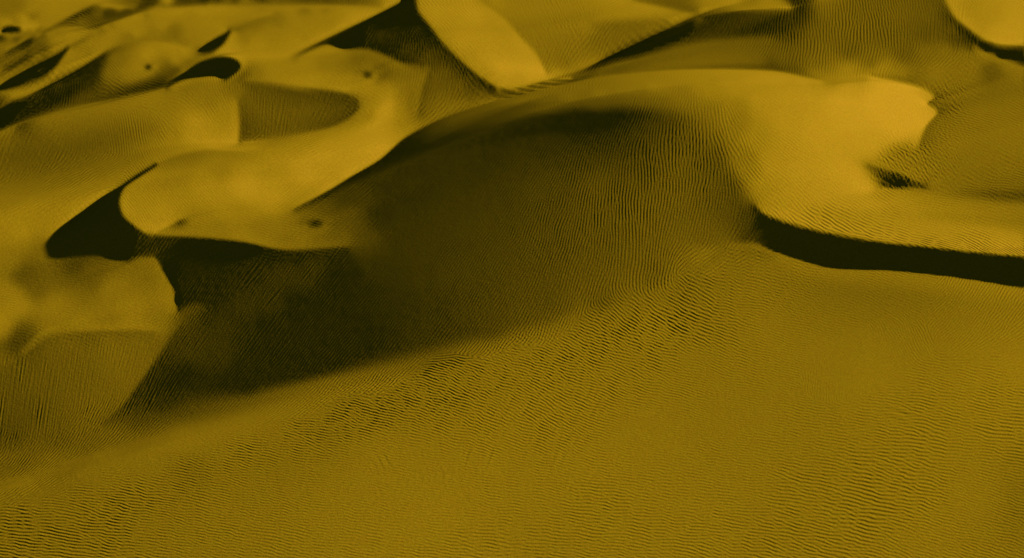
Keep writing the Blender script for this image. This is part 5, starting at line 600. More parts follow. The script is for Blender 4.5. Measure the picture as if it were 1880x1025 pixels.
9021,1,9009,1,9049,3,0,-1,9013,-1,0,1,9035,-2,0,1,9013,1,9003,1,0,1,9005,1,0,-1,9003,-1,9095,1,0,-2,0,1,9021,1,9023,1,
0,-1,9112,-1,0,1,9003,1,1,2,1,1,0,-1,-2,-4,-5,-6,-7,-7,-7,-6,-4,-2,3,8,11,14,16,17,17,15,14,16,17,16,15,14,13,11,10,9,
8,7,6,5,3,3,2,1,9022,-1,-2,-3,-4,-5,-4,-2,3,7,8,6,2,-1,-1,-5,-6,-6,-6,-6,-6,-6,-6,-6,-6,-5,-3,-2,0,2,4,6,9,12,14,15,
15,19,24,29,33,36,39,41,41,41,40,39,40,40,42,44,46,48,50,52,52,50,46,40,34,27,19,11,4,-3,-5,-3,0,-2,-4,-8,-9,-8,-9,-8,
-5,0,12,19,13,6,1,-1,-5,-9,-13,-16,-14,-3,6,11,15,13,-1,-21,-38,-48,-42,-26,-8,6,16,22,22,19,17,13,10,7,4,2,9071,1,1,
1,1,2,2,3,3,3,3,3,4,5,6,7,8,8,4,0,0,5,6,6,5,3,2,2,2,4,5,7,9,10,11,11,11,10,9,4,-8,-23,-35,-40,-42,-43,-45,-47,-50,-53,
-57,-61,-65,-68,-73,-76,-74,-67,-56,-43,-22,-7,-19,-44,-65,-71,-58,-36,-6,22,43,55,55,47,34,18,5,-7,-16,-22,-23,-21,
-16,-11,-8,-5,-3,-2,-1,0,-1,-2,-3,-4,-5,-5,-4,-2,0,2,3,5,5,5,4,3,2,1,9075,1,9021,1,9005,-1,9105,1,0,-1,9003,1,9017,1,
9003,-3,0,2,9109,1,9015,-1,0,3,0,-1,9015,12,0,-11,0,3,0,1,9053,-1,9062,1,9003,-1,-1,-1,-1,-1,0,0,1,2,2,3,3,3,3,3,3,2,
2,2,9038,-1,-2,-2,-4,-5,-7,-7,-5,0,5,8,6,3,-2,-5,-7,-7,-7,-6,-5,-3,0,1,4,6,8,9,11,12,13,13,13,11,10,8,5,4,3,3,5,4,-1,
-6,-7,-9,-10,-11,-11,-11,-10,-9,-8,-8,-8,-9,-10,-12,-14,-17,-21,-24,-26,-27,-26,-23,-17,-10,-2,4,8,9,7,5,2,0,-5,-2,17,
28,24,19,14,13,10,0,-12,-21,-20,-15,-9,-3,9003,-4,-10,-18,-27,-27,-12,7,16,18,16,11,9,7,5,3,2,1,9004,-1,-2,-2,-2,-2,
-2,-3,-3,-3,-3,-3,-3,-3,-2,-1,-1,0,0,1,1,9066,1,2,2,1,1,1,2,2,3,1,-5,-10,-8,-4,-1,0,-4,-10,-16,-20,-22,-21,-18,-12,-6,
1,7,11,12,13,15,13,10,9,6,3,1,4,19,40,58,55,38,21,10,4,2,-7,-12,55,89,101,88,55,22,-8,-27,-37,-39,-36,-31,-24,-17,-9,
-4,0,2,3,3,3,3,3,2,2,2,2,2,2,2,2,3,3,3,3,3,3,2,1,9083,1,9067,1,9031,1,0,-2,0,2,9029,-2,0,2,0,-1,0,-1,0,2,0,-1,9011,-2,
9135,1,0,-1,9003,-2,0,4,0,-2,9005,4,9003,3,0,-1,9118,1,9006,1,9043,-1,-2,-2,-4,-5,-7,-8,-10,-11,-10,-7,-2,3,6,6,3,0,
-1,-2,-1,0,3,5,7,9,10,10,10,10,10,9,8,6,4,1,-2,-5,-7,-10,-11,-10,-7,-3,0,3,2,0,-2,-2,3,4,4,7,9,6,5,3,1,-2,-3,-4,-4,-3,
0,4,9,15,20,23,24,24,21,17,11,5,-2,-8,-14,-18,-19,-15,-4,8,12,6,-11,-21,-19,-15,-14,-15,-18,-18,-10,-3,-2,-2,-2,-2,0,
3,8,10,5,0,2,6,8,6,4,2,0,-1,-2,-2,-3,-4,-4,-5,-5,-5,-5,-4,-3,-1,1,3,5,7,9,11,12,12,11,10,8,6,4,3,1,0,-2,-2,-2,-1,9061,
1,1,1,1,9005,-1,-2,-2,-2,-2,-1,0,2,5,6,6,6,7,7,7,6,5,4,4,3,2,1,0,-2,-4,-7,-9,-8,-3,8,23,32,19,-2,-11,-13,-11,-7,-3,0,
4,8,16,24,27,12,-30,-38,-20,-9,0,6,9,11,11,10,9,7,5,4,3,3,2,2,2,2,1,1,9003,1,9005,-1,-1,-1,-1,-1,-1,-1,9083,1,9059,1,
9039,2,0,-5,0,3,9027,2,0,-2,9017,2,0,-5,0,1,9119,1,0,-1,9017,2,9013,9,0,-13,0,3,9055,-1,9092,-1,9007,-2,-3,-4,-5,-5,
-6,-7,-8,-10,-12,-14,-15,-14,-11,-7,-2,5,10,14,14,12,10,8,7,7,7,7,8,8,8,8,7,5,3,1,-1,-3,-6,-8,-10,-11,-13,-13,-13,-12,
-10,-5,0,7,13,17,19,18,16,14,13,12,11,10,8,5,1,0,-8,-20,-12,-7,-7,-4,-3,-5,-8,-14,-21,-28,-36,-43,-47,-47,-45,-40,-33,
-25,-17,-7,2,11,19,25,27,22,13,2,-7,-8,-6,-5,-4,-1,0,1,2,2,3,5,6,6,5,4,4,2,1,2,0,-8,-8,-3,-1,-2,-4,-5,-5,-4,-3,0,2,5,
8,11,12,13,14,13,12,10,8,6,4,2,0,-1,-2,-3,-5,-6,-7,-8,-8,-8,-6,-5,-3,-1,9068,-1,-1,-1,-1,-1,9011,1,2,9006,-1,-3,-5,-7,
-6,-3,5,15,18,16,11,3,-8,-10,-8,-5,-2,9006,-1,-2,0,-1,-9,-9,6,9,8,4,3,2,1,9004,1,1,1,9009,-1,-1,-1,-2,-1,-1,-1,9018,
-1,-1,-1,-1,0,-1,9012,1,9084,-2,9069,3,0,-9,0,2,9045,3,0,-7,0,2,9121,1,9013,1,9003,-1,9013,6,0,-22,0,6,9051,1,9013,1,
9081,-1,0,-2,-5,-5,-6,-10,-13,-16,-17,-15,-10,-3,1,3,5,7,11,15,17,18,16,14,12,10,9,8,8,8,7,6,5,4,2,0,-1,-3,-5,-7,-7,
-7,-7,-7,-6,-4,-1,2,5,9,13,17,21,25,26,26,23,18,13,7,1,-6,-13,-20,-24,-26,-28,-31,-33,-35,-34,-30,-22,-10,6,14,14,20,
22,21,21,20,19,19,18,17,16,16,16,17,18,17,16,13,8,4,0,-3,-5,-6,-5,-3,-2,0,1,2,3,3,3,2,2,1,1,0,0,-2,-2,-4,-6,-8,-11,
-11,-7,-3,-3,-3,3,10,15,16,17,17,16,14,11,8,5,2,-1,-3,-4,-5,-6,-7,-8,-8,-9,-9,-9,-8,-7,-6,-4,-3,-1,0,2,3,2,2,2,1,1,
9066,-1,-1,-1,-1,9008,1,1,1,1,9006,-1,-3,-3,-5,-6,-5,0,7,11,9,6,3,0,-4,-7,-6,-5,-4,-1,9010,3,4,4,-8,-9,3,5,9003,1,1,1,
0,0,-1,-1,-2,-2,-2,-2,-2,-2,-1,-1,-1,9016,-1,-1,-1,-3,-3,-4,-4,-4,-3,-3,-1,0,1,2,3,3,3,1,9012,1,9084,-2,9003,-1,0,2,0,
-1,9063,-3,0,1,9043,1,0,-15,0,5,9127,-1,0,2,9009,1,9013,2,0,-2,0,4,0,1,9065,1,9069,-1,-2,-3,-4,-5,-5,-8,-10,-11,-14,
-16,-18,-18,-16,-14,-11,-2,13,26,31,26,14,7,9,12,13,13,11,9,8,7,6,5,3,1,0,-2,-4,-5,-6,-6,-6,-6,-4,-3,-2,0,2,4,6,7,9,
10,10,10,10,10,9,8,5,1,-4,-10,-17,-23,-29,-32,-34,-32,-29,-23,-16,-9,-2,4,9,12,15,15,15,13,11,9,7,5,3,2,0,1,2,1,1,2,2,
3,2,1,0,-1,-2,-2,-3,-3,-3,-2,-2,9007,-1,-2,-2,-3,-4,-4,-5,-5,-5,-5,-5,-4,-4,-4,-5,-2,11,30,52,56,13,-19,-5,4,2,-4,-7,
-8,-10,-11,-11,-11,-10,-8,-7,-5,-5,-4,-4,-3,-2,-1,0,1,2,2,3,3,3,3,2,1,1,1,9068,-1,-1,-1,-1,-1,-1,0,0,1,2,1,1,1,9005,
-1,-1,-1,-2,-3,-3,-3,-3,-1,1,5,10,12,10,7,3,0,-3,-5,-4,-4,-3,-1,9009,1,2,4,5,3,0,-3,-3,-5,1,5,-2,-2,-3,-3,-3,-2,-2,-1,
9019,-1,-1,-1,-2,-2,-3,-4,-4,-4,-3,-3,0,2,3,5,6,6,6,5,5,4,4,3,2,1,0,-1,9013,1,9074,1,0,-1,9009,3,0,-1,9069,1,9039,2,0,
8,0,-1,0,1,9131,1,9007,1,0,-1,9011,-1,0,3,0,-9,0,5,9039,1,9013,-1,9007,1,9005,1,9060,-1,-2,-4,-5,-7,-8,-10,-11,-13,
-13,-12,-10,-5,1,9,15,21,28,31,33,34,33,29,22,13,4,2,4,6,9,8,5,2,-1,-3,-4,-5,-5,-4,-4,-4,-3,-3,-3,-3,-2,-1,0,1,3,4,5,
6,7,6,5,3,1,-2,-6,-10,-14,-18,-22,-25,-27,-26,-24,-20,-15,-8,-2,3,7,10,11,11,10,8,7,5,3,3,3,3,4,3,3,1,0,-1,-1,9006,1,
0,0,-1,-1,-1,-1,-1,-1,-1,0,-1,-1,-2,-2,-3,-3,-3,-4,-4,-4,-3,-1,0,2,3,4,4,3,1,0,-1,0,5,13,24,33,36,35,22,-9,-58,-53,
-11,-2,-4,-4,-5,-4,-2,-1,-1,-1,-1,-1,-1,0,0,1,2,3,3,2,2,2,1,1,1,1,9070,-1,-1,-2,-2,-3,-2,-1,0,2,3,3,3,2,1,9006,-1,-1,
-2,-2,-1,0,1,3,5,6,7,6,3,0,-3,-4,-4,-3,-4,-3,-4,-4,-4,-4,-3,0,4,3,1,9004,2,3,4,4,0,-4,-9,-10,-6,-1,4,2,-9,2,6,2,1,1,
9016,-1,-1,-2,-2,-3,-3,-4,-5,-4,-3,-1,1,3,5,6,7,7,7,5,5,5,4,3,2,0,-1,-2,-2,-2,-2,-2,-1,9004,1,9011,1,9058,1,9015,2,
9119,-1,0,13,0,-18,0,3,9153,-1,9005,4,0,-9,0,3,9053,-1,0,1,9011,1,9058,1,0,1,2,4,7,10,14,17,20,23,24,24,22,18,14,10,4,
0,-3,-5,-6,-5,-5,-5,-5,-5,-5,-6,-7,-7,-7,-7,-7,-7,-7,-6,-5,-4,-2,0,2,4,5,6,6,5,3,0,-4,-8,-12,-16,-19,-22,-23,-22,-20,
-17,-13,-8,-4,0,4,7,9,10,9,8,6,5,3,2,1,1,2,3,5,7,9,11,12,10,6,2,0,-1,-1,-1,9003,-1,-3,-3,-3,-3,-3,-3,-4,-4,-4,-4,-4,
-4,-4,-5,-5,-4,-3,-1,0,3,5,7,8,8,7,5,2,0,-2,-6,-10,-12,-8,4,16,22,23,17,10,4,4,16,19,-15,-66,-64,-14,7,13,9,1,9003,1,
2,2,2,2,2,2,2,1,1,1,1,9033,-1,-1,-1,-1,-1,-1,-1,-1,-1,-1,-2,-2,-2,-2,-1,-2,-2,-1,-1,-1,-1,-1,-1,-1,-2,-2,-2,-1,-1,-2,
-2,-2,-3,-3,-3,-3,-3,-4,-3,-3,-3,-4,-3,-2,-1,0,2,3,5,6,6,4,3,2,9012,1,2,3,3,3,2,0,0,-1,-2,-2,-2,-2,-1,-2,-2,-3,-5,-6,
-7,-2,5,12,12,6,0,-2,-1,0,2,3,4,4,0,-7,-12,-11,-5,1,5,5,4,3,1,4,0,-6,0,2,9009,-1,-1,-2,-2,-3,-3,-4,-4,-4,-4,-3,-1,0,3,
5,7,9,10,10,8,7,5,3,2,0,-1,-3,-4,-5,-5,-3,-3,-1,0,0,1,1,2,2,2,1,9003,-2,-1,1,9011,1,9054,-1,9003,1,9121,-2,0,2,9009,8,
0,-15,0,2,0,1,9135,-1,0,2,0,-1,9009,-1,0,1,9009,3,0,-3,0,1,9055,1,9066,-1,9003,4,3,3,3,2,0,-2,-4,-6,-7,-8,-8,-8,-7,-7,
-7,-7,-8,-8,-8,-8,-8,-8,-6,-5,-2,0,2,4,5,5,6,5,4,3,0,-2,-6,-9,-13,-16,-19,-20,-20,-19,-17,-14,-10,-6,-1,2,5,8,9,9,8,7,
6,4,3,2,3,3,4,5,6,6,7,7,7,8,8,8,9,9,9,7,3,-3,-10,-12,-11,-10,-7,-6,-4,-3,-3,-3,-2,-2,0,2,4,7,10,12,14,14,14,13,12,11,
11,10,10,9,7,4,1,-2,-5,-7,-10,-11,-12,-12,-9,-2,8,22,34,35,25,11,2,1,4,4,5,9,2,-32,-72,-51,3,15,17,14,7,4,2,1,1,1,1,1,
1,1,9014,1,1,9013,-1,-1,-2,-2,-3,-3,-4,-4,-5,-6,-6,-6,-5,-5,-4,-3,-1,0,2,3,4,4,4,4,5,5,6,6,6,6,5,4,4,4,4,4,4,4,4,4,4,
5,6,6,7,7,7,6,6,5,5,4,4,4,3,3,2,2,0,0,-1,-1,-1,-1,-1,-1,9006,1,1,1,1,9003,-1,-1,-1,-1,-2,-2,-2,-2,-2,-3,-3,-4,-5,-5,
-4,-1,4,11,15,12,3,-3,-5,-4,-2,0,2,4,3,-1,-7,-13,-12,-4,3,6,5,6,5,2,0,-2,-1,0,-1,2,0,0,-1,-1,-2,-2,-2,-2,-3,-3,-3,-3,
-2,-2,0,0,2,3,5,6,7,8,8,8,7,5,3,0,-2,-4,-6,-7,-8,-8,-7,-5,-2,0,3,5,5,5,4,4,4,3,2,1,-1,-3,-4,-4,-3,-2,-1,-1,-1,-1,0,1,
9066,-1,0,-1,0,2,9117,2,0,-1,9009,5,0,-10,9141,1,9011,-2,0,1,9015,2,9041,1,9015,1,9003,-1,9062,-1,0,-1,0,0,-1,-1,-2,
-2,-3,-3,-3,-3,-3,-3,-3,-2,-2,-1,0,0,1,2,2,1,0,-2,-4,-6,-9,-12,-14,-16,-16,-16,-15,-14,-12,-9,-5,-2,1,4,7,8,8,8,7,6,5,
4,3,2,2,3,4,6,7,8,8,8,8,7,5,4,2,0,0,-1,-1,-1,-1,0,0,3,3,-5,-13,-11,-12,-7,0,3,4,4,4,4,4,4,4,4,3,2,1,0,-1,-2,-3,-5,-5,
-6,-7,-7,-7,-8,-8,-9,-9,-10,-10,-10,-9,-7,-4,0,7,15,22,28,30,24,13,5,1,1,1,-8,-20,-32,-38,-37,-30,-12,0,-4,4,13,17,13,
5,2,9029,-1,-1,-2,-2,-3,-3,-4,-4,-5,-5,-5,-5,-3,-1,1,3,6,7,9,10,10,10,9,8,6,4,3,2,0,0,-1,-1,-2,-2,-3,-3,-3,-3,-3,-2,
-1,9004,1,2,2,2,1,1,1,0,-1,-1,-1,-1,-1,-1,-1,-1,-1,-1,-1,-1,-1,-1,9015,-1,-1,-1,-1,-1,-2,-2,-2,-2,-3,-3,-4,-4,-4,-4,
-3,0,3,6,9,11,12,10,6,0,-4,-5,-4,-2,0,2,3,2,-1,-6,-11,-9,-3,2,6,7,6,6,4,2,0,-3,-2,-2,-1,-1,-1,0,-1,-4,-2,1,0,1,1,2,2,
2,2,2,3,4,6,7,7,7,5,3,1,-1,-3,-4,-5,-5,-6,-6,-6,-6,-4,-1,3,8,11,11,9,7,6,4,3,2,0,-3,-6,-7,-7,-7,-6,-5,-4,-3,-2,9075,
-1,9073,2,0,-4,0,6,0,-2,9045,-1,9003,1,0,4,0,-3,0,2,9161,-1,9005,2,0,-4,0,2,9135,-1,-2,-3,-4,-5,-6,-8,-9,-10,-11,-11,
-10,-9,-8,-6,-3,-1,2,5,7,8,8,8,7,6,5,4,3,3,2,3,3,4,5,6,7,8,8,7,6,5,3,2,0,0,-1,-2,-2,-2,-2,-2,-1,0,1,2,3,3,3,2,3,1,-3,
-10,-15,-9,-5,0,7,3,1,1,9003,-1,-1,-2,-2,-3,-3,-4,-4,-5,-5,-5,-5,-5,-4,-3,-2,-1,0,1,2,4,7,13,20,26,29,29,26,20,12,5,
-2,-9,-17,-27,-36,-41,-37,-26,-11,3,11,15,17,16,16,7,-7,2,6,3,2,9022,-1,-1,-2,-2,-3,-3,-4,-5,-5,-5,-5,-4,-2,0,2,5,8,9,
10,11,10,9,7,5,3,2,0,-1,-2,-3,-3,-4,-4,-3,-3,-2,-2,-1,9007,1,1,2,2,2,1,0,0,-1,-2,-2,-3,-3,-3,-3,-3,-2,-1,9021,-1,-1,
-1,-1,-1,-1,-2,-2,-2,-3,-3,-3,-3,-3,-3,-2,0,2,5,7,9,10,10,8,5,2,-1,-4,-5,-5,-4,-2,9005,-3,-6,-7,-5,-1,3,4,4,4,2,0,0,
-1,-1,-2,-3,-3,-2,-1,9005,1,-1,-3,-1,1,1,3,5,7,8,7,6,3,0,-3,-5,-5,-5,-5,-4,-4,-4,-5,-5,-3,0,5,10,13,14,13,9,7,4,0,-5,
-8,-10,-11,-11,-10,-9,-7,-5,-4,-2,0,1,2,2,2,1,0,-1,-2,-2,-2,-1,0,0,1,2,1,9136,1,0,-3,9005,2,0,-1,9037,-1,9009,2,0,-2,
0,2,0,1,9302,-1,-1,-2,-2,-3,-3,-3,-3,-2,-1,0,2,4,6,7,7,6,6,6,5,4,3,3,3,3,3,3,4,5,5,6,6,6,5,4,3,2,1,0,-1,-1,-2,-2,-1,
-1,-1,-1,-1,9005,1,1,0,-1,-2,-4,-6,-7,-8,-8,-8,-7,-5,-4,-3,0,4,3,2,5,2,-2,-3,-5,-5,-5,-6,-6,-6,-5,-3,-1,1,3,4,6,6,7,7,
7,7,8,10,13,16,19,20,16,9,1,-7,-15,-22,-28,-32,-34,-32,-26,-16,-4,7,13,16,15,12,10,7,3,2,4,5,2,-10,-11,3,5,1,1,9013,
-1,-1,-2,-2,-3,-3,-4,-5,-5,-5,-5,-4,-2,1,4,7,9,11,12,12,11,10,8,6,3,1,0,-2,-3,-3,-4,-4,-4,-3,-3,-3,-2,-2,-2,-1,-1,-1,
-2,-2,-1,-1,-1,9005,1,1,1,1,9004,1,2,3,3,3,3,2,2,2,2,2,1,1,0,0,-1,-2,-2,-2,-2,-2,-2,-1,-1,9011,-1,-1,-1,-1,-1,-1,0,0,
2,3,5,7,8,9,8,6,4,0,-3,-5,-6,-6,-5,-4,-2,-1,0,0,1,1,0,-1,-2,-4,-5,-3,0,2,2,2,1,0,0,-1,9003,1,0,0,-2,-3,-2,-2,-2,-3,-3,
-3,-2,1,5,9,12,11,9,4,0,-4,-6,-6,-6,-5,-4,-3,-2,-3,-4,-5,-5,-1,4,10,15,16,14,11,7,3,-2,-8,-12,-15,-15,-13,-9,-7,-5,-3,
-1,0,2,2,2,2,0,-1,-2,-3,-3,-3,-1,0,3,4,5,5,5,4,3,2,1,9137,1,0,-2,9003,-1,0,3,0,-1,9047,3,0,-8,0,3,9306,1,1,2,2,2,2,2,
2,2,2,2,2,2,2,2,3,3,4,4,4,4,3,2,2,1,0,0,-1,-1,9009,-1,-2,-2,-3,-3,-3,-3,-4,-4,-3,-3,-3,-3,-3,-3,-3,-2,0,0,1,1,2,2,2,2,
0,2,0,-3,-2,-5,-7,-3,-3,-3,0,3,7,9,11,11,10,9,7,5,4,4,4,5,6,6,6,6,5,3,1,-2,-7,-12,-19,-24,-26,-24,-19,-11,-2,5,10,12,
12,11,8,6,4,2,0,0,-2,-2,-2,-2,0,4,4,-3,-12,-7,4,5,9007,-1,-1,-2,-3,-3,-4,-5,-5,-5,-5,-4,-2,1,5,8,10,12,12,12,11,9,6,4,
1,-1,-3,-4,-5,-5,-5,-5,-5,-4,-4,-4,-3,-3,-3,-3,-2,-2,-2,-2,-2,-2,-1,-1,-1,9003,1,1,1,1,1,1,1,1,1,1,1,9004,-1,-1,-2,-2,
-2,-2,-2,-2,-2,-2,-2,-2,-2,-1,9003,1,1,2,2,2,2,2,1,1,0,0,-1,-1,-2,-2,-2,-1,-1,-1,0,0,1,1,2,3,5,5,5,5,4,3,0,-2,-3,-5,
-5,-5,-4,-2,-1,0,1,2,2,1,1,0,0,-2,-3,-4,-3,-2,0,1,1,9004,1,2,3,4,4,3,1,0,-1,-4,-6,-10,-12,-11,-7,-3,1,4,3,-1,-5,-10,
-13,-14,-13,-9,-6,-4,-2,0,0,-2,-5,-7,-6,1,11,18,19,18,13,8,2,-5,-12,-17,-20,-19,-15,-11,-6,-3,0,2,3,3,2,0,-1,-2,-2,-3,
-2,-1,0,2,4,5,7,7,6,6,5,3,2,0,-2,-3,-2,-2,-2,-2,-1,-1,9142,5,0,-2,9047,3,0,-6,0,2,9117,1,9043,-2,0,2,9005,-1,9003,-1,
0,2,0,-1,0,1,9003,-1,0,1,9124,1,1,1,1,1,1,1,1,1,1,9015,-1,-2,-3,-4,-5,-5,-5,-5,-4,-3,-2,-2,-1,0,0,1,1,1,1,1,1,9004,-1,
-2,-3,-4,-5,-7,-9,-11,-9,-6,0,5,0,1,2,4,21,24,15,7,3,2,0,0,-1,-1,9003,1,1,1,0,-2,-5,-8,-12,-15,-16,-16,-13,-8,-2,3,6,
8,8,7,6,4,3,2,9014,3,1,-6,-8,-3,2,2,-1,-2,-3,-3,-4,-5,-6,-5,-4,-2,0,4,7,11,13,14,14,12,9,6,3,0,-2,-3,-5,-5,-6,-5,-4,
-3,-3,-2,-2,-2,-1,-1,-1,9011,1,2,2,2,2,2,2,2,2,1,1,1,9005,-1,-1,-2,-2,-2,-2,-2,-2,-1,-1,9014,-1,-1,-1,-2,-2,-2,-1,-1,
0,0,1,2,2,2,3,3,3,3,3,3,3,4,4,4,4,3,1,0,-1,-3,-4,-4,-3,-2,-2,-1,0,1,2,2,2,2,1,1,0,-1,-2,-3,-3,-1,-1,9005,1,2,3,3,3,3,
2,0,0,-2,-2,-3,-3,-3,-2,-2,-3,0,2,5,13,21,26,30,35,41,50,57,52,39,29,24,18,9,4,4,10,22,30,25,17,10,5,-3,-14,-22,-24,
-21,-16,-9,-4,0,3,3,2,1,-1,-3,-4,-4,-4,-3,-1,0,1,2,2,3,3,4,4,4,3,2,1,9004,2,3,5,6,6,6,6,6,5,5,5,5,4,2,1,1,9126,2,0,-3,
0,2,0,-4,0,4,0,-3,0,-1,9047,2,0,-4,9169,-1,0,-1,0,2,0,-1,0,-1,0,1,9005,3,0,-1,9003,-1,9049,-1,0,1,9009,-1,9056,-1,
9016,-1,-1,-2,-2,-2,-3,-3,-3,-3,-2,-2,-1,9003,1,1,1,1,1,1,1,9004,-1,-2,-2,-3,-4,-4,-5,-5,-6,-6,-6,-7,-6,-4,3,14,24,46,
58,23,-15,-20,-6,13,22,8,-9,-11,-6,-4,-3,-2,-2,-2,-3,-5,-7,-9,-10,-10,-10,-8,-6,-3,0,2,4,5,5,4,4,3,2,2,2,1,1,1,1,1,1,
1,1,1,9003,-1,-2,-2,-2,-2,-2,-2,-1,1,0,-6,-6,-3,-2,-2,-3,-2,0,4,8,12,14,15,14,11,8,4,0,-2,-4,-5,-6,-6,-5,-5,-4,-3,-3,
-2,-2,-1,-1,-1,-1,-1,-1,-1,-1,-1,-1,-1,9004,1,2,2,3,3,2,2,2,1,9007,-1,-1,-1,-1,-1,-2,-2,-2,-1,-1,9016,-1,-1,9008,1,1,
1,1,1,1,1,1,9009,-1,-2,-2,-2,-3,-3,-2,-2,-2,-2,-1,-1,-1,9004,1,1,0,-2,-3,-4,-4,-4,-3,-2,-1,9003,1,3,4,4,4,3,1,0,0,-1,
-2,-3,-4,-4,-4,-3,-2,0,2,3,2,2,1,3,3,2,-4,-27,-47,-56,-65,-75,-83,-88,-85,-80,-73,-63,-49,-36,-27,-18,-9,-15,-27,-34,
-36,-30,-20,-10,-1,3,5,6,6,6,5,6,7,8,11,13,16,18,21,22,24,25,26,27,27,26,24,20,16,11,8,5,2,0,-3,-6,-9,-13,-16,-20,-23,
-26,-27,-24,-20,-17,-15,-13,-11,-9,-7,-5,-4,-5,-1,1,9003,-1,9005,-2,9056,-1,9017,1,9035,-1,0,1,0,6,0,-8,0,1,0,-6,0,11,
0,-3,9049,2,0,-2,9129,1,9039,-2,9003,1,9009,-1,0,1,9047,2,9011,2,0,1,0,-1,9005,-2,9067,-1,-1,-1,-1,9008,1,9008,-1,-1,
-1,-2,-2,-3,-3,-3,-3,-3,-3,-2,0,0,2,2,2,3,3,6,13,26,42,50,43,5,-55,-74,-39,-1,7,4,-3,-4,0,-9,-9,-5,-4,-5,-4,-4,-3,-2,
0,0,1,1,1,2,2,2,3,3,3,3,3,2,1,1,1,1,1,2,2,2,1,0,-2,-3,-4,-4,-4,-3,-3,-2,-2,-1,0,2,3,4,6,7,8,6,0,4,8,11,11,10,9,7,4,0,
-3,-6,-7,-7,-6,-5,-4,-3,-2,-2,-1,-1,9003,-1,-1,-1,-1,-1,-1,-1,-1,-1,0,0,1,2,2,3,3,3,3,2,2,1,9004,-1,-1,-1,-1,-1,-1,-1,
-1,-1,-1,-1,9028,1,1,2,2,2,2,2,2,2,1,1,1,1,1,1,1,9012,-1,9012,-1,0,0,-1,-2,-2,-1,9003,1,2,4,5,5,3,2,9003,-1,-2,-3,-4,
-5,-5,-4,-3,0,3,7,7,4,2,0,1,3,4,2,-5,-18,-21,-4,12,16,18,23,28,31,33,32,27,19,9,-1,-10,-18,-20,-12,-1,7,11,12,10,8,6,
4,2,1,1,9003,-1,-2,-4,-6,-9,-11,-13,-16,-18,-19,-20,-20,-19,-18,-16,-14,-12,-8,-6,-4,-2,-1,0,2,3,5,6,7,9,10,11,11,10,
9,7,4,3,2,2,1,1,1,2,1,1,2,0,1,0,-1,9005,-2,9058,1,9017,-1,9029,-1,9003,11,0,-14,0,8,0,-1,9003,-4,0,3,0,-1,9047,1,9159,
1,9007,1,0,-3,0,2,9015,1,9041,1,9007,1,9011,1,0,2,0,-1,9005,-2,9058,1,9017,-1,-1,-1,-1,-2,-2,-2,-3,-3,-3,-2,-2,-2,-1,
9004,1,2,4,6,6,6,7,9,12,15,18,22,27,24,-2,-52,-69,-40,-1,19,16,7,2,-2,-3,-2,-4,0,1,0,-2,9005,1,2,3,4,5,4,3,2,9003,1,2,
3,3,2,0,-3,-6,-8,-9,-9,-8,-5,-3,-1,0,2,4,6,8,8,6,5,3,0,-1,-3,-5,-6,-7,-7,-6,-3,-1,0,0,-1,-2,-2,-3,-3,-2,-1,-1,-1,-1,
-1,-1,-1,-1,-1,-1,-1,-2,-2,-2,-2,-1,0,1,2,3,4,4,4,3,2,2,1,9004,-1,-1,-1,-2,-1,-1,-1,-1,-1,-1,-1,-1,9015,-1,-1,9009,1,
1,1,2,2,2,2,2,2,1,1,9011,-1,-1,-1,-1,9003,-1,-1,-1,-1,-1,-1,9015,1,9004,1,2,3,4,4,4,3,1,0,-1,-2,-3,-4,-4,-4,-5,-5,-5,
-4,0,4,9,11,7,2,-1,-2,-1,0,3,4,0,-7,-9,-2,7,13,13,10,7,4,1,-3,-8,-15,-20,-23,-20,-14,-6,2,5,6,6,4,3,2,1,1,1,1,1,0,0,
-1,-1,-1,-1,-1,-1,9003,1,1,2,3,4,4,5,5,5,5,5,5,5,5,4,4,5,5,5,5,5,6,6,6,5,4,3,2,1,1,1,0,0,1,1,2,2,1,9004,1,0,2,0,-1,
9005,-3,9058,1,9015,1,0,-1,9029,12,0,-12,0,7,9009,-3,0,3,0,-1,9201,1,9009,1,0,-2,9063,1,9007,1,9011,2,0,2,0,-1,9005,
-3,9058,1,9008,-1,-1,-2,-2,-3,-3,-3,-2,-3,-4,-2,-1,0,0,1,1,9004,1,3,5,8,10,11,11,11,11,11,11,8,5,2,0,3,-2,-23,-58,-49,
-7,12,16,14,7,2,-1,-2,-2,-3,-3,-2,-2,-4,2,8,4,4,8,7,5,3,0,-2,-4,-5,-6,-7,-6,-2,1,6,6,-7,-20,-21,-16,-9,-2,4,9,12,14,
14,12,10,8,4,2,0,-2,-3,-4,-4,-4,-4,-3,-2,0,0,2,3,4,4,4,3,1,0,-2,-3,-3,-3,-3,-3,-3,-3,-3,-3,-3,-3,-2,-2,-2,0,1,3,5,6,6,
5,4,3,2,0,0,-1,-1,-2,-2,-2,-2,-2,-2,-2,-2,-2,-1,-1,9018,-1,-1,-1,9005,1,1,1,2,2,2,2,1,1,1,9020,-1,-1,-1,-1,-1,9034,-1,
-2,-2,-3,-3,-3,-4,-4,-5,-4,0,5,12,14,8,2,-2,-4,-3,-2,0,2,4,5,2,-3,-4,0,2,2,0,-3,-6,-9,-11,-12,-11,-8,-4,0,3,6,7,7,8,7,
7,6,6,6,6,5,4,4,4,4,4,4,4,5,5,5,4,4,3,2,2,1,1,9003,-1,-2,-2,-3,-3,-4,-4,-5,-5,-5,-4,-4,-5,-4,-4,-4,-4,-5,-5,-6,-6,-7,
-8,-6,-5,-3,-1,0,3,9004,-1,-1,-1,-2,-1,-1,0,1,0,1,0,-1,9005,-3,9054,-1,0,-1,0,1,9015,1,0,-1,9025,7,0,-11,0,2,0,1,9011,
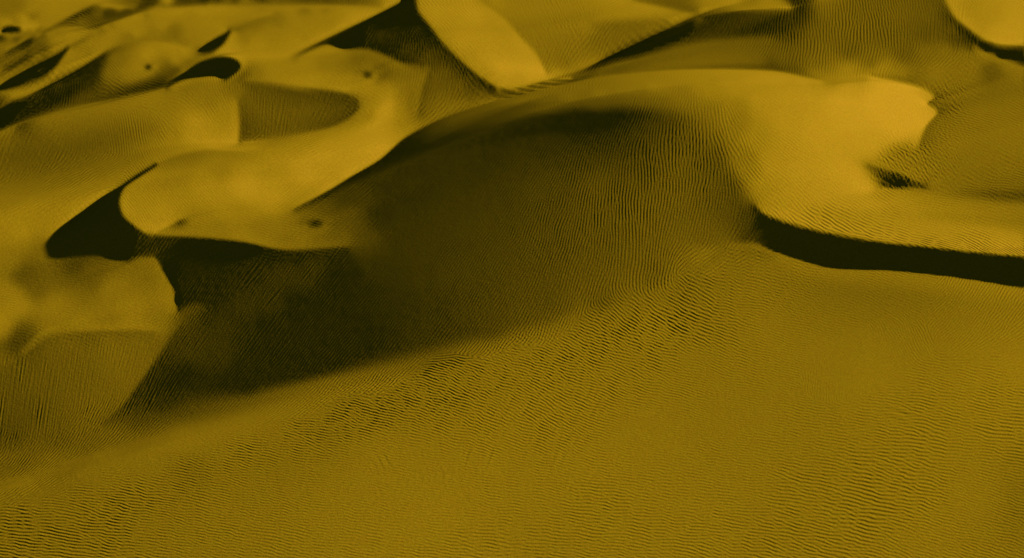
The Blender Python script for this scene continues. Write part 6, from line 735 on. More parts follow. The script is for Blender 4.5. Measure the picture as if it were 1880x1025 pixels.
-3,0,9,0,-3,9011,2,0,-5,0,2,0,1,9177,2,0,-1,9009,1,0,-2,9057,1,0,-1,9009,-1,9005,1,0,-1,9009,1,0,1,0,-1,9005,-3,9052,
1,0,-1,0,-1,9003,-1,0,-1,-2,-1,-1,-1,9003,1,1,1,1,2,0,-1,0,0,1,2,4,5,7,9,11,11,9,5,2,0,-2,-3,-4,-5,-7,-11,-15,-16,-16,
-12,-13,-19,0,10,11,7,0,-2,-2,0,3,6,8,9,9,8,7,5,2,-2,-3,0,-5,-13,-15,-12,-8,-4,-1,4,9,16,20,20,8,-18,-31,-17,4,14,15,
13,8,3,0,-3,-5,-7,-8,-8,-7,-6,-4,-2,-1,0,1,1,2,2,2,2,1,1,9008,1,2,4,7,8,8,9,9,9,7,6,7,9,10,8,6,3,1,0,-2,-3,-3,-4,-4,
-3,-3,-2,-2,-2,-1,-1,9016,-1,-1,-1,-1,-1,-1,9004,1,1,2,2,2,2,2,2,1,1,9019,-1,9005,-1,-1,-1,9028,1,1,1,1,1,1,9004,-1,
-2,-3,-3,-4,-4,-5,-5,-1,5,12,16,12,4,-2,-5,-4,-2,-1,0,2,4,6,6,0,-7,-11,-9,-6,-4,-2,-1,0,0,1,2,3,5,6,7,8,7,6,5,3,2,1,0,
0,-1,-1,-2,-3,-3,-3,-3,-3,-3,-4,-4,-5,-5,-6,-6,-6,-6,-5,-4,-4,-4,-4,-4,-4,-4,-4,-4,-4,-4,-4,-3,-3,-2,-2,-1,9004,-1,
9004,1,2,2,4,3,3,3,3,3,2,1,2,1,9003,-1,-1,9005,1,0,1,0,-1,9005,-3,9052,1,0,-1,9019,2,0,-1,9021,1,0,2,0,3,9019,-3,0,7,
9003,1,9003,1,0,-4,0,2,0,-1,0,1,9035,2,0,-1,9003,2,0,-1,9129,1,9013,1,0,-2,9063,-1,9009,-1,9005,1,9011,1,0,1,0,-1,
9005,-3,9052,1,0,-1,9013,-1,-1,0,2,4,6,10,10,10,11,11,9,6,2,-1,-3,-4,-3,-3,-2,-4,-7,-10,-12,-11,-8,-4,0,4,6,8,7,3,14,
18,14,13,11,8,5,2,-1,-4,-7,-9,-11,-12,-12,-10,-7,-4,0,4,6,6,8,18,31,34,17,3,-8,-18,-23,-29,-27,-10,1,-1,-7,-13,-19,
-21,-21,-19,-15,-12,-8,-6,-5,-3,-3,-3,-3,-3,-3,-2,-1,9013,-1,-2,-2,-3,-4,-5,-6,-6,-7,-10,-9,-8,-6,-4,-8,-9,-8,-7,-6,
-5,-3,-2,-1,9005,1,9014,-1,-1,-1,-1,-1,-1,9003,1,2,3,3,2,2,2,2,1,1,9066,-1,-1,-2,-3,-4,-4,-5,-6,-7,-6,-4,0,5,13,17,14,
6,-2,-8,-9,-7,-4,0,3,4,6,7,8,5,-5,-15,-13,-4,2,5,5,4,4,4,4,4,4,3,3,2,0,0,-1,-1,-1,-1,-1,-1,-1,-1,-1,-1,9005,1,1,1,2,2,
2,2,3,3,3,3,2,2,2,1,1,1,1,1,2,2,2,2,3,3,3,3,3,3,3,3,3,2,3,3,2,4,4,4,4,4,3,2,1,-1,-3,-3,-4,-4,-5,-5,-6,-7,-5,-3,-1,-1,
9008,1,0,-1,9005,-3,9052,1,0,-1,9003,-1,9015,1,0,-1,9021,1,0,-2,0,2,9023,-1,0,2,0,-1,0,1,9007,1,9167,1,9005,-1,9009,
-1,9067,1,0,-1,9029,2,0,-1,9005,-2,9052,1,0,-2,9003,-3,0,-1,0,0,2,4,6,8,9,10,8,6,3,0,-3,-4,-6,-6,-4,-3,-3,-3,-4,-6,-8,
-8,-7,-5,-2,0,2,2,3,2,1,9003,1,2,0,-7,-8,-6,-6,-6,-6,-4,-2,3,7,12,15,17,16,15,15,17,17,15,10,5,0,-3,-6,-11,-14,-16,
-19,-17,-16,-11,-4,0,4,8,11,14,16,17,17,19,22,24,27,30,28,29,30,29,25,21,15,8,2,-2,-4,-5,-7,-7,-8,-7,-6,-4,-3,-2,-1,
-1,0,0,1,2,3,4,6,7,7,7,5,3,1,9003,1,2,2,1,9015,-1,-1,-2,-2,-2,-2,-1,0,0,2,3,3,4,3,3,3,2,1,9069,-1,-2,-2,-3,-3,-4,-5,
-6,-6,-5,-3,0,4,10,14,16,16,12,6,0,-6,-12,-15,-13,-7,0,6,9,8,5,-1,-9,-16,-20,-16,-6,4,6,5,3,2,9005,-1,-2,-3,-3,-3,-3,
-3,-3,-2,-2,-2,-1,-1,9011,1,9003,-1,-2,-2,-2,-2,-2,-2,-1,-1,-1,9019,1,-1,-5,-6,-7,-8,-8,-7,-6,-5,-3,-2,-1,1,3,4,5,5,5,
4,3,2,1,9009,2,0,-1,9005,-2,9052,1,0,-2,9003,-4,0,-1,9041,-1,9003,1,9011,1,9005,-2,9015,1,0,-1,0,1,9003,1,9007,1,9153,
-1,9003,-2,9077,1,0,-3,9029,2,0,-1,9005,-2,9052,1,0,-2,0,-1,0,0,3,2,2,0,-1,-3,-4,-4,-3,-2,9004,-2,-4,-6,-7,-7,-6,-5,
-3,-1,-1,9005,1,1,0,0,-1,-2,-2,-3,-4,-5,-5,-4,-1,3,6,9,10,10,7,3,-2,-5,-7,-7,-6,-7,-9,-12,-16,-16,-16,-10,-5,0,0,-1,
-5,-9,-7,-7,-10,-11,-10,-9,-12,-13,-12,-10,-7,-3,-2,-2,-2,-1,-2,-2,-5,-8,-10,-11,-12,-12,-13,-14,-16,-14,-12,-8,-4,4,
13,22,25,20,12,4,-2,-5,-6,-5,-6,-6,-6,-6,-6,-7,-6,-6,-5,-5,-4,-4,-3,-2,-2,-2,-1,-1,-1,-1,9006,-1,-2,-2,-3,-3,-2,0,1,3,
4,5,5,4,3,2,1,9072,-1,-1,-2,-3,-3,-4,-5,-5,-4,-2,1,5,9,13,15,15,11,6,0,-4,-6,-7,-6,-5,-4,-2,0,2,4,9,21,25,6,-8,-10,
-13,-18,-18,-12,-7,-9,-14,-18,-20,-18,-14,-12,-12,-13,-14,-14,-12,-9,-7,-6,-5,-5,-5,-4,-3,-2,9005,-1,-1,9005,-1,-2,-2,
-3,-2,-2,-2,-1,-1,-1,-1,9018,-1,-1,-2,-2,-3,-3,-4,-3,1,3,3,4,5,4,4,3,2,2,2,2,1,1,9018,1,9007,-1,9052,1,0,-2,0,-1,0,2,
9031,-1,9033,-1,9005,3,0,-2,9005,1,9015,-2,0,1,9005,-1,0,-1,0,-2,9149,-2,0,2,9003,-2,9005,-1,9063,2,0,1,9090,1,0,-2,
9003,1,9003,1,0,0,-3,-5,-7,-8,-8,-8,-7,-5,-2,0,1,2,3,3,3,3,3,4,5,5,5,4,1,9003,3,7,10,13,15,15,14,11,7,1,-3,-5,-5,-5,
-4,-4,-5,-5,-5,-6,-7,-8,-9,-12,-14,-14,-13,-10,-4,3,12,20,25,23,20,17,14,11,10,11,11,6,3,4,9003,1,-1,-2,-2,-3,-3,-2,
-1,0,1,1,2,3,4,4,3,2,-1,-3,-6,-9,-11,-14,-15,-15,-13,-9,-4,6,16,22,23,20,16,12,10,8,7,6,5,5,4,3,3,2,1,0,0,-1,-2,-2,-2,
-2,0,2,5,7,7,6,5,3,2,0,-1,-1,-1,-1,-1,-1,9068,-1,-1,-2,-3,-3,-4,-3,-2,0,2,6,8,10,11,10,8,4,0,-4,-6,-7,-6,-4,-3,-2,-2,
-1,0,0,1,2,4,5,4,3,1,1,2,0,-4,-13,-17,-20,-16,-12,-2,9,19,26,34,42,51,61,66,67,63,55,45,38,31,29,26,22,15,7,-1,-9,-14,
-16,-17,-16,-13,-12,-14,-17,-19,-18,-17,-15,-13,-12,-12,-11,-11,-10,-9,-8,-7,-5,-5,-4,-3,-2,-1,-1,-1,-1,-1,-1,9003,-1,
-1,-1,-1,-1,-1,-1,9004,1,1,1,1,2,0,2,9090,1,0,-2,9065,1,9011,3,0,-4,0,1,0,1,9179,-1,0,1,9023,2,9003,-2,9043,2,0,1,
9090,1,0,-1,0,0,-1,-2,-3,-3,-3,-3,-2,-1,0,1,2,3,3,3,3,2,2,2,2,2,1,1,1,9004,1,2,3,5,5,4,2,-1,-4,-7,-9,-9,-10,-10,-9,-9,
-9,-9,-9,-9,-8,-8,-7,-6,-4,-2,2,6,10,15,17,18,17,13,8,3,0,-2,-2,-2,-1,-1,-2,-3,-5,-6,-6,-4,1,2,-5,0,1,0,1,1,1,2,2,2,2,
1,0,0,-1,-2,-3,-3,-3,-3,-2,-1,1,5,8,9,7,5,3,2,1,0,-1,-3,-3,-4,-4,-5,-6,-7,-9,-10,-10,-10,-10,-10,-9,-9,-9,-9,-9,-9,-9,
-8,-6,-4,-2,-2,-2,-2,-2,-1,-1,-1,9068,-1,-1,-2,-2,-2,-2,-3,-2,-1,0,3,5,7,8,9,8,6,3,0,-2,-4,-5,-5,-4,-2,0,1,2,3,4,4,4,
4,5,5,5,4,2,-4,-11,-18,-24,-26,-25,-25,-24,-23,-20,-16,-11,-4,2,7,8,10,10,8,6,5,4,1,-2,-3,-5,-7,-8,-10,-11,-13,-14,
-15,-17,-21,-24,-25,-24,-23,-22,-20,-14,-5,6,15,21,29,37,46,54,61,62,64,61,55,48,41,34,30,23,16,8,-1,-10,-14,-17,-16,
-15,-16,-17,-19,-19,-18,-16,-15,-15,-14,-15,-15,-14,-13,-12,-12,-10,-10,-9,-9,-9,-8,-8,-7,-7,-7,-7,-7,-7,-6,-6,-7,-7,
-7,-8,-7,-7,-7,-7,-6,-6,-5,-5,-4,-4,-3,-3,-2,-1,-1,9066,-1,9079,1,9003,1,9165,-1,9015,2,0,-1,9043,1,9025,-1,0,1,9037,
1,9061,1,1,1,1,9006,1,1,1,1,2,2,2,2,2,1,0,-2,-3,-5,-6,-7,-8,-8,-9,-9,-8,-7,-6,-5,-3,-1,0,2,3,4,5,7,9,11,12,12,10,7,4,
0,-2,-3,-3,-3,-2,-2,-2,-3,-4,-5,-5,-5,-4,-3,-1,9005,1,1,0,2,0,-6,-2,1,-2,-3,-3,-3,-3,-2,0,0,2,4,5,6,6,4,2,0,-1,-2,-1,
-1,-1,9005,-1,-2,-2,-3,-3,-3,-2,-2,-2,-2,-2,-1,-1,9003,1,1,2,1,1,1,1,1,9067,-1,-1,-1,-1,-2,-2,-2,-2,-2,-1,0,1,3,4,6,7,
7,7,5,2,0,-2,-3,-4,-4,-3,-2,0,0,1,2,3,2,1,0,-2,-5,-7,-9,-10,-10,-10,-12,-13,-14,-11,-3,8,16,19,18,14,11,9,6,4,1,-3,-5,
-4,3,10,14,14,10,5,-2,-7,-11,-16,-20,-28,-34,-37,-37,-31,-27,-22,-15,-5,2,6,9,11,14,17,18,18,18,17,16,13,11,9,8,6,2,
-2,-5,-6,-7,-7,-8,-9,-11,-13,-14,-14,-15,-17,-19,-19,-17,-12,-3,8,17,23,29,36,44,53,64,69,72,73,71,66,61,56,52,49,47,
45,43,38,32,29,29,27,25,22,19,17,18,21,22,24,27,26,27,27,27,26,25,24,22,21,18,16,13,9,6,5,2,1,9010,1,9134,2,0,-6,0,4,
9163,1,9031,2,0,-1,0,1,9053,1,9011,1,9015,-1,9072,1,1,1,1,2,2,3,3,3,2,1,0,-1,-3,-5,-6,-6,-7,-7,-7,-7,-6,-5,-3,-1,0,2,
3,4,4,4,5,5,5,6,6,6,6,5,3,0,-1,-2,-3,-3,-3,-3,-3,-3,-2,-2,-2,-2,-2,-2,-3,-2,0,0,1,1,9005,-1,-2,-2,-3,-3,-3,-2,0,4,5,3,
10,11,5,5,6,5,4,2,0,-2,-3,-3,-3,-1,0,0,1,1,1,0,-1,-3,-3,-3,-3,-2,-1,9005,1,1,1,2,2,2,2,2,1,1,1,9067,-1,-1,0,-1,-1,-2,
-2,-2,-2,-1,-1,0,1,3,5,6,6,6,5,4,2,0,-2,-3,-3,-3,-2,-2,0,0,1,2,3,3,2,0,-1,-4,-6,-8,-8,-7,-5,-2,0,2,4,5,6,6,7,8,10,10,
7,3,-2,-6,-9,-11,-11,-8,-4,0,3,5,5,4,3,2,1,1,2,3,3,4,4,5,5,4,3,2,3,7,10,10,8,9,10,10,10,10,8,4,0,-4,-7,-10,-11,-13,
-14,-16,-18,-20,-21,-21,-24,-28,-32,-35,-36,-36,-35,-31,-27,-24,-19,-13,-8,-3,1,4,6,8,10,12,13,12,10,7,3,0,-2,-3,-4,
-5,-6,-9,-12,-16,-20,-21,-20,-19,-19,-20,-21,-19,-16,-15,-16,-21,-25,-26,-26,-26,-25,-23,-23,-23,-22,-21,-19,-17,-16,
-14,-12,-10,-8,-7,-5,-5,-4,-1,9146,1,0,-3,0,4,9157,-1,9071,-1,0,1,9124,-1,-2,-3,-4,-5,-5,-6,-6,-5,-4,-3,-1,1,3,4,4,4,
4,3,3,3,3,3,3,3,2,2,0,0,-1,-2,-2,-2,-2,-2,-2,-2,-2,-2,-1,-1,9006,1,1,9005,-1,-1,-2,-3,-4,-4,-4,-3,-1,2,6,9,10,10,8,6,
3,0,-1,-4,-7,-5,4,-4,-6,-5,-2,0,2,3,2,0,-2,-4,-5,-5,-4,-3,-2,9003,1,1,1,2,2,2,2,2,2,2,1,1,9009,-1,-1,9060,-1,-1,-1,-1,
-1,-2,-2,-1,0,0,2,3,4,5,6,6,5,3,0,0,-2,-3,-3,-3,-2,-1,0,0,1,2,2,2,2,1,0,-3,-5,-7,-7,-7,-5,-3,0,2,4,4,4,4,4,4,4,3,2,
9003,-2,-6,-9,-9,-6,-2,2,4,5,5,5,4,3,3,2,2,1,1,1,0,0,-1,-2,-3,-4,-4,-3,-2,9003,1,1,1,1,1,1,1,9004,1,2,3,4,4,5,5,6,6,6,
5,5,5,6,8,8,8,8,8,8,9,10,11,12,12,11,10,10,11,11,11,11,10,7,1,-4,-8,-13,-17,-21,-24,-29,-36,-40,-41,-40,-37,-32,-27,
-21,-14,-8,-2,2,4,4,3,3,3,4,4,5,5,4,3,2,9003,-1,-2,-3,-5,-6,-6,-7,-7,-6,-5,-3,-2,-1,9146,1,9003,2,0,1,9243,1,0,-1,
9005,-1,0,1,9003,1,9021,-2,0,2,9067,-1,-1,-1,-1,9003,1,1,2,3,3,2,2,2,2,1,2,1,1,1,1,9004,-1,-1,-1,-2,-2,-1,-1,9003,1,1,
2,2,1,1,1,9006,-1,-1,-2,-3,-4,-4,-5,-6,-5,-2,2,7,12,14,14,12,8,4,1,-1,-3,-4,-5,-6,-5,-5,-4,-4,-3,-5,-7,-5,3,4,2,9006,
2,2,3,3,3,3,2,2,2,1,1,1,1,1,9007,-1,-1,-1,-1,-1,-1,-1,9052,-1,-1,-1,-1,0,0,-1,-1,-1,-1,-1,-1,9003,1,2,3,4,5,5,5,4,2,1,
0,-2,-2,-3,-2,-2,-1,0,0,1,2,2,2,2,1,0,-2,-4,-5,-6,-6,-5,-3,0,1,3,3,3,3,3,2,2,2,3,3,2,0,-1,-4,-6,-7,-5,-4,-1,1,3,3,4,3,
3,3,2,2,1,1,1,0,0,-1,-2,-3,-3,-3,-3,-2,-1,9005,1,9012,1,1,1,1,1,1,9007,1,1,9003,1,1,1,9007,1,1,1,9004,1,2,3,3,4,4,5,7,
9,11,11,10,9,9,9,10,11,9,7,7,8,12,15,15,14,14,14,13,13,14,14,14,14,13,13,12,12,11,11,12,12,13,13,14,13,10,7,2,-1,-2,0,
1,9064,-1,9367,1,9009,-1,9061,1,1,9009,-1,-1,-1,-2,-2,-2,-2,-2,-1,0,0,1,2,3,3,3,2,2,2,1,0,0,-1,-1,-1,-2,-2,-3,-3,-4,
-4,-5,-6,-6,-4,0,6,14,20,22,20,15,8,1,-4,-7,-9,-10,-10,-10,-9,-8,-7,-5,-5,-4,-3,-2,0,2,4,4,3,1,9006,1,1,1,1,1,1,9008,
-1,9018,1,9045,-1,0,0,-1,-1,-1,-1,-1,-1,9004,1,2,3,4,4,5,4,3,2,0,0,-1,-2,-2,-2,-1,9003,1,2,2,2,1,0,0,-1,-3,-4,-6,-6,
-5,-3,-1,1,2,3,3,2,1,9005,1,1,2,0,-1,-4,-7,-6,-4,-1,2,3,3,3,3,2,2,2,2,2,1,1,0,0,-2,-3,-3,-4,-3,-3,-2,-1,0,0,1,1,1,1,
9012,1,9035,1,1,1,1,1,2,2,2,2,2,2,1,9003,-1,-2,-2,-2,-2,-2,0,1,2,2,2,2,2,1,0,1,2,2,2,1,1,1,1,2,3,4,5,6,5,4,2,0,-1,-3,
-4,-4,-2,0,1,1,0,0,1,9009,-1,9138,-1,9293,-1,9054,-1,9010,-1,-2,-2,-2,-2,-1,0,0,2,4,4,3,3,3,2,1,1,0,0,1,1,0,0,-3,-4,
-3,-3,-3,-3,-4,-5,-4,-3,-2,-2,2,10,17,20,15,6,-6,-18,-25,-29,-29,-27,-23,-19,-15,-11,-7,-4,0,3,5,7,9,11,14,15,16,16,
14,11,9,8,8,6,4,2,-2,-3,-1,9075,-1,-1,-1,0,-1,-1,-1,-1,-1,9003,1,2,3,4,4,4,3,3,2,0,0,-1,-2,-2,-1,9003,1,2,2,2,2,1,0,
-1,-2,-3,-3,-4,-4,-4,-3,-2,0,3,4,4,4,3,1,0,-1,-1,0,0,1,2,2,2,1,0,-2,-4,-3,-2,0,2,3,3,3,3,2,2,2,1,1,0,0,-1,-2,-2,-3,-3,
-2,-2,-1,9003,1,1,1,9047,-1,-1,-1,-1,-1,9011,-1,-2,-2,-3,-3,-2,-2,-1,9017,1,1,1,1,1,1,0,0,-1,-1,-2,-3,-4,-4,-3,-1,0,1,
9017,-1,9054,-1,9019,1,9025,1,9029,1,9301,-1,9052,1,0,-1,9004,-1,-1,-1,9003,1,2,2,2,1,0,-1,-2,-3,-3,-4,-4,-2,-2,-1,
9003,-1,-3,-5,-6,-5,-3,-2,-2,-2,-2,0,5,13,23,22,9,-1,-2,3,10,16,20,21,21,19,16,12,10,7,4,0,-3,-6,-9,-12,-13,-14,-15,
-16,-16,-16,-15,-13,-10,-7,-5,-4,-4,-3,-2,-1,-3,9072,-1,-1,-1,-1,9006,1,2,2,3,3,3,3,3,2,1,0,0,-1,-1,-1,-1,9003,1,1,2,
2,2,2,0,-1,-3,-4,-4,-4,-4,-2,-1,0,1,1,2,2,2,2,0,-2,-4,-5,-5,-4,-2,-1,9003,1,0,-1,-2,-3,-2,0,1,2,2,2,2,2,1,1,9003,-1,
-2,-2,-3,-3,-2,-2,-1,9003,1,1,1,1,9064,-1,-1,-2,-2,-2,-1,-1,9004,1,9023,-1,-2,-3,-3,-3,-2,9025,-1,9052,1,0,-1,9019,1,
0,-1,9005,1,9009,-3,0,6,0,-3,9037,1,9259,-1,9029,1,9007,-1,9052,1,0,-1,0,0,1,1,2,2,2,2,2,1,2,3,4,6,9,11,14,15,15,15,
13,10,8,5,3,0,-1,0,0,2,4,6,9,12,15,21,26,17,-4,-21,-28,-22,-13,-7,-4,-2,-2,-3,-3,-3,-3,-3,-3,-3,-3,-3,-4,-4,-5,-4,-3,
-1,0,1,2,3,3,3,2,1,9003,1,2,1,-1,-2,1,1,9075,1,2,3,3,4,4,3,2,1,9007,1,2,2,2,2,2,2,2,2,1,0,-2,-2,-2,-2,-1,9003,-1,-2,
-3,-4,-5,-4,-3,-2,-1,-1,-1,-1,0,0,1,2,3,3,3,2,2,1,0,0,1,2,2,1,9004,-1,-1,-1,-1,-1,-1,-1,-1,-1,-1,9003,1,1,1,1,9067,-1,
-1,-1,-1,9029,-1,0,-1,-1,-1,-1,-1,9023,1,9007,-1,9052,1,0,-1,9035,3,0,-5,0,2,9033,1,0,-2,0,2,9291,1,9007,-1,9052,1,0,
-1,9009,-1,-3,-6,-9,-12,-15,-17,-18,-18,-17,-13,-10,-8,-5,-2,1,4,7,9,8,4,0,-4,-9,-15,-22,-19,-6,2,6,5,3,2,1,9004,-1,
-1,-2,-2,-2,-1,0,0,1,1,1,1,1,1,9010,2,3,0,-5,-2,2,2,9014,1,1,1,9034,-1,-1,-1,-1,-1,9013,1,2,3,4,4,4,3,3,2,1,1,1,2,2,3,
3,4,4,4,4,3,2,2,0,0,-1,-2,-3,-4,-5,-6,-7,-7,-6,-5,-5,-4,-4,-4,-4,-3,-2,-1,0,0,1,1,1,1,1,1,1,2,2,3,3,2,1,9009,-1,-1,-1,
-1,-1,9010,1,1,9104,-1,-1,9032,1,9007,-1,9052,1,0,-1,9071,1,0,-4,0,1,9293,1,9007,-1,9054,-1,9004,-2,-2,-3,-3,-3,-2,-1,
0,2,3,5,7,9,10,11,11,9,7,4,1,-1,-4,-6,-7,-5,-2,1,4,5,3,2,1,0,-1,-2,-1,-1,-1,-1,-1,9003,1,1,9017,1,1,1,3,2,-3,-5,-1,1,
1,9046,-1,-1,9008,1,1,1,1,2,2,3,3,4,5,6,6,7,7,6,5,4,3,3,2,1,0,0,-1,-2,-3,-4,-4,-5,-6,-6,-6,-6,-6,-6,-6,-6,-7,-7,-8,-8,
-7,-6,-5,-3,-2,-1,0,1,2,2,2,2,3,3,3,3,4,4,4,4,4,3,2,1,0,0,-1,-2,-2,-1,-1,9086,-1,9078,1,9007,-1,9054,-1,9069,2,0,-1,
9297,1,9007,-1,9054,-1,9004,1,1,2,3,3,3,3,3,2,1,0,0,-2,-3,-4,-6,-6,-6,-4,-2,-1,0,-1,-1,-1,-1,-1,-1,-1,9032,1,1,2,0,-5,
0,2,2,1,9036,-1,-1,-1,-1,-1,-1,9004,1,2,3,3,4,4,5,5,6,7,7,8,9,9,8,7,5,3,0,-2,-4,-6,-7,-8,-8,-8,-7,-7,-6,-6,-5,-5,-4,
-4,-4,-4,-4,-4,-4,-4,-5,-5,-5,-4,-3,-2,0,1,3,4,5,5,5,5,5,5,5,5,5,4,4,3,2,2,9003,-1,-2,-2,-1,-1,-1,-1,-1,9004,1,1,9104,
1,9063,1,9007,-1,9124,2,9297,1,9009,-1,9064,-1,-2,-3,-4,-4,-3,-2,-1,9046,1,1,-1,-5,-4,2,2,0,-1,-1,-1,-1,9011,1,1,1,1,
1,1,1,1,1,1,1,1,9005,1,1,1,2,2,3,3,4,5,6,7,8,9,9,9,9,8,7,6,4,2,-1,-4,-7,-10,-12,-14,-15,-15,-14,-12,-11,-10,-9,-7,-6,
-5,-4,-3,-2,-1,9012,1,2,3,4,4,4,4,4,4,3,3,2,2,2,2,1,0,0,-1,-1,-1,-2,-2,-2,-2,-1,-1,9003,1,1,1,1,1,1,1,9105,1,9018,-1,
9059,-1,9120,-3,0,1,9309,-1,9059,-1,-1,-1,9004,1,1,1,1,1,9005,1,9034,-1,-1,9003,2,1,-3,-7,-2,2,2,1,2,2,2,2,3,2,2,1,1,
1,9003,-1,9012,1,1,1,2,2,2,2,2,1,9003,-1,-3,-4,-6,-8,-9,-10,-11,-13,-14,-14,-14,-13,-11,-9,-7,-4,-1,1,3,4,5,6,7,7,7,7,
7,7,6,5,4,3,2,0,0,-1,-2,-2,-2,-2,-1,0,0,1,1,1,1,1,1,1,9007,-1,-1,-2,-2,-2,-1,-1,-1,9003,1,2,2,2,2,1,1,9186,1,9007,-1,
9424,1,9007,-1,9076,1,0,1,9027,1,1,2,2,3,3,3,1,-3,-7,-3,3,4,3,2,2,0,0,-1,-2,-2,-3,-3,-3,-3,-2,-2,-2,-1,-1,-1,-1,-1,-1,
9003,1,1,1,1,0,-1,-2,-3,-4,-4,-5,-5,-5,-4,-4,-4,-4,-4,-3,-3,-2,-1,0,1,3,4,6,6,7,7,6,6,6,5,5,4,3,3,2,1,1,0,0,-2,-3,-3,
-3,-4,-3,-3,-2,-1,0,0,1,1,1,1,1,1,1,9006,-1,-1,-1,-1,-1,-1,-1,-1,0,0,1,2,3,3,3,3,2,2,1,9004,-1,-1,-1,-1,9195,-1,9054,
1,9377,-1,9054,1,9019,-1,9022,1,1,2,2,2,2,2,1,0,-2,-4,-6,-7,-7,-7,-4,1,2,1,0,-2,-3,-3,-2,-2,-1,0,0,1,2,3,3,4,4,4,4,3,
3,2,2,2,1,9003,-1,-2,-2,-2,-2,-2,-1,-1,9007,1,1,2,2,2,2,2,2,2,2,1,1,9005,-1,-2,-2,-3,-3,-3,-3,-3,-2,-2,-1,9003,1,1,1,
1,1,1,9006,-1,-1,-1,-1,-2,-2,-1,9003,1,3,3,4,4,4,3,3,2,1,9003,-1,-1,-1,-1,-1,9204,-1,9054,1,9019,-1,9351,-1,9005,-1,
9054,1,9019,-1,0,1,9008,1,1,1,1,2,2,3,3,2,2,1,0,-1,-3,-4,-5,-6,-5,-4,-3,-1,1,3,3,3,2,1,9006,1,1,1,2,2,2,1,1,9004,-1,
-1,-2,-2,-2,-3,-3,-3,-3,-2,-2,-1,-1,9011,1,1,1,1,1,9006,-1,-1,-2,-2,-2,-2,-2,-2,-2,-1,9005,1,1,1,1,9007,-1,-1,-2,-1,
-1,-1,-1,0,0,1,2,3,4,4,4,4,3,2,1,9003,-1,-1,-1,-1,-1,-1,-1,9212,-1,9054,1,9019,-1,0,1,9355,-1,9052,-1,0,1,9011,-1,-1,
-1,-1,-1,-1,-1,-1,-2,9008,1,1,1,0,0,-2,-3,-4,-5,-6,-6,-5,-3,-2,0,2,3,3,3,2,2,1,9006,1,1,1,1,1,1,9005,-1,-1,-2,-2,-2,
-2,-2,-2,-2,-2,-1,9009,1,1,1,1,1,1,1,1,1,9004,-1,-1,-1,-2,-2,-2,-2,-1,-1,9016,-1,-1,-1,-1,-1,-1,-1,9003,1,2,2,3,3,3,3,
3,2,1,1,0,0,-1,-1,-1,-1,-2,-1,-1,-1,-1,9220,-1,9052,-1,0,1,9019,-1,0,1,9355,-1,9052,-1,0,2,9017,1,1,0,1,2,1,1,1,0,-1,
-2,-3,-4,-4,-4,-3,-1,1,2,2,2,2,2,2,1,1,1,9003,1,1,1,1,1,1,9004,-1,-1,-2,-2,-3,-3,-2,-2,-2,-2,-2,-1,-1,9006,1,0,0,1,1,
1,1,1,9010,-1,9022,-1,-1,-1,-1,-1,9004,1,2,2,2,3,3,2,2,2,1,9003,-1,-1,-1,-1,-1,-1,-1,-1,-1,-1,-1,9227,-1,9052,-1,0,2,
9019,-1,0,1,9355,-1,9052,-1,0,2,9008,1,1,1,1,1,1,1,9003,-1,-3,-2,-2,-3,-3,-2,0,1,2,2,2,2,2,2,2,2,1,1,1,1,1,1,1,1,1,
9003,-1,-2,-2,-2,-3,-3,-3,-3,-2,-2,-1,-1,-1,9008,1,1,1,9037,-1,-1,-1,-1,-1,9004,1,1,2,3,3,3,2,2,2,1,9004,-1,-1,-1,-1,
-1,-1,-1,0,-1,-1,9236,-1,9052,-1,0,2,9019,-2,0,1,9355,-1,9052,-1,0,2,9009,-1,-1,-2,-2,-2,-2,-1,9004,2,3,2,2,1,1,1,1,1,
1,1,1,1,1,9003,-1,-2,-2,-3,-3,-4,-3,-3,-3,-2,-2,-1,-1,9004,1,1,1,1,1,1,1,1,1,9035,-1,-1,-1,-1,-1,-1,9003,1,1,2,2,2,2,
2,2,2,1,1,9006,-1,-1,-1,-1,9249,-1,9052,-1,0,2,9019,-2,0,1,9408,-1,0,2,9010,1,1,1,1,1,1,1,1,1,0,2,3,1,1,9003,-1,-2,-2,
-3,-4,-4,-4,-4,-4,-3,-2,-1,0,0,1,1,2,2,2,2,2,2,2,1,1,1,1,1,9028,-1,-1,-1,-1,-1,-1,-1,-1,-1,-1,9005,1,2,2,2,2,2,2,2,1,
1,1,9007,-1,-1,9312,-2,0,2,9019,-1,0,2,9408,-2,0,2,9017,-1,-1,-4,-3,-2,-4,-4,-4,-4,-3,-2,-1,0,1,1,2,2,2,2,2,1,1,0,0,1,
1,9035,-1,-1,-1,-1,-1,-1,-1,0,0,1,2,2,3,3,3,3,2,2,2,1,9332,-2,0,2,9019,-1,0,1,9355,-1,9052,-2,0,2,9007,-1,-1,-1,-2,-2,
-3,-3,-3,-3,-2,-1,0,0,2,3,3,3,3,2,2,2,1,1,1,1,9037,-1,-1,-2,-2,-2,-2,-2,-1,0,0,2,2,3,3,3,3,2,2,1,9010,-1,-1,-1,-1,
9275,-1,9052,-1,0,2,9019,-1,0,1,9408,-1,0,2,9010,1,1,2,2,2,1,1,1,1,0,0,1,9038,-1,-2,-2,-2,-3,-3,-2,-2,-1,0,1,2,3,4,4,
4,3,2,1,9007,-1,-1,-1,-1,-1,-1,-1,9337,-1,0,2,9019,-1,9410,-1,0,2,9051,-1,-2,-2,-2,-3,-3,-3,-2,-1,0,2,3,3,4,4,4,4,4,3,
2,1,0,0,-1,-1,-1,-1,9352,-1,0,2,9430,-1,0,2,9041,-1,-1,-1,-1,-1,-2,-2,-2,-1,9003,2,3,3,4,4,4,3,3,2,1,9004,-1,-1,-1,-1,
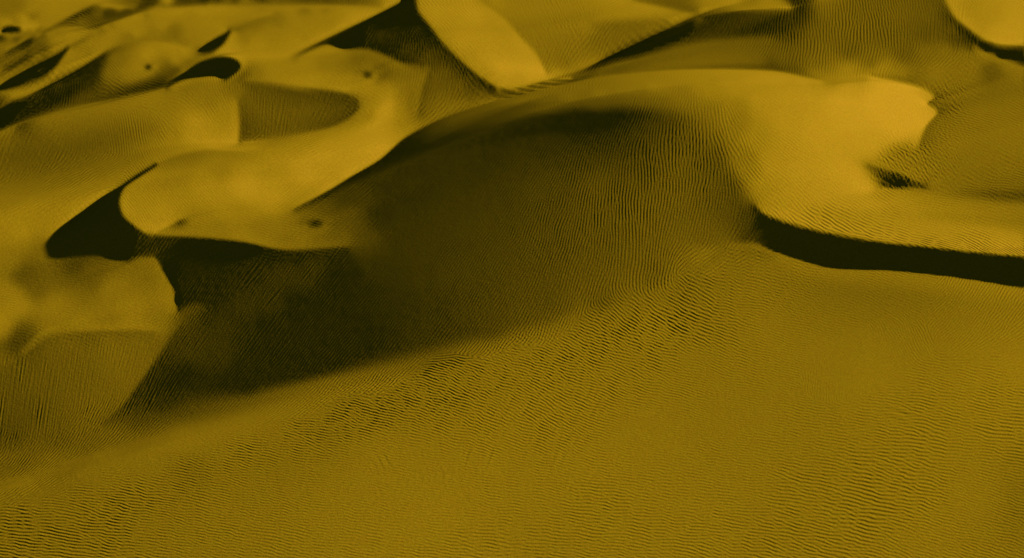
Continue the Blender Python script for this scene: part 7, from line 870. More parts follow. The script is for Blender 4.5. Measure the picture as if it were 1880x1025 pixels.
9359,-1,0,1,9430,-1,0,1,9033,-1,-1,-1,-1,-2,-2,-2,-2,-1,0,0,2,2,3,3,3,3,3,3,2,2,9007,-1,9368,-1,9432,-1,9022,-1,-1,0,
0,-1,-1,-1,-1,-1,-1,-1,9003,1,2,2,2,3,3,3,3,3,2,2,1,1,9005,-1,-1,-1,-1,9823,-1,-1,-1,-1,-1,-1,0,-1,-1,9003,1,2,2,2,2,
2,2,2,2,2,1,1,9415,1,9429,1,2,2,3,2,2,2,2,2,1,1,1,1,9423,1,9422,1,1,1,1,1,1,1,2,1,1,2,1,9009,-1,9421,1,9434,-1,10296,
1,9432,1,9432,1,19827,-1,-1,-1,-1,-1,-1,-1,-1,-1,-1,9863,1,1,1,1,1,1,1,1,1,1,1,1,1,1,1,1,1,2,1,1,1,1,1,9031,-1,-1,-1,
-1,-1,-1,-1,9005,-1,-1,-1,-1,-1,-1,-1,-1,-1,-1,9003,-1,9835,1,9010,1,2,2,2,2,2,1,1,1,1,1,2,2,2,2,2,2,3,3,3,3,3,3,3,3,
2,2,2,2,2,2,1,1,1,1,9025,-1,-2,-2,-2,-1,-1,-1,-1,-1,-1,-1,-1,-1,-1,-1,-1,-1,-1,-1,9004,-1,9798,-1,-1,9087,1,1,26098,
56828,1,10737,-1,-1,12729,-1,-1,9048,-1,-1,-1,-1,-1,-1,-1,-1,12029,1,1,2,2,1,0,-1,-1,-1,-1,-1,9105,-1,-1,9080,1,9862,
-1,9662,1,1,2,2,2,0,0,-2,-2,-2,-2,-1,9003,1,1,9113,-1,-1,9061,1,1,1,1,1,1,9003,-2,0,-1,-2,-1,0,1,3,4,2,1,1,9861,1,
9623,1,1,1,1,9025,1,1,0,-1,-2,-2,-2,-2,9003,1,1,9120,1,1,1,1,1,9003,1,1,1,1,1,1,1,1,2,2,2,2,2,2,2,2,2,3,3,3,3,3,3,3,3,
3,3,3,3,3,3,3,3,3,3,2,2,2,1,9005,-1,-1,-1,-1,-1,9023,-1,-1,9862,1,9650,-1,-2,-3,-2,-1,0,0,1,9117,1,9031,-1,-1,-1,-1,
-1,-1,-1,9006,-1,-1,9003,-1,9038,1,9864,1,9620,-1,-1,0,0,-1,-1,-2,-1,-1,-1,9003,-1,0,0,-1,-1,-1,-2,-1,-1,-1,-1,-1,-2,
-2,-2,-2,-1,9119,1,1,9003,1,1,9088,1,9864,1,9609,-1,0,-1,9018,-1,-1,-2,-2,-1,-1,-1,-1,-1,-1,9009,1,9029,1,1,1,1,1,
9064,1,1,0,1,1,1,1,1,1,0,1,1,1,1,1,1,1,1,1,9094,1,1,1,2,9864,1,9610,1,1,0,0,-2,-3,-3,-3,-3,-2,-2,-2,-1,-1,-1,-1,-1,-1,
-1,9032,1,1,1,1,1,1,1,1,1,1,9014,1,1,1,2,2,2,2,1,1,1,1,1,2,2,2,2,2,2,2,3,4,4,5,5,5,5,5,5,4,4,5,5,5,6,6,6,5,5,5,5,5,5,
6,6,6,6,6,6,6,6,6,6,6,7,7,6,6,6,6,6,5,6,6,5,4,4,4,4,4,4,4,4,4,3,3,3,2,2,2,2,2,3,3,4,4,4,5,5,5,4,4,3,3,3,3,2,2,2,2,2,2,
2,2,2,2,2,2,3,3,3,3,3,3,3,3,3,3,3,2,2,2,2,2,2,1,1,1,1,1,1,1,9039,1,1,2,2,9616,1,9253,1,9598,1,1,1,1,2,2,2,2,2,3,3,3,2,
2,3,4,4,4,4,5,5,3,2,1,0,0,1,2,2,3,3,3,3,3,3,3,2,2,2,2,1,9004,1,1,1,2,2,2,2,2,2,2,2,2,1,1,1,1,9038,-1,-1,-1,-1,-2,-2,
-2,-3,-4,-5,-6,-6,-6,-7,-7,-6,-6,-6,-6,-6,-6,-6,-7,-7,-7,-8,-8,-8,-8,-8,-8,-8,-8,-8,-8,-8,-8,-9,-8,-8,-8,-8,-9,-9,-9,
-9,-9,-9,-10,-10,-10,-10,-10,-9,-9,-8,-8,-8,-8,-8,-9,-8,-8,-7,-6,-5,-4,-4,-4,-3,-3,-3,-3,-4,-4,-5,-5,-5,-5,-5,-5,-5,
-5,-5,-5,-4,-4,-4,-4,-4,-4,-4,-4,-4,-4,-4,-4,-4,-5,-5,-5,-5,-5,-5,-5,-5,-5,-5,-5,-4,-4,-4,-4,-3,-3,-2,-2,-1,-1,9034,2,
2,1,0,-3,-4,-4,-3,-2,-1,-1,-1,-1,9612,-3,9011,1,9241,1,9574,1,1,1,1,1,1,2,2,2,2,2,2,2,2,2,2,2,2,2,2,2,2,2,2,1,1,9004,
-1,-2,-2,-3,-3,-4,-6,-4,-4,-4,-3,-3,-3,-3,-3,-1,0,2,5,4,3,2,9004,-1,-1,-1,9003,-1,-1,-1,9009,-1,-1,-2,-2,-2,-2,-2,-1,
-1,9012,-1,0,0,-1,-1,-1,-1,-1,-1,-1,-1,-1,-1,-1,-1,-1,-1,-1,-1,-1,-1,-1,0,0,-1,-1,-1,-1,-1,-1,-1,-1,9007,1,2,2,2,2,2,
2,1,1,2,2,2,2,2,2,2,2,2,2,2,2,3,3,3,3,3,3,3,3,3,3,2,2,2,2,2,2,2,2,2,2,2,2,2,2,2,2,2,3,3,3,3,3,2,2,2,2,1,1,1,1,1,1,1,2,
2,2,2,2,2,2,2,2,2,2,2,2,2,2,2,2,2,2,2,2,2,2,2,2,2,2,2,2,2,2,2,2,1,1,1,1,1,9007,-1,-1,-1,-1,-2,-2,-2,-1,-1,9005,1,1,1,
1,1,1,1,1,1,1,1,1,1,2,3,4,5,4,1,-2,-3,-3,-2,0,1,2,0,1,9005,1,9622,1,9241,1,9566,-1,-1,-1,-2,-2,-2,-2,-2,-2,-3,-3,-3,
-3,-4,-4,-4,-4,-4,-4,-5,-5,-5,-5,-5,-5,-5,-5,-5,-5,-5,-4,-4,-4,-4,-3,-3,-3,-2,-1,-1,0,0,1,2,3,4,3,2,1,9003,-1,-2,-3,
-4,-4,-5,-5,-4,-3,-3,-2,-2,-1,-1,-1,-1,-1,-1,-1,9009,-1,-1,-1,-1,-2,-2,-2,-1,-1,-1,-2,-2,-2,-2,-2,-1,9029,1,9025,1,1,
1,1,1,1,1,1,1,9087,1,9005,1,1,1,9007,-1,-1,-1,-1,-1,-2,-2,-2,-2,-1,-1,-1,0,1,2,1,-1,-4,-5,-4,-2,0,2,2,9011,1,9864,1,
9575,-1,-1,-1,-1,-1,-1,-1,-1,-1,-1,-1,-1,-1,-1,-1,-1,-1,-1,-1,9028,1,1,1,9018,1,1,1,1,9012,1,1,1,1,1,1,0,1,1,1,9033,1,
1,9004,1,1,1,1,1,9119,1,1,1,1,1,1,2,2,1,0,-3,-4,-4,-2,0,2,2,9015,1,9864,1,9587,1,1,1,1,1,0,1,1,1,9012,-1,-1,-1,9084,1,
1,1,1,2,1,0,1,9133,1,1,0,-2,-3,-2,0,2,2,1,9018,1,9127,-1,-1,-1,-1,-1,-2,-1,9004,1,1,1,1,1,9057,1,9663,1,9691,1,2,1,1,
9136,1,2,2,0,-1,-2,-2,0,0,1,9023,2,9134,-1,-1,-1,-2,-2,-2,-2,-2,-1,9015,-1,-1,-1,-1,-1,-1,-1,-1,-1,-1,-1,-1,-1,-2,-2,
-2,-2,-2,-2,-2,-2,-2,-2,-2,-2,-2,-2,-1,-1,-1,9009,-1,-1,-2,-2,-2,-2,-2,-2,-1,9005,1,1,9651,2,9686,1,2,2,1,0,-1,-1,-1,
9133,1,2,3,1,0,-3,-3,-3,-1,0,0,1,1,9024,2,9144,-1,-1,-2,-2,-1,-1,-1,9035,1,1,1,1,1,0,-1,-1,9003,1,1,1,1,9003,1,1,1,1,
1,9003,-1,-1,-2,-2,-2,-2,9646,2,9681,2,2,2,1,0,0,-1,-1,9133,1,3,4,3,1,-2,-4,-4,-4,-2,0,0,1,1,9028,2,9175,-1,-1,-1,-1,
0,0,1,2,3,3,2,0,-2,-2,-2,0,0,1,9669,-1,0,1,9675,1,2,2,1,9138,1,4,6,5,3,0,-4,-6,-6,-4,-1,1,2,2,2,1,9029,-1,0,1,9167,-1,
-1,-2,-2,-2,-1,0,2,4,5,6,6,3,0,-3,-5,-5,-3,-1,0,1,9121,1,2,2,2,2,1,9547,-1,0,1,9657,-1,9014,1,1,0,-1,-1,-1,-1,-1,-1,
9004,-1,9015,1,1,1,1,1,1,1,1,9039,1,1,9062,3,5,7,6,3,-1,-5,-8,-8,-6,-2,2,3,3,2,1,9003,-1,9030,-1,0,1,9161,-1,-1,-2,-2,
0,0,3,5,8,10,10,8,4,-1,-6,-9,-8,-5,-2,1,2,2,1,9568,1,9111,1,9642,-1,0,-1,-1,-1,-1,-1,-1,-1,-1,-1,9018,-1,-1,-1,9008,1,
0,0,1,1,1,1,9055,2,3,2,1,-1,-2,-2,9055,1,3,5,6,5,1,-3,-7,-9,-9,-7,-2,2,4,3,1,0,0,-1,-2,-1,9037,2,9152,-1,-2,-2,-3,-4,
-4,-3,0,2,5,7,8,6,3,0,-4,-7,-11,-13,-12,-7,-2,2,3,3,2,1,9573,2,9111,1,9643,1,1,1,1,1,1,1,1,9016,1,9005,1,1,1,1,1,9003,
1,9009,1,9047,1,3,4,3,0,-2,-3,-2,9005,1,0,-1,9037,1,1,9003,1,1,1,1,2,3,4,4,3,0,-4,-8,-9,-9,-5,0,3,5,4,2,0,0,-1,9003,1,
9152,-1,-1,-1,-1,-1,-1,9017,-1,-1,-1,-1,-2,-2,-2,-2,-2,-2,-3,-3,-4,-4,-4,-4,-3,-2,2,7,12,16,17,14,9,3,-2,-7,-9,-10,
-10,-7,-3,0,3,5,4,3,1,9579,1,0,-1,9731,1,2,3,2,1,9004,-1,-2,-1,-1,9004,-1,-1,-1,9009,1,2,3,3,2,2,1,1,1,1,1,0,0,-1,-2,
-2,-1,9022,1,1,9040,1,1,2,2,2,3,3,2,-1,-5,-6,-3,0,1,1,2,2,2,2,2,1,1,9044,1,1,2,1,-1,-4,-6,-8,-7,-3,2,5,5,3,1,9003,-1,
9018,-1,-1,-1,-2,-2,-2,-2,-2,9120,-1,-1,-1,-1,-1,-1,-1,-1,-1,9013,-1,-1,-1,-1,-1,-1,-2,-2,-2,-3,-3,-2,-2,-2,-2,-1,-1,
9004,2,4,6,9,13,18,23,26,27,25,19,9,-1,-9,-13,-15,-14,-14,-11,-6,0,3,5,4,3,2,1,9080,-1,-1,9014,1,1,1,1,1,1,9003,1,1,
9041,-1,9089,1,1,1,2,2,1,0,0,-1,-2,-2,-1,9449,1,9613,1,2,2,3,3,1,-1,-3,-4,-4,-3,-2,0,0,2,0,-1,-1,-1,0,2,3,3,3,3,2,2,3,
3,4,4,4,2,0,-2,-4,-4,-1,1,2,1,0,-2,-4,-4,-4,-2,-1,0,1,1,1,1,9012,1,1,9004,-1,-2,-2,-2,-2,-2,-2,-2,-2,-1,-1,-1,-1,-1,
-1,-1,-1,-1,-1,-1,-1,-2,-2,-2,-2,-2,-2,-1,-1,9005,1,1,2,2,1,1,1,1,1,1,1,1,0,0,-1,-3,-6,-6,-3,1,1,0,-2,-1,0,1,0,0,1,0,
2,9029,1,1,9014,-1,-2,-4,-5,-4,-2,1,4,3,1,9007,2,1,9017,1,1,1,1,9005,1,1,0,0,1,1,9009,-1,-1,-1,-1,-1,9008,1,9099,1,1,
1,1,1,1,1,1,1,2,2,2,2,2,3,3,3,3,4,5,5,6,7,8,8,8,8,9,9,8,8,8,8,8,7,6,2,-3,-10,-16,-20,-21,-18,-15,-12,-12,-13,-12,-8,
-2,3,5,5,4,2,0,0,-1,-1,9004,1,1,1,2,2,2,2,1,1,9059,-1,-1,-1,-2,-2,-2,-2,-1,-1,9006,1,1,1,2,2,2,2,2,1,1,1,1,1,1,1,9134,
1,1,1,1,1,9003,-1,-1,-2,-2,-1,-1,0,0,1,1,1,9328,-1,0,-1,0,1,9083,1,9031,1,9598,1,1,1,1,1,2,2,2,2,2,2,3,3,3,2,2,0,-2,
-3,-3,0,1,3,3,3,1,0,0,2,5,6,6,4,1,9003,1,0,-1,-3,-5,-8,-9,-9,-6,-2,3,7,9,6,2,-2,-3,-2,-2,0,2,3,3,3,2,1,9004,-1,-1,
9010,-2,-2,-2,-2,-2,-1,9016,1,1,1,1,1,2,1,2,2,2,2,1,1,2,2,1,9007,-1,-1,-2,-2,-2,-1,-2,-2,-2,-2,0,2,3,2,1,2,3,3,1,9038,
-1,-1,-1,-1,-1,-1,-1,-1,9004,-1,-1,-1,-1,0,2,2,2,1,1,1,9007,1,1,9033,-1,-1,-1,-1,0,1,2,2,2,2,2,2,2,2,1,9005,-1,-1,
9089,1,1,1,2,2,2,3,3,3,3,3,3,3,4,3,3,2,1,0,0,-1,-2,-2,-3,-3,-2,-2,-2,-2,-2,-3,-3,-3,-3,-3,-1,0,2,4,5,4,0,-4,-8,-10,-9,
-6,-4,-4,-7,-9,-10,-9,-4,2,8,12,11,10,8,7,6,6,5,3,3,2,1,9009,-1,9037,-1,-1,-2,-2,-2,-3,-3,-3,-3,-3,-3,-4,-3,-2,-3,-2,
-2,-2,-2,-2,-2,-3,-4,-4,-5,-5,-5,-3,0,2,4,3,3,3,3,3,3,3,3,2,2,2,2,1,1,9141,1,1,1,1,1,9003,-1,-2,-2,-1,-1,9003,2,2,2,1,
9241,1,9093,1,0,-1,9117,1,9585,1,1,1,2,1,1,1,1,1,9007,-1,-1,-2,-2,-3,-3,-4,-5,-6,-6,-5,-3,-1,-1,-2,-2,0,1,3,3,3,0,-3,
-6,-6,-5,-3,-4,-6,-8,-9,-8,-4,0,6,11,14,15,12,8,2,-4,-6,-8,-7,-6,-3,0,1,4,2,9003,-1,-2,-2,-1,-1,9004,-2,-3,-2,0,1,1,
-1,-3,-3,-2,-1,9003,1,1,9003,1,1,1,0,0,1,1,1,1,1,1,1,1,1,1,1,1,9019,-1,-1,-1,-1,9012,-1,-2,-2,-2,-2,-2,-1,0,1,1,9008,
1,1,1,2,2,1,1,9004,-1,-1,-2,-2,-2,-2,-1,-1,-1,-1,-1,-1,-1,9036,1,9031,1,1,1,1,1,2,2,2,1,0,0,-1,-1,-1,0,0,1,0,0,2,9056,
-1,-1,-1,9019,1,1,1,1,2,2,2,2,2,2,2,2,2,1,9003,-1,-1,-2,-2,-2,-2,-2,-2,-2,-1,9003,2,2,2,2,1,1,1,3,5,7,8,8,5,0,-5,-7,
-6,-4,-2,-2,-5,-10,-12,-12,-9,-3,3,8,10,9,7,4,2,9003,-1,-1,-1,-1,-1,-1,-1,-1,0,0,-1,-1,-1,9012,-1,-1,-1,-1,-2,-2,-2,
-2,-2,-2,-2,-1,-1,-1,-2,-3,-4,-6,-7,-9,-9,-10,-10,-10,-11,-12,-12,-12,-13,-12,-10,-9,-7,-5,-4,-2,0,3,5,7,8,10,11,12,
13,14,14,12,10,8,7,8,9,10,11,12,11,10,9,7,5,3,2,0,0,-2,-2,-2,-2,-2,-2,-2,-2,-2,-2,-1,-1,-1,-1,-1,-1,-1,-1,-1,-1,9128,
1,2,2,2,2,0,0,-1,-2,-2,-3,-3,-2,-2,-2,-1,9003,1,1,9407,-1,9003,1,9047,-1,0,-2,9584,-1,-1,-1,0,-1,-1,-1,-1,-1,-1,-2,-2,
-2,-2,-2,-2,-2,-1,-1,9003,2,3,4,4,4,4,6,7,5,3,0,-1,-2,-3,-4,-5,-6,-6,-5,-3,0,6,12,16,15,11,5,0,-3,-4,-5,-6,-8,-9,-8,
-4,0,6,5,4,2,1,1,0,-2,-1,9005,-2,-4,-6,-6,-3,2,8,9,7,2,-2,-3,-2,0,1,2,1,9009,1,9020,-1,-1,-1,-1,-1,-1,-1,-1,-1,-1,-1,
9023,-1,0,0,2,1,9003,1,1,2,2,2,1,0,-1,-2,-3,-4,-4,-4,-3,-3,-2,-2,-2,-1,-1,9045,-1,9003,1,9043,1,9006,2,9045,-1,9020,1,
9003,1,1,2,2,2,2,3,2,2,2,2,1,9014,-1,9003,1,1,0,0,-2,-1,0,4,8,9,8,3,-2,-4,-3,-2,-2,-6,-11,-15,-17,-14,-8,0,7,11,12,11,
7,4,1,0,-2,-2,-2,-1,9019,-1,-2,-2,-2,-1,-1,-1,-2,-2,-1,-1,0,0,1,1,1,1,2,1,1,2,2,2,2,3,3,4,4,4,4,4,4,4,5,6,6,6,6,5,5,3,
2,0,0,-2,-3,-4,-5,-6,-7,-7,-8,-9,-9,-9,-8,-7,-6,-4,-3,-2,-1,-1,-2,-2,-3,-3,-3,-3,-3,-3,-3,-2,-2,-1,-1,-1,-1,-1,-1,-1,
9135,1,1,1,2,2,2,2,1,0,-1,-2,-3,-4,-4,-4,-4,-3,-2,0,1,2,2,2,1,9343,1,9239,-1,9003,-1,9473,1,1,2,2,2,2,3,3,3,3,3,3,3,3,
3,3,2,0,-2,-2,-3,-4,-6,-7,-5,0,5,10,13,14,13,9,4,-1,-6,-8,-10,-14,-15,-14,-11,-7,-1,2,4,3,1,-1,-3,-3,9003,1,0,-1,-2,
-3,-5,-6,-6,-3,2,8,14,16,13,5,-2,-8,-9,-8,-5,-1,1,1,0,0,1,1,1,1,1,1,1,9018,-1,-1,-1,-1,-1,9032,-1,-1,-1,0,1,3,3,3,2,1,
1,0,-1,-2,-4,-5,-6,-5,-3,-1,0,1,2,2,2,2,2,2,2,2,2,2,2,2,2,1,1,1,1,9027,1,9003,1,9009,-1,9004,1,2,2,2,9041,1,0,0,-1,0,
1,9052,2,2,2,2,2,2,2,2,2,2,2,2,3,3,3,2,2,1,0,0,-1,-1,-2,-2,-2,-2,-2,-2,-2,-1,-1,9010,1,1,1,1,2,4,7,9,10,8,1,-5,-7,-10,
-16,-21,-23,-20,-12,-1,8,14,15,12,9,5,1,-1,-2,-3,-3,-2,-1,9010,-1,9004,-1,-1,9013,1,4,4,4,3,3,2,2,2,1,1,1,2,2,2,2,3,3,
3,2,2,2,1,1,1,9004,-1,-2,-3,-4,-4,-5,-5,-5,-5,-5,-4,-4,-4,-4,-3,-2,-2,-1,0,1,1,1,1,1,9003,-1,-1,-1,-1,9089,1,0,-1,
9053,1,2,2,2,2,2,2,2,2,1,0,-2,-3,-4,-5,-5,-5,-3,-1,0,2,2,3,3,2,1,9241,1,9011,-1,9093,1,9129,1,9101,-1,9003,-1,9199,1,
9270,1,1,1,1,1,1,1,1,1,1,9007,-1,-2,-2,-3,-3,-4,-5,-5,-6,-7,-7,-8,-6,-4,-1,3,8,12,13,9,3,-2,-6,-9,-11,-14,-16,-16,-13,
-6,2,6,7,5,3,3,3,2,1,0,0,2,3,0,-3,-6,-6,-3,-3,-2,2,7,13,18,19,16,9,0,-7,-11,-12,-12,-9,-4,1,4,5,4,2,2,1,1,9009,-1,-1,
-1,-1,-1,-1,-1,-1,-1,-1,-1,-1,-1,-1,-1,-1,-1,9021,-1,-1,-1,9012,1,2,3,3,3,3,1,0,-2,-3,-3,-3,-3,-2,0,2,3,3,2,1,1,9062,
-1,-2,-2,9003,-1,-2,-2,-2,-2,-2,-2,-2,-1,9032,-1,9056,1,1,1,0,-2,-3,-3,-2,0,2,3,2,2,0,-1,-2,-2,-2,-2,-1,-1,9005,1,1,2,
2,2,2,1,1,9007,1,2,2,3,3,2,0,-4,-10,-16,-20,-21,-17,-6,5,13,16,14,10,6,2,0,-2,-2,-2,-1,9009,-1,-1,-1,-1,-1,-1,9003,1,
9004,1,1,1,1,2,3,3,3,2,2,3,4,3,2,1,0,0,1,0,2,2,3,3,4,4,4,4,4,4,4,4,3,3,2,2,2,1,9003,-1,-2,-2,-2,-2,-2,-2,-1,-1,-1,
9004,1,2,2,2,2,2,2,1,9146,-1,-1,-1,0,1,2,2,2,2,2,1,1,1,1,2,3,2,1,-1,-3,-4,-4,-5,-5,-4,-2,0,2,3,3,2,2,1,9256,-1,9229,1,
9099,1,9205,1,9045,-1,9223,-1,-1,-1,-2,-2,-2,-2,-2,-2,-3,-3,-3,-2,-2,-2,-1,-1,-1,0,0,1,2,3,4,5,6,7,7,8,6,2,-3,-7,-10,
-11,-12,-10,-6,1,7,12,12,9,5,1,2,3,3,4,3,0,-2,-2,-2,-4,-7,-8,-4,5,12,18,21,20,16,11,3,-5,-10,-13,-13,-13,-12,-10,-5,1,
6,8,6,2,0,-1,-1,-1,-2,-2,-2,-2,-1,-1,-1,-1,-1,-1,-1,-1,-1,-1,-1,-1,-1,9025,-1,-1,-1,-1,-1,9005,1,1,2,2,2,2,2,2,2,2,2,
2,3,3,3,2,0,-1,-2,-3,-4,-3,-2,0,0,1,2,2,1,9073,1,1,0,0,-1,-2,-2,-2,-2,-2,-1,9016,-1,9024,1,9038,1,9003,1,1,1,1,9007,1,
2,2,1,-1,-3,-5,-5,-3,0,2,3,3,2,2,2,2,1,0,0,-1,-1,-2,-2,-2,-2,-2,-1,-1,0,0,1,2,1,0,-2,-4,-7,-8,-9,-7,-4,2,8,10,10,6,1,
-1,-2,-2,-3,-3,-3,-3,-4,-3,-3,9009,1,2,3,3,4,3,3,3,3,2,2,3,4,4,4,3,2,1,0,-2,-3,-3,-3,-2,0,1,4,6,7,7,6,3,1,1,1,0,-2,-4,
-5,-6,-7,-8,-8,-9,-9,-9,-9,-9,-9,-9,-8,-8,-7,-7,-6,-5,-4,-3,-3,-2,-2,-1,-1,-1,9005,-1,-1,-1,-1,-1,-1,-1,-1,9106,-1,0,
1,9039,2,3,2,9003,-2,0,2,3,2,0,-1,-3,-5,-5,-5,-5,-3,-1,1,3,3,3,2,2,1,9262,2,0,-1,9579,-1,9202,-1,-1,-1,-1,-2,-2,-2,-2,
-3,-3,-3,-3,-3,-3,-3,-3,-3,-3,-3,-3,-3,-3,-3,-3,-2,-2,-2,-2,-2,-2,-2,-1,9011,-1,-2,-3,-3,-4,-7,-8,-7,-3,4,9,11,10,8,5,
3,1,0,0,1,0,-3,-5,-6,-6,-4,-3,-2,0,2,6,11,17,20,19,10,-3,-14,-19,-16,-14,-15,-15,-13,-8,0,6,9,9,5,0,-2,-3,-2,-1,9003,
-1,9003,-1,-1,9025,1,2,2,2,1,0,0,-2,-3,-3,-2,0,1,2,3,4,4,4,4,4,4,3,3,2,1,1,9009,-1,-3,-4,-4,-3,-1,0,1,1,1,9046,-1,
9010,1,1,1,1,9023,1,1,1,1,1,1,9004,-1,-1,-1,9034,-1,-1,9029,1,1,1,1,9024,1,1,1,0,0,1,1,-2,-5,-4,-3,-3,-4,-4,-4,-4,-4,
-3,-3,-3,-2,0,0,1,0,0,-2,-3,-4,-4,-3,-2,0,0,2,3,4,3,2,9007,1,1,2,2,2,2,2,3,4,4,4,3,2,1,0,0,-2,-2,-3,-3,-3,-3,-3,-3,-3,
-3,-3,-3,-2,0,0,1,2,2,2,0,-1,-2,-3,-4,-5,-7,-8,-9,-8,-8,-7,-5,-4,-4,-3,-2,-1,-1,9003,1,2,2,2,2,2,3,3,3,3,3,3,3,3,3,3,
3,2,2,2,2,1,1,9125,1,0,0,-2,-1,-1,9020,-1,-1,9004,1,1,2,1,9004,1,3,5,4,-1,-3,-6,-8,-7,-6,-3,0,3,4,3,3,2,1,9183,1,9051,
1,9003,1,9023,1,9237,1,9063,-1,9243,1,9039,1,0,-5,0,1,9194,1,2,2,3,4,5,5,6,7,8,9,10,10,11,11,12,13,13,14,14,15,15,15,
15,15,15,15,15,14,14,13,12,11,9,8,7,6,5,4,2,1,0,-2,-3,-5,-6,-8,-8,-8,-7,-6,-5,-2,0,3,2,-2,-5,-7,-8,-8,-8,-8,-8,-8,-7,
-6,-4,-3,-3,-1,0,1,4,7,10,11,8,2,-6,-14,-20,-22,-19,-14,-8,-1,5,11,13,11,6,2,-2,-4,-3,-2,9024,1,1,1,1,1,1,1,2,1,1,1,1,
1,1,9005,-1,-2,-3,0,3,6,8,7,4,3,1,0,0,-1,-2,-2,-2,-2,-2,-3,-3,-3,-3,-3,-2,-2,-2,-2,-2,-3,-3,-3,-2,0,1,9014,2,1,0,-1,
-1,9011,-1,-1,0,-1,-1,-1,-1,-1,-1,9008,1,1,1,1,1,9008,1,1,1,1,9075,1,1,0,1,2,9007,-1,-2,-1,9006,1,1,1,1,1,1,9028,-1,
-1,-2,-2,-2,-2,-3,-3,-3,-3,-3,-2,-2,-2,-2,-2,0,1,3,5,7,7,6,4,2,0,-1,-2,-2,-2,9003,2,3,3,3,2,2,1,1,2,2,2,2,2,2,2,1,1,1,
1,1,9008,-1,-1,-2,-2,-2,-3,-3,-3,-4,-4,-5,-5,-5,-5,-5,-5,-5,-5,-4,-4,-3,-2,-1,0,0,1,2,2,3,3,3,3,3,3,3,2,2,2,2,1,1,1,1,
9153,3,4,3,0,-1,-2,-1,-1,9014,1,2,2,2,3,3,2,1,1,1,1,2,2,2,2,0,-4,-7,-9,-8,-3,4,6,5,4,2,1,1,9509,1,9549,1,2,2,2,3,3,4,
4,4,5,5,5,5,6,6,6,6,6,6,6,6,6,5,5,4,4,3,3,2,1,1,9006,1,1,2,2,1,9003,-2,-3,-4,-4,-3,-2,-1,0,0,1,3,5,6,7,7,6,7,7,6,4,2,
0,-3,-7,-11,-14,-15,-13,-6,4,10,13,10,7,3,0,-3,-5,-4,-2,9013,1,1,1,1,1,1,1,9004,1,1,1,0,1,1,9009,-1,-1,-1,-1,-1,-1,
9003,1,2,3,4,5,4,2,-1,-3,-5,-5,-4,-3,-3,-3,-3,-3,-3,-2,-2,-1,9007,1,1,2,1,1,2,1,1,9006,-1,-2,-2,-3,-3,-3,-3,-3,-2,-1,
0,-1,0,0,-1,-4,-5,-4,-4,-3,-2,-1,9003,1,1,2,2,2,2,2,2,2,2,2,1,1,1,1,9084,1,1,1,1,1,1,9006,-1,-2,-2,-2,0,0,-3,-4,-2,1,
9003,1,2,3,1,9026,-1,-2,-2,-2,-2,-3,-3,-3,-2,-2,-2,-1,-1,9004,1,2,2,3,4,5,6,7,7,7,5,1,-4,-8,-10,-10,-8,-6,-3,-2,0,1,1,
1,0,0,-1,-1,-1,-2,-2,-2,-2,-2,-2,-3,-3,-3,-4,-4,-4,-5,-5,-5,-5,-5,-6,-6,-6,-6,-7,-7,-7,-7,-7,-6,-5,-3,-2,0,1,2,3,4,5,
5,5,5,5,5,5,5,4,4,3,2,2,1,1,9005,-1,-1,-1,-1,-1,-1,9159,-1,-2,-3,-3,-1,2,3,0,-3,-3,-3,-3,-3,-2,0,0,1,2,2,2,2,2,2,2,2,
1,1,0,0,-1,-1,-2,-2,-3,-4,-5,-5,-5,-3,2,5,5,3,1,10063,-1,-1,-1,-1,-1,-2,-2,-2,-3,-3,-3,-3,-3,-3,-4,-4,-4,-5,-5,-5,-5,
-5,-5,-4,-4,-4,-4,-3,-3,-2,-1,9007,1,1,2,2,2,3,3,3,3,4,5,5,6,7,7,6,6,5,3,9003,-1,-1,-2,-2,-3,-3,-4,-5,-5,-5,-3,1,4,6,
3,0,-3,-5,-4,-2,0,1,2,3,2,2,1,1,1,1,1,1,1,1,1,1,9018,-1,-1,-1,-1,-1,-1,-1,9006,1,1,2,2,1,1,1,0,0,-1,-2,-4,-5,-6,-5,-3,
-2,9004,1,1,1,1,1,1,1,1,1,1,0,0,1,2,3,3,1,-1,-1,-2,-2,-1,0,0,-1,-2,-2,-2,-2,-1,9005,1,2,3,3,3,3,2,3,4,4,6,6,6,4,9093,
1,2,2,2,2,1,1,1,1,9003,-1,-1,-2,-2,-2,-1,-1,-1,-1,0,1,3,4,4,5,5,4,3,5,7,11,12,8,2,-3,-6,-4,-1,9015,-1,-1,-1,-1,-1,-1,
-2,-2,-2,-2,-2,-2,-1,9005,1,2,2,2,2,2,2,2,2,2,3,3,3,3,3,2,1,-2,-7,-10,-11,-6,2,5,5,4,2,2,2,1,1,9013,-1,-1,-2,-2,-3,-3,
-4,-4,-4,-3,-1,0,3,5,7,9,9,9,9,8,7,6,5,4,3,3,2,2,1,9004,-1,-1,-2,-2,-2,-2,-2,-2,-2,-2,-2,-1,-1,9162,-1,-1,-1,0,0,-1,
-1,9008,1,4,9,13,12,7,0,-6,-9,-10,-8,-7,-6,-7,-8,-9,-10,-11,-11,-10,-9,-9,-8,-8,-8,-8,-7,-6,-4,-3,-4,-5,-6,-6,-6,-7,
-7,-8,-8,-8,-8,-8,-9,-9,-10,-10,-10,-11,-11,-11,-12,-11,-11,-10,-10,-9,-9,-8,-9,-9,-8,-8,-8,-8,-8,-9,-9,-9,-9,-9,-9,
-8,-8,-8,-8,-8,-8,-8,-7,-7,-8,-8,-7,-7,-6,-5,-5,-4,-2,-1,9863,3,9176,1,2,2,3,4,4,4,4,3,3,3,3,3,3,3,3,2,0,0,-2,-4,-5,
-6,-5,-2,0,1,0,-2,-3,-5,-5,-5,-5,-4,-2,0,2,2,3,2,2,2,4,5,6,5,4,3,1,9004,1,1,9020,-1,-1,-1,9003,1,1,1,1,1,1,1,1,1,1,1,
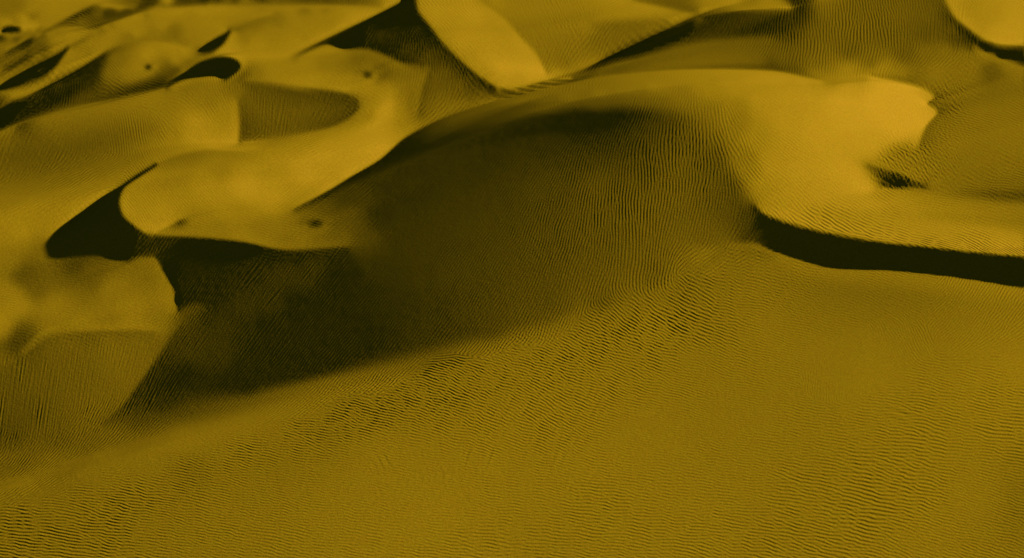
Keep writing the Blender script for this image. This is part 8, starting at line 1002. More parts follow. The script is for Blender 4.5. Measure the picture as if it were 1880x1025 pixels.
1,1,1,9004,-1,-2,-2,-2,-1,0,0,2,2,2,2,2,2,1,1,1,9010,1,2,1,0,-2,-3,-3,-2,-1,0,0,1,2,2,4,4,5,5,5,5,5,4,4,4,3,3,2,1,
9003,-1,-1,-2,-1,9003,-2,-2,0,2,3,1,0,0,-1,-2,-1,-1,9076,1,2,2,2,1,0,-1,-2,0,0,1,2,1,9003,1,2,3,4,4,4,4,4,5,6,6,5,4,2,
1,9009,-1,-4,-6,-6,-4,0,3,6,6,3,-2,-5,-4,-2,-2,-2,-2,-1,-1,-2,-1,-1,0,0,-1,-2,-2,-1,0,1,2,3,3,2,2,2,2,2,2,1,1,1,1,2,2,
2,2,2,3,3,2,0,-1,-3,-6,-8,-7,-3,2,4,4,2,0,0,-1,-2,-3,-4,-4,-5,-5,-5,-5,-4,-4,-4,-5,-5,-5,-5,-5,-5,-3,0,2,5,8,10,12,12,
12,10,8,6,4,2,1,0,0,-1,-2,-2,-2,-2,-2,-2,-2,-2,-2,-2,-3,-3,-3,-2,-2,-2,-2,-2,-1,-1,9173,1,1,2,3,3,3,4,4,4,5,5,5,5,4,3,
3,2,0,-2,-4,-5,-3,2,8,13,20,26,31,35,36,37,37,37,34,30,27,25,24,24,23,23,21,20,20,21,22,24,25,28,31,35,37,41,44,46,47,
44,42,39,36,34,32,30,29,27,25,23,22,21,19,18,16,15,13,12,11,9,8,6,5,3,2,1,9005,-1,-1,-2,-2,-3,-3,-3,-3,-3,-4,-4,-4,-3,
-3,-2,9345,1,0,-1,9465,1,9051,-1,9155,1,2,3,3,3,3,4,4,4,4,4,5,5,5,6,6,7,7,7,6,4,2,0,0,-1,-1,-2,-2,-2,-2,-2,-3,-3,-3,
-3,-3,-3,-2,-1,0,2,3,4,3,1,0,-1,-3,-3,-2,0,0,1,2,1,1,9006,-2,-3,-4,-3,-2,9007,-1,9018,1,2,2,2,2,2,2,2,1,1,1,1,1,1,1,
9004,-1,-1,-2,-2,-2,-2,-1,-1,9012,1,2,2,2,2,3,3,3,3,3,3,4,4,4,4,4,3,2,2,2,2,1,9003,-3,-4,-4,-5,-5,-5,-5,-4,-4,-4,-4,
-4,-3,-2,-1,0,0,2,2,1,0,0,-1,-2,-2,-2,-2,-3,-3,-4,-6,-2,-1,-1,-1,9004,-1,9067,1,2,3,4,4,4,4,3,1,0,-2,-3,-3,-3,-2,0,1,
2,0,-1,-4,-6,-8,-10,-10,-11,-11,-10,-10,-11,-11,-11,-11,-10,-8,-7,-6,-5,-4,-4,-4,-4,-4,-4,-4,-4,-4,-4,-3,-2,-2,-3,-3,
-3,-2,-1,-1,-4,-5,-3,0,3,2,-2,-6,-5,-2,9004,2,5,6,6,4,2,9004,1,1,0,-1,0,0,2,2,2,2,2,2,1,0,-2,-5,-7,-8,-10,-10,-7,-3,
-1,-2,-6,-9,-9,-10,-10,-10,-9,-4,5,14,22,28,33,36,37,37,37,36,32,27,21,16,12,8,4,1,-1,-2,-4,-5,-5,-5,-5,-5,-5,-4,-4,
-4,-3,-3,-3,-3,-3,-3,-2,-2,-2,-1,-1,9010,1,1,1,1,1,1,1,9003,1,9153,-1,-1,9006,1,1,1,1,1,1,9005,-2,-3,-4,-4,-5,-5,-5,
-5,-5,-5,-6,-6,-5,-4,-3,0,0,-3,-7,-12,-18,-25,-30,-34,-35,-33,-30,-26,-23,-20,-17,-15,-13,-10,-8,-4,-3,-3,-3,-2,-3,-3,
-4,-4,-5,-4,-3,-4,-5,-4,-3,-1,9003,1,1,2,2,2,2,2,2,2,2,1,2,2,3,3,3,4,4,4,4,4,4,4,4,4,5,5,5,4,3,3,2,2,2,1,1,9005,-1,-1,
-1,-1,0,1,9341,1,0,-1,9173,1,0,-1,9343,-2,9154,-1,-1,-2,-2,-1,-1,-1,-2,-2,-3,-3,-4,-4,-5,-5,-5,-4,-2,-2,-2,-2,-2,-2,
-2,0,0,1,2,2,2,3,3,2,1,0,0,-1,-1,-2,-2,-3,-3,-1,2,3,3,1,0,-1,-2,-2,-2,-3,-3,-4,-4,-1,1,1,2,2,3,2,0,-2,-2,-2,-1,9015,1,
1,1,1,1,1,1,1,9017,1,2,2,3,4,4,5,5,5,5,5,5,5,5,5,6,5,5,4,3,2,1,9003,-1,-2,-2,-3,-3,-4,-5,-6,-7,-9,-10,-9,-8,-6,-5,-4,
-3,-2,-1,-1,-2,-1,9008,1,1,1,9003,-1,-2,-2,-1,-2,-2,-3,-3,-2,-3,-1,0,0,1,3,4,3,1,0,0,-1,-2,9062,1,1,1,2,2,2,2,2,1,0,
-1,-3,-5,-6,-7,-7,-5,-2,2,4,5,5,5,3,2,2,1,2,2,2,3,3,3,3,4,4,4,4,4,3,2,2,2,2,2,1,0,-2,-2,9011,1,0,0,-1,-1,0,1,1,0,2,3,
3,2,4,8,13,16,15,10,2,-7,-12,-14,-11,-8,-4,-2,-3,-5,-7,-8,-6,-2,-2,-3,-6,-9,-10,-11,-11,-14,-17,-18,-17,-14,-9,-2,7,
20,31,39,45,49,47,40,28,14,0,-12,-23,-33,-40,-45,-45,-43,-38,-33,-28,-23,-19,-15,-11,-8,-6,-6,-5,-4,-3,-2,-1,-1,9030,
-1,9011,1,1,1,1,1,1,1,1,1,1,1,1,1,2,1,1,1,1,1,9127,-1,-1,9004,1,2,2,2,2,2,2,2,1,1,1,1,9006,-1,-1,-2,-2,-1,-1,9004,1,1,
1,9003,-1,-2,-1,0,2,5,7,9,10,10,9,7,4,2,0,0,1,4,7,9,11,12,13,13,12,10,8,6,3,-1,-6,-11,-15,-19,-20,-21,-21,-21,-21,-20,
-20,-18,-16,-14,-12,-11,-9,-7,-5,-4,-2,-2,-1,-1,9006,1,2,2,2,2,2,2,2,3,3,3,3,3,3,3,3,4,4,4,4,4,4,4,4,3,2,0,-1,-3,-2,
-1,9338,-1,9163,1,9009,1,9494,1,2,2,2,2,2,2,2,2,1,1,1,9007,1,1,1,2,2,2,1,0,0,-1,-2,-2,-3,-3,-3,-3,-3,-3,-3,-3,-3,-3,
-3,-2,-2,-1,0,0,1,2,3,2,9008,1,1,2,2,2,1,1,9005,1,2,2,2,1,9006,1,2,2,3,4,4,5,5,5,6,6,6,6,5,5,4,4,3,2,1,0,0,-2,-3,-3,
-3,-3,-3,-3,-3,-4,-4,-5,-5,-6,-6,-7,-8,-8,-8,-9,-9,-9,-9,-9,-10,-10,-10,-10,-10,-10,-9,-8,-7,-6,-5,-4,-4,-3,-2,-2,-1,
9003,2,2,3,4,4,4,4,3,3,2,2,2,2,1,1,0,1,9005,1,1,0,1,1,1,0,1,1,1,1,9007,-1,-1,-2,1,2,9004,3,2,1,9052,1,1,1,1,1,1,2,2,2,
2,2,3,3,3,2,1,0,0,-1,-3,-5,-6,-5,-3,-1,3,5,4,1,-2,-4,-4,-4,-4,-3,-2,-2,-2,-2,-2,-2,-2,-2,-2,-2,-2,-3,-3,-3,-2,-2,-2,
-1,-1,-1,9003,1,1,9011,1,2,3,3,4,3,4,4,3,2,0,0,-2,-3,-2,-2,-1,-2,-4,-6,-5,-3,0,5,10,15,23,30,34,36,34,29,29,34,40,46,
48,48,47,46,42,35,20,4,-11,-24,-35,-44,-48,-46,-39,-29,-19,-9,0,7,9,9,9,9,9,8,8,7,6,6,5,5,4,3,3,3,2,2,1,1,1,1,1,0,0,1,
1,1,1,1,1,1,1,9017,1,1,1,9008,-1,-1,-1,-2,-2,-2,-2,-2,-2,-2,-2,-2,-2,-2,-2,-2,-3,-3,-3,-3,-2,-2,-1,9003,1,1,2,2,2,2,2,
3,3,3,3,3,3,3,4,4,3,3,3,3,3,3,3,3,2,2,2,2,2,1,1,1,1,1,1,1,1,9012,1,9074,1,2,2,2,2,3,3,2,2,2,1,9007,-1,-1,-2,-2,-2,-2,
-2,-2,-1,-1,9006,-1,-1,9003,1,2,4,5,5,5,4,2,0,-2,-3,-4,-4,-3,-2,0,2,3,4,4,4,3,2,1,0,-1,-2,-3,-3,-4,-4,-3,-1,0,2,2,2,2,
3,3,4,4,4,5,5,6,6,6,6,6,5,5,4,3,3,2,2,2,2,2,1,1,1,1,1,9006,1,1,1,1,2,2,2,2,1,1,9004,-1,-2,-2,-1,9208,1,9129,4,9161,1,
0,-1,9009,-1,9498,-1,-1,-1,-2,-2,-2,-2,-2,-2,-2,-2,-2,-2,-2,-2,-2,-2,-2,-2,-2,-3,-3,-3,-4,-3,-2,-1,0,0,1,2,2,2,1,9004,
1,1,2,2,2,2,2,1,1,9004,1,1,2,2,2,2,1,0,0,1,3,3,3,2,1,2,2,2,2,2,1,1,1,2,2,3,3,3,3,3,3,2,0,0,-2,-4,-6,-8,-9,-11,-12,-13,
-13,-14,-14,-13,-12,-11,-10,-8,-6,-4,-3,-1,0,2,2,3,4,4,5,5,6,6,6,6,6,6,6,5,5,5,5,5,4,4,4,4,4,3,3,3,3,2,2,2,1,1,2,1,1,
1,1,1,1,1,1,1,9040,1,1,3,3,9051,1,2,2,1,1,1,1,1,1,1,9005,-1,-2,-3,-3,-4,-5,-6,-6,-6,-5,-4,-2,0,4,9,11,11,10,6,2,-2,-3,
-3,-2,9004,-1,-1,-1,-1,0,-1,-1,-1,9011,1,9004,2,2,2,1,2,2,2,2,3,3,3,3,2,2,1,9003,-1,-1,9004,1,2,2,2,3,3,4,4,3,2,0,0,
-1,-2,-4,-6,-11,-18,-25,-33,-37,-39,-40,-39,-35,-28,-19,-10,-1,7,11,13,12,11,10,9,7,6,5,5,5,3,2,1,9068,1,9003,1,1,1,1,
1,1,1,9007,-1,-1,-2,-2,-2,-2,-3,-3,-4,-4,-5,-5,-6,-7,-7,-7,-7,-7,-7,-7,-7,-6,-6,-5,-4,-3,-2,-2,-1,9003,1,2,2,3,3,3,4,
4,4,4,5,5,5,5,4,4,4,3,3,3,2,2,2,1,1,1,9063,1,1,1,9003,-1,-1,-2,-2,-2,-2,-2,-2,-2,-3,-3,-3,-3,-3,-3,-2,-2,-1,-1,-1,
9005,-1,-1,0,0,1,2,2,3,3,3,3,2,1,0,-1,-2,-2,-2,-2,-1,0,0,1,2,2,3,3,2,0,-1,-2,-3,-4,-4,-5,-5,-4,-4,-3,-2,-1,9006,1,2,3,
4,4,4,3,2,2,1,9026,1,1,9005,-1,-2,-2,-2,-2,-1,9342,-1,9163,1,9520,1,1,1,2,2,2,2,2,2,2,1,9003,-1,-1,-2,-2,-1,0,1,2,1,2,
2,2,2,2,1,1,1,2,3,3,4,4,4,4,4,3,2,2,1,1,1,1,9004,-1,-3,-2,-1,-2,-2,-3,-3,-3,-4,-4,-5,-6,-7,-8,-9,-9,-9,-8,-7,-6,-5,-3,
-1,0,2,4,5,6,6,6,6,6,5,5,5,4,4,3,3,3,2,2,1,1,1,1,1,9081,-1,-2,-1,9045,1,1,1,1,1,1,1,9006,-1,-2,-2,-3,-3,-3,-3,-3,-2,
-2,0,0,2,3,3,4,4,4,4,3,0,-2,-4,-6,-7,-7,-5,-2,0,1,1,0,1,1,9003,1,1,1,1,2,2,2,1,9006,1,1,1,2,2,2,2,0,1,1,1,2,1,1,9004,
-1,-2,-2,-2,-2,-2,-3,-3,-3,-2,-2,-1,9004,-2,-3,-4,-4,-4,-3,-3,-2,-3,-4,-7,-10,-12,-12,-10,-3,4,11,14,14,12,10,8,7,6,5,
4,3,2,1,9103,1,1,1,1,1,1,2,2,2,2,3,3,3,3,3,3,3,3,2,2,2,2,2,2,2,2,1,1,1,2,2,2,2,2,2,2,1,1,9003,-2,-3,-5,-6,-8,-9,-10,
-10,-10,-9,-8,-6,-4,-2,0,0,1,1,1,9010,-1,-1,9042,1,2,9003,-1,-1,-1,-1,-2,-1,-1,-1,-1,-1,-1,-1,-1,-1,-1,9011,1,2,2,3,3,
3,3,2,1,0,-1,-1,-2,-2,-2,-2,-1,0,1,2,3,3,3,3,1,0,-2,-3,-4,-4,-4,-4,-4,-3,-3,-2,-2,-1,-1,9003,2,3,3,4,4,4,4,3,2,2,1,
9003,-1,-2,-1,-1,-2,-1,-1,-1,-1,9021,-1,-2,-2,-2,-2,-2,-1,-1,9828,-1,9216,1,1,1,1,1,1,2,2,2,2,9004,-2,-4,-4,-5,-5,-6,
-6,-6,-6,-5,-5,-4,-5,-5,-5,-6,-5,-4,-2,-3,-5,-7,-6,-5,-4,-4,-3,-2,-2,-1,0,0,1,2,3,3,4,4,4,4,4,3,3,3,2,2,2,1,1,9073,1,
1,9033,-1,-1,-1,-1,-1,-1,-1,-1,-1,-1,-1,-1,-1,-1,-1,-1,-2,-2,-2,-2,-2,-2,-2,-2,-2,-2,-2,-2,-2,-2,-2,-2,-2,-2,-2,-2,-2,
-1,-1,-2,-2,-3,-3,-3,-3,-4,-4,-5,-6,-7,-7,-8,-8,-8,-8,-8,-7,-7,-6,-6,-5,-5,-5,-5,-4,-4,-5,-5,-5,-5,-5,-5,-6,-6,-6,-4,
-2,0,2,4,4,4,4,3,2,2,2,1,1,1,1,1,1,1,1,0,0,-1,-1,-1,0,0,2,2,2,1,1,9010,-1,-2,-2,-2,-2,-2,-2,-2,-2,-2,-1,0,0,2,4,5,4,3,
2,2,1,9004,-3,-5,-7,-8,-8,-6,-3,0,3,6,7,7,6,4,3,2,1,9145,1,9004,1,1,1,1,1,1,2,2,2,2,2,3,3,2,2,2,2,3,3,4,3,1,-1,-3,-4,
-4,-3,-2,-1,9049,-1,-2,-3,-3,-3,-3,-2,-2,-1,-1,9005,1,1,1,1,1,1,1,1,1,1,2,2,2,2,3,3,3,2,1,0,-1,-2,-2,-2,-2,-2,-1,0,0,
2,3,4,5,4,3,1,-1,-3,-5,-5,-6,-6,-5,-4,-3,-3,-2,-1,0,0,2,3,3,4,5,5,4,4,3,3,2,1,9003,-1,-1,-2,-2,-2,-2,-1,-1,-1,-2,-2,
9020,-1,-1,-1,-1,-1,-1,9838,-1,9222,-1,-1,-1,-1,-1,-1,-1,9005,2,3,4,5,5,6,6,6,4,3,2,1,0,2,3,4,4,3,3,3,2,2,2,1,1,1,1,
9085,1,1,9046,1,2,1,1,2,3,3,4,4,5,5,6,6,6,6,6,6,7,7,8,8,8,9,9,8,8,8,8,8,7,7,7,8,8,8,9,10,11,12,14,16,17,19,21,22,23,
24,24,24,24,23,22,22,22,21,21,21,21,22,22,22,22,21,19,17,15,12,9,6,3,0,0,-1,-1,-1,-1,9005,-1,-1,-2,-2,-2,-2,0,2,3,3,2,
9013,-2,-3,-2,9006,1,2,3,4,5,5,4,2,0,-1,-3,-4,-6,-8,-9,-9,-7,-5,-2,0,3,4,5,5,4,4,3,2,1,1,9180,1,1,1,2,1,9005,1,1,1,1,
9029,1,0,1,1,2,3,4,4,5,5,6,7,9,10,10,11,11,11,11,10,10,10,9,9,9,9,9,9,9,9,9,9,9,10,10,10,10,10,10,8,7,6,5,4,4,5,5,5,5,
4,5,7,8,8,7,4,0,-4,-7,-8,-8,-8,-7,-6,-5,-4,-2,-1,0,2,4,5,6,6,6,6,5,4,3,2,1,9003,-1,-1,-2,-2,-3,-3,-3,-2,-2,-1,9009,-1,
9015,-1,-1,9793,1,9268,-1,9012,1,1,1,1,9100,-1,-1,-1,-1,0,0,1,1,1,1,1,9043,1,1,1,2,2,1,9004,1,1,1,1,1,9006,-1,-2,-2,
-3,-4,-4,-5,-5,-6,-6,-6,-6,-6,-6,-6,-6,-6,-6,-6,-6,-6,-6,-6,-6,-6,-6,-6,-6,-6,-6,-6,-6,-5,-5,-5,-4,-4,-5,-5,-5,-6,-7,
-8,-9,-10,-10,-10,-9,-8,-7,-5,-4,-5,-6,-6,-6,-5,-3,0,2,0,0,-1,-2,-2,-2,-1,0,0,1,2,2,4,4,2,0,-2,-1,9008,-1,-2,-2,-3,-2,
-2,-1,0,0,1,1,1,2,2,3,3,2,0,-2,-5,-7,-9,-10,-9,-6,-2,1,4,5,5,4,3,3,2,1,9200,-1,-1,9021,1,1,1,1,1,1,1,1,2,2,2,1,0,0,-2,
-3,-5,-7,-8,-8,-7,-6,-6,-6,-6,-5,-6,-5,-5,-5,-5,-4,-4,-4,-4,-5,-5,-5,-6,-6,-7,-8,-10,-11,-13,-15,-17,-17,-16,-14,-12,
-10,-10,-10,-11,-12,-13,-13,-9,-7,-14,-18,-20,-20,-17,-13,-9,-7,-5,-3,0,3,5,7,9,10,9,8,7,5,4,2,1,0,-1,-2,-2,-2,-2,-3,
-3,-3,-3,-3,-2,-2,-1,9036,1,1,9788,2,0,-3,0,1,9377,-1,-2,-2,-1,0,0,1,2,2,2,1,9033,1,1,1,1,1,1,1,1,1,1,1,1,9008,1,2,3,
3,3,1,9005,-1,-1,-1,-1,-1,-1,-1,9024,-1,-1,-2,-2,-3,-3,-4,-4,-4,-4,-4,-3,-3,-2,-1,0,0,1,2,2,2,2,1,9003,1,2,3,3,0,-3,
-5,-4,-1,1,2,3,4,3,2,2,1,2,1,1,0,1,2,3,2,0,-1,-2,-2,-2,-2,-2,-1,9003,1,1,2,2,2,2,1,9003,-1,-3,-5,-6,-7,-7,-4,0,4,6,6,
5,3,2,1,9213,-1,0,0,1,1,2,2,2,1,1,0,0,1,1,1,1,2,1,9003,-1,-2,-3,-3,-4,-4,-5,-4,-4,-3,-2,0,2,4,4,4,4,3,3,2,2,2,2,2,2,2,
2,2,2,2,2,2,2,2,1,9003,-1,0,4,9,13,14,13,10,7,5,3,2,2,2,3,4,5,0,-11,-13,0,9,11,9,10,11,12,13,12,10,8,5,3,1,0,-2,-3,-4,
-4,-5,-4,-4,-4,-3,-3,-2,-2,-2,-1,9490,1,9341,2,0,-3,9373,-1,-1,-1,-2,-1,0,0,2,2,2,2,1,9003,-1,-1,-1,9025,1,1,1,1,1,0,
1,1,1,1,9010,-1,-1,-1,9007,-1,-3,-4,-2,-1,-1,-1,9029,-1,-1,-1,-1,-1,-1,-1,9004,1,2,2,2,3,2,2,2,1,1,9003,1,2,2,1,0,0,
-2,-4,-4,-3,1,5,8,8,5,2,0,0,-1,-1,-1,9006,-2,-5,-5,-4,-2,-1,9003,1,1,9005,-1,-1,-2,-2,-2,-1,-1,-2,-2,-2,-1,1,3,4,4,3,
1,9224,-1,-2,-3,-3,-3,-3,-3,-2,-2,-3,-3,-4,-4,-3,-3,-2,-2,9003,2,2,2,2,2,2,1,9020,-1,-2,-2,-3,-2,0,5,9,9,6,1,-2,-4,-4,
-4,-3,-3,-2,-2,-2,-2,-2,-3,-3,-7,-13,-3,6,3,6,9,11,10,6,0,-4,-6,-8,-8,-8,-7,-6,-5,-4,-3,-3,-2,-2,-1,9005,1,9421,-1,
9411,1,9003,-3,0,1,9363,-1,-1,-2,-2,-1,-1,0,0,1,2,2,1,0,0,-1,-1,9017,1,9029,-1,-1,-1,9005,1,1,9010,-1,0,1,9003,1,1,1,
1,1,1,1,1,1,9009,-1,-1,-1,-1,-1,-1,-1,-1,9003,1,1,2,2,2,2,2,2,2,2,2,2,2,2,2,2,2,1,1,1,0,0,-1,-2,-2,-2,-2,0,1,3,3,4,4,
0,-3,-5,-4,-3,-2,-1,9004,-1,-2,-3,-4,-3,-1,1,2,1,9004,-1,-1,-1,-1,-1,-1,-1,9004,1,2,1,0,0,1,2,1,9037,-1,-1,-1,-1,-1,
-1,9008,1,1,1,2,2,2,2,2,1,1,1,9171,1,1,2,2,2,2,2,2,2,2,2,1,1,1,1,9024,-1,-1,-2,-2,-1,0,1,4,7,7,4,0,-3,-4,-4,-2,-1,
9010,1,1,2,5,6,6,9,9,10,7,-4,-8,-7,-5,-3,-2,9005,1,1,1,1,1,1,1,1,9426,-2,9417,3,0,-5,0,2,9351,-1,-1,-2,-2,-2,-2,-1,0,
1,2,2,2,1,0,0,-1,-1,-1,9016,1,9026,-1,-1,-1,-1,-1,-1,-1,-1,9004,1,9003,-1,-1,-1,-1,-1,9007,1,0,-1,0,1,9007,-1,-1,-1,
-2,-2,-2,-2,-2,-1,-1,9004,1,2,2,3,3,4,4,4,4,4,4,3,3,2,2,2,2,1,9003,-1,-2,-3,-3,-4,-5,-5,-5,-5,-5,-4,-3,-2,0,2,4,4,3,0,
-3,-5,-4,-2,9008,-1,-1,-1,0,0,1,9003,-1,9007,1,1,1,1,1,1,1,1,1,0,-1,-2,-1,9025,-1,-1,0,0,-1,9012,1,1,1,1,1,1,1,1,1,1,
1,9219,-1,-1,-1,0,0,1,2,2,3,4,3,0,-2,-4,-3,-1,9019,-1,-2,-3,0,0,-4,-8,-2,3,4,3,2,2,2,2,1,1,1,1,9433,-2,0,1,9413,2,0,
-7,0,2,9341,-1,-1,-2,-2,-2,-3,-3,-2,-2,-1,0,0,2,2,3,2,2,1,9039,-1,-1,-1,-1,-1,-1,-1,-1,-1,-1,-1,-1,-1,-1,-1,-1,9004,1,
1,1,1,1,9010,1,1,1,1,1,1,1,1,0,0,-1,-3,9009,2,2,3,3,3,4,5,5,5,5,4,4,3,3,2,0,-1,-2,-3,-4,-5,-7,-7,-8,-9,-9,-9,-9,-8,-7,
-6,-5,-4,-3,-2,-2,0,0,1,2,3,4,5,6,6,5,3,0,-2,-3,-4,-3,-1,0,1,9035,-1,-2,-1,9016,-1,-1,9014,1,1,1,1,1,1,1,1,1,9227,-1,
-1,-2,-2,-2,0,1,2,2,2,2,2,1,1,0,-2,-3,-2,9028,-5,-2,2,2,9444,-1,9099,-1,9313,1,0,-5,0,2,9331,-1,-1,-2,-2,-2,-2,-2,-3,
-2,-2,-1,0,0,1,2,3,3,3,3,2,2,1,9036,-1,-1,-1,-1,-1,0,0,-1,-1,-1,-1,-1,-1,-1,-1,-1,-1,-1,9003,2,2,3,3,3,2,2,2,2,1,1,1,
1,1,1,1,1,1,1,9013,2,2,1,9007,-1,-2,-3,-4,-5,-6,-7,-8,-9,-10,-10,-10,-10,-10,-9,-8,-6,-5,-3,-2,0,0,2,3,3,4,4,4,3,3,3,
3,3,3,3,4,4,4,4,4,3,2,1,0,-1,-2,-3,-3,-2,-1,9043,-1,-1,9020,1,1,1,1,1,1,1,1,2,2,2,1,9024,-1,-1,-1,-1,0,0,-1,-1,-1,
9200,-1,-1,-1,-1,0,1,2,3,2,1,9007,-1,-1,9029,2,-2,-4,1,2,9544,-1,9636,-1,-1,-2,-2,-2,-3,-2,-2,-2,-2,-1,9003,1,1,2,2,2,
3,3,3,2,2,2,1,1,1,9056,1,2,3,3,3,3,3,3,2,2,1,9007,1,1,9005,-1,9003,-1,-1,-1,-2,-2,-3,-3,-4,-5,-7,-8,-9,-8,-6,-2,0,2,2,
2,4,4,4,5,5,5,5,6,6,6,6,5,5,5,5,4,4,4,3,3,2,2,1,1,9004,1,1,1,2,2,2,1,1,9004,-1,-1,-1,-1,-1,-1,9050,-2,9004,-1,9004,1,
1,2,2,2,2,2,2,1,1,1,1,9026,-1,-1,-1,-1,-1,-1,9209,-1,-1,-1,0,0,1,2,2,1,9042,2,0,-4,0,2,9860,2,0,-3,0,1,9310,-1,-1,-2,
-3,-4,-4,-3,-1,1,3,3,3,2,1,9006,1,1,1,9034,-1,-1,9018,1,1,1,2,1,1,1,1,1,1,2,2,2,1,1,1,1,1,9012,-1,-2,-2,-2,-2,-3,-3,
-3,-3,-3,-4,-4,-3,-3,-3,-3,-2,-1,0,1,2,3,4,4,4,3,2,2,1,9004,1,9019,1,1,1,1,9058,-1,-1,0,0,-1,-1,-1,-1,-2,-2,2,4,0,0,1,
2,2,2,2,2,2,2,2,1,1,1,9027,-1,9218,-1,-2,-2,0,0,2,2,1,9050,-2,10167,-1,-1,-1,-1,-2,-2,-2,-2,-2,-2,0,2,4,6,6,4,3,2,
9003,1,2,2,2,2,2,2,1,9009,1,1,1,9017,-1,-1,-1,9018,1,1,1,9023,-1,-1,-1,-2,-2,-3,-3,-3,-3,-3,-3,-3,-3,-2,-2,-2,-1,9003,
1,1,2,2,2,2,2,2,2,2,1,1,9095,-2,-2,-2,-1,0,1,7,11,8,0,-5,-2,1,2,1,9016,-1,-1,-1,-1,-1,-1,-1,9228,-1,-1,9003,1,2,2,2,
9049,-1,-1,0,1,0,0,1,9540,3,0,-3,9317,1,0,-2,0,1,9290,-1,-1,-2,-2,-3,-3,-3,-2,-2,-1,-1,-1,9005,1,2,3,4,4,3,0,-1,-2,-3,
-3,-2,-1,9025,-1,-1,-1,9049,-1,-1,-2,-2,-2,-3,-3,-3,-3,-3,-3,-3,-2,-2,-1,9005,1,1,1,1,1,1,1,1,1,9102,-2,-2,-2,-2,0,4,
6,6,6,7,9,5,-6,-11,-7,0,2,9009,-1,-1,-1,-1,-1,-1,9239,1,1,2,2,1,9008,-1,-1,-1,9047,-3,9071,-1,-1,9465,1,9003,-2,0,2,
9319,-2,9277,-1,-1,-1,-2,-2,-2,-3,-3,-3,-3,-3,-3,-2,-2,9003,1,1,2,2,2,2,3,3,3,4,4,4,4,4,3,2,0,-2,-3,-2,-1,0,0,1,1,1,1,
1,1,1,1,9010,-1,-1,-1,9052,-1,-2,-2,-2,-3,-3,-3,-3,-3,-3,-2,-2,-1,9005,1,1,1,1,1,1,1,1,1,1,1,9103,-1,-1,-2,-2,-1,0,2,
4,6,6,5,3,0,-1,4,6,-2,-12,-12,-5,2,3,1,-1,-1,-1,-1,-1,-1,9244,1,1,1,1,9004,-1,-1,9048,-1,-1,-1,9008,-1,9536,2,0,-3,0,
1,9435,-1,9156,-1,-1,-1,-1,-1,-1,-1,9005,1,2,2,2,2,2,3,3,3,3,3,3,3,3,3,3,3,3,2,2,2,1,0,0,-1,-2,-2,-1,0,0,1,2,1,1,9010,
-1,9035,1,1,1,9014,-1,-1,-2,-2,-2,-2,-3,-3,-3,-3,-2,-2,-2,-1,-1,9004,1,1,1,1,1,1,1,1,1,1,1,9100,1,1,1,9004,-1,-2,-2,
-1,0,0,1,2,3,4,5,4,3,1,-1,-3,-3,-1,6,10,3,-7,-14,-12,-3,5,4,9246,1,1,9030,-1,-1,0,0,2,1,9017,1,1,9004,-1,-2,-2,-2,-1,
-1,9093,1,9028,-1,9422,-2,9003,1,9323,-1,9274,1,1,1,1,1,2,2,2,2,2,2,2,2,2,2,1,2,1,9019,-1,9022,-1,-1,-1,9016,1,1,1,1,
1,1,9008,-1,-2,-2,-2,-2,-2,-2,-2,-2,-2,-2,-2,-1,-1,-1,9007,1,1,2,2,2,2,2,1,9024,1,1,1,1,1,9069,1,9007,1,1,9003,-2,-3,
-3,-2,-1,0,1,2,3,4,4,3,3,3,1,-1,-2,-3,-3,-2,0,3,9,10,2,-10,-17,-15,-5,6,7,2,9203,1,9070,-1,-1,-2,-2,0,1,2,3,2,1,9016,
1,1,1,0,0,-1,-2,-2,-1,0,0,1,1,1,1,9009,-1,9528,1,9003,-2,9005,-1,9325,-2,9269,1,1,1,1,1,1,1,1,1,1,1,1,9011,-1,-1,-1,
-1,-1,9017,-1,-1,-1,-1,-1,-1,-1,-1,-1,-1,-1,-1,9014,1,1,1,1,1,1,9007,-1,-1,-2,-2,-2,-2,-2,-2,-2,-2,-2,-2,-2,-1,-1,-1,
9008,1,1,2,2,2,1,1,1,9013,-1,9015,1,1,1,1,1,9016,1,1,1,1,9044,1,1,1,9014,-1,-2,-3,-4,-4,-3,-1,1,3,4,5,4,3,2,0,0,-1,-2,
-2,-2,-2,-1,-1,0,2,5,9,8,-2,-12,-17,-14,-2,9,9,3,9176,-1,-1,9003,-1,9016,1,1,1,9071,-1,-1,-2,-1,0,0,2,3,3,2,0,0,-1,
9015,1,9003,-2,-3,-2,-1,0,1,1,1,9016,-2,9056,1,1,1,1,9464,1,9003,-2,0,2,9333,-2,9275,-1,-1,-1,-1,-1,-1,-1,-1,-1,-1,
9013,-1,-1,-1,0,-1,-1,-1,-1,-1,-1,-1,9016,1,1,2,1,1,1,1,1,9008,-1,-1,-2,-2,-2,-2,-2,-2,-2,-2,-2,-2,-2,-2,-2,-1,9007,1,
1,1,1,1,1,1,1,1,1,9031,1,1,1,1,1,1,1,9035,1,1,1,9016,1,1,1,9003,1,1,1,1,9013,-1,-1,-1,-1,-1,-2,-2,-3,-3,-3,-2,1,4,6,7,
7,5,3,0,-1,-2,-2,-2,-2,-1,-1,9003,1,2,4,5,8,5,-6,-15,-19,-12,2,11,8,1,9120,-1,-1,-1,-1,-1,-1,-1,0,-1,-1,-1,-1,-1,-1,
-1,-1,-1,-1,-1,-1,-1,-1,-1,0,-1,-1,-1,9004,-1,-1,-1,-1,-1,-1,-1,-1,-1,-1,-1,-1,-1,-1,-1,9009,1,1,0,1,1,9091,-1,-1,
9003,1,3,3,3,1,0,-1,-1,-1,9017,-1,-2,-3,-2,-1,9025,-1,9524,-3,0,2,9337,-1,9266,-1,-1,-1,9019,-1,-1,-1,9017,1,1,1,1,1,
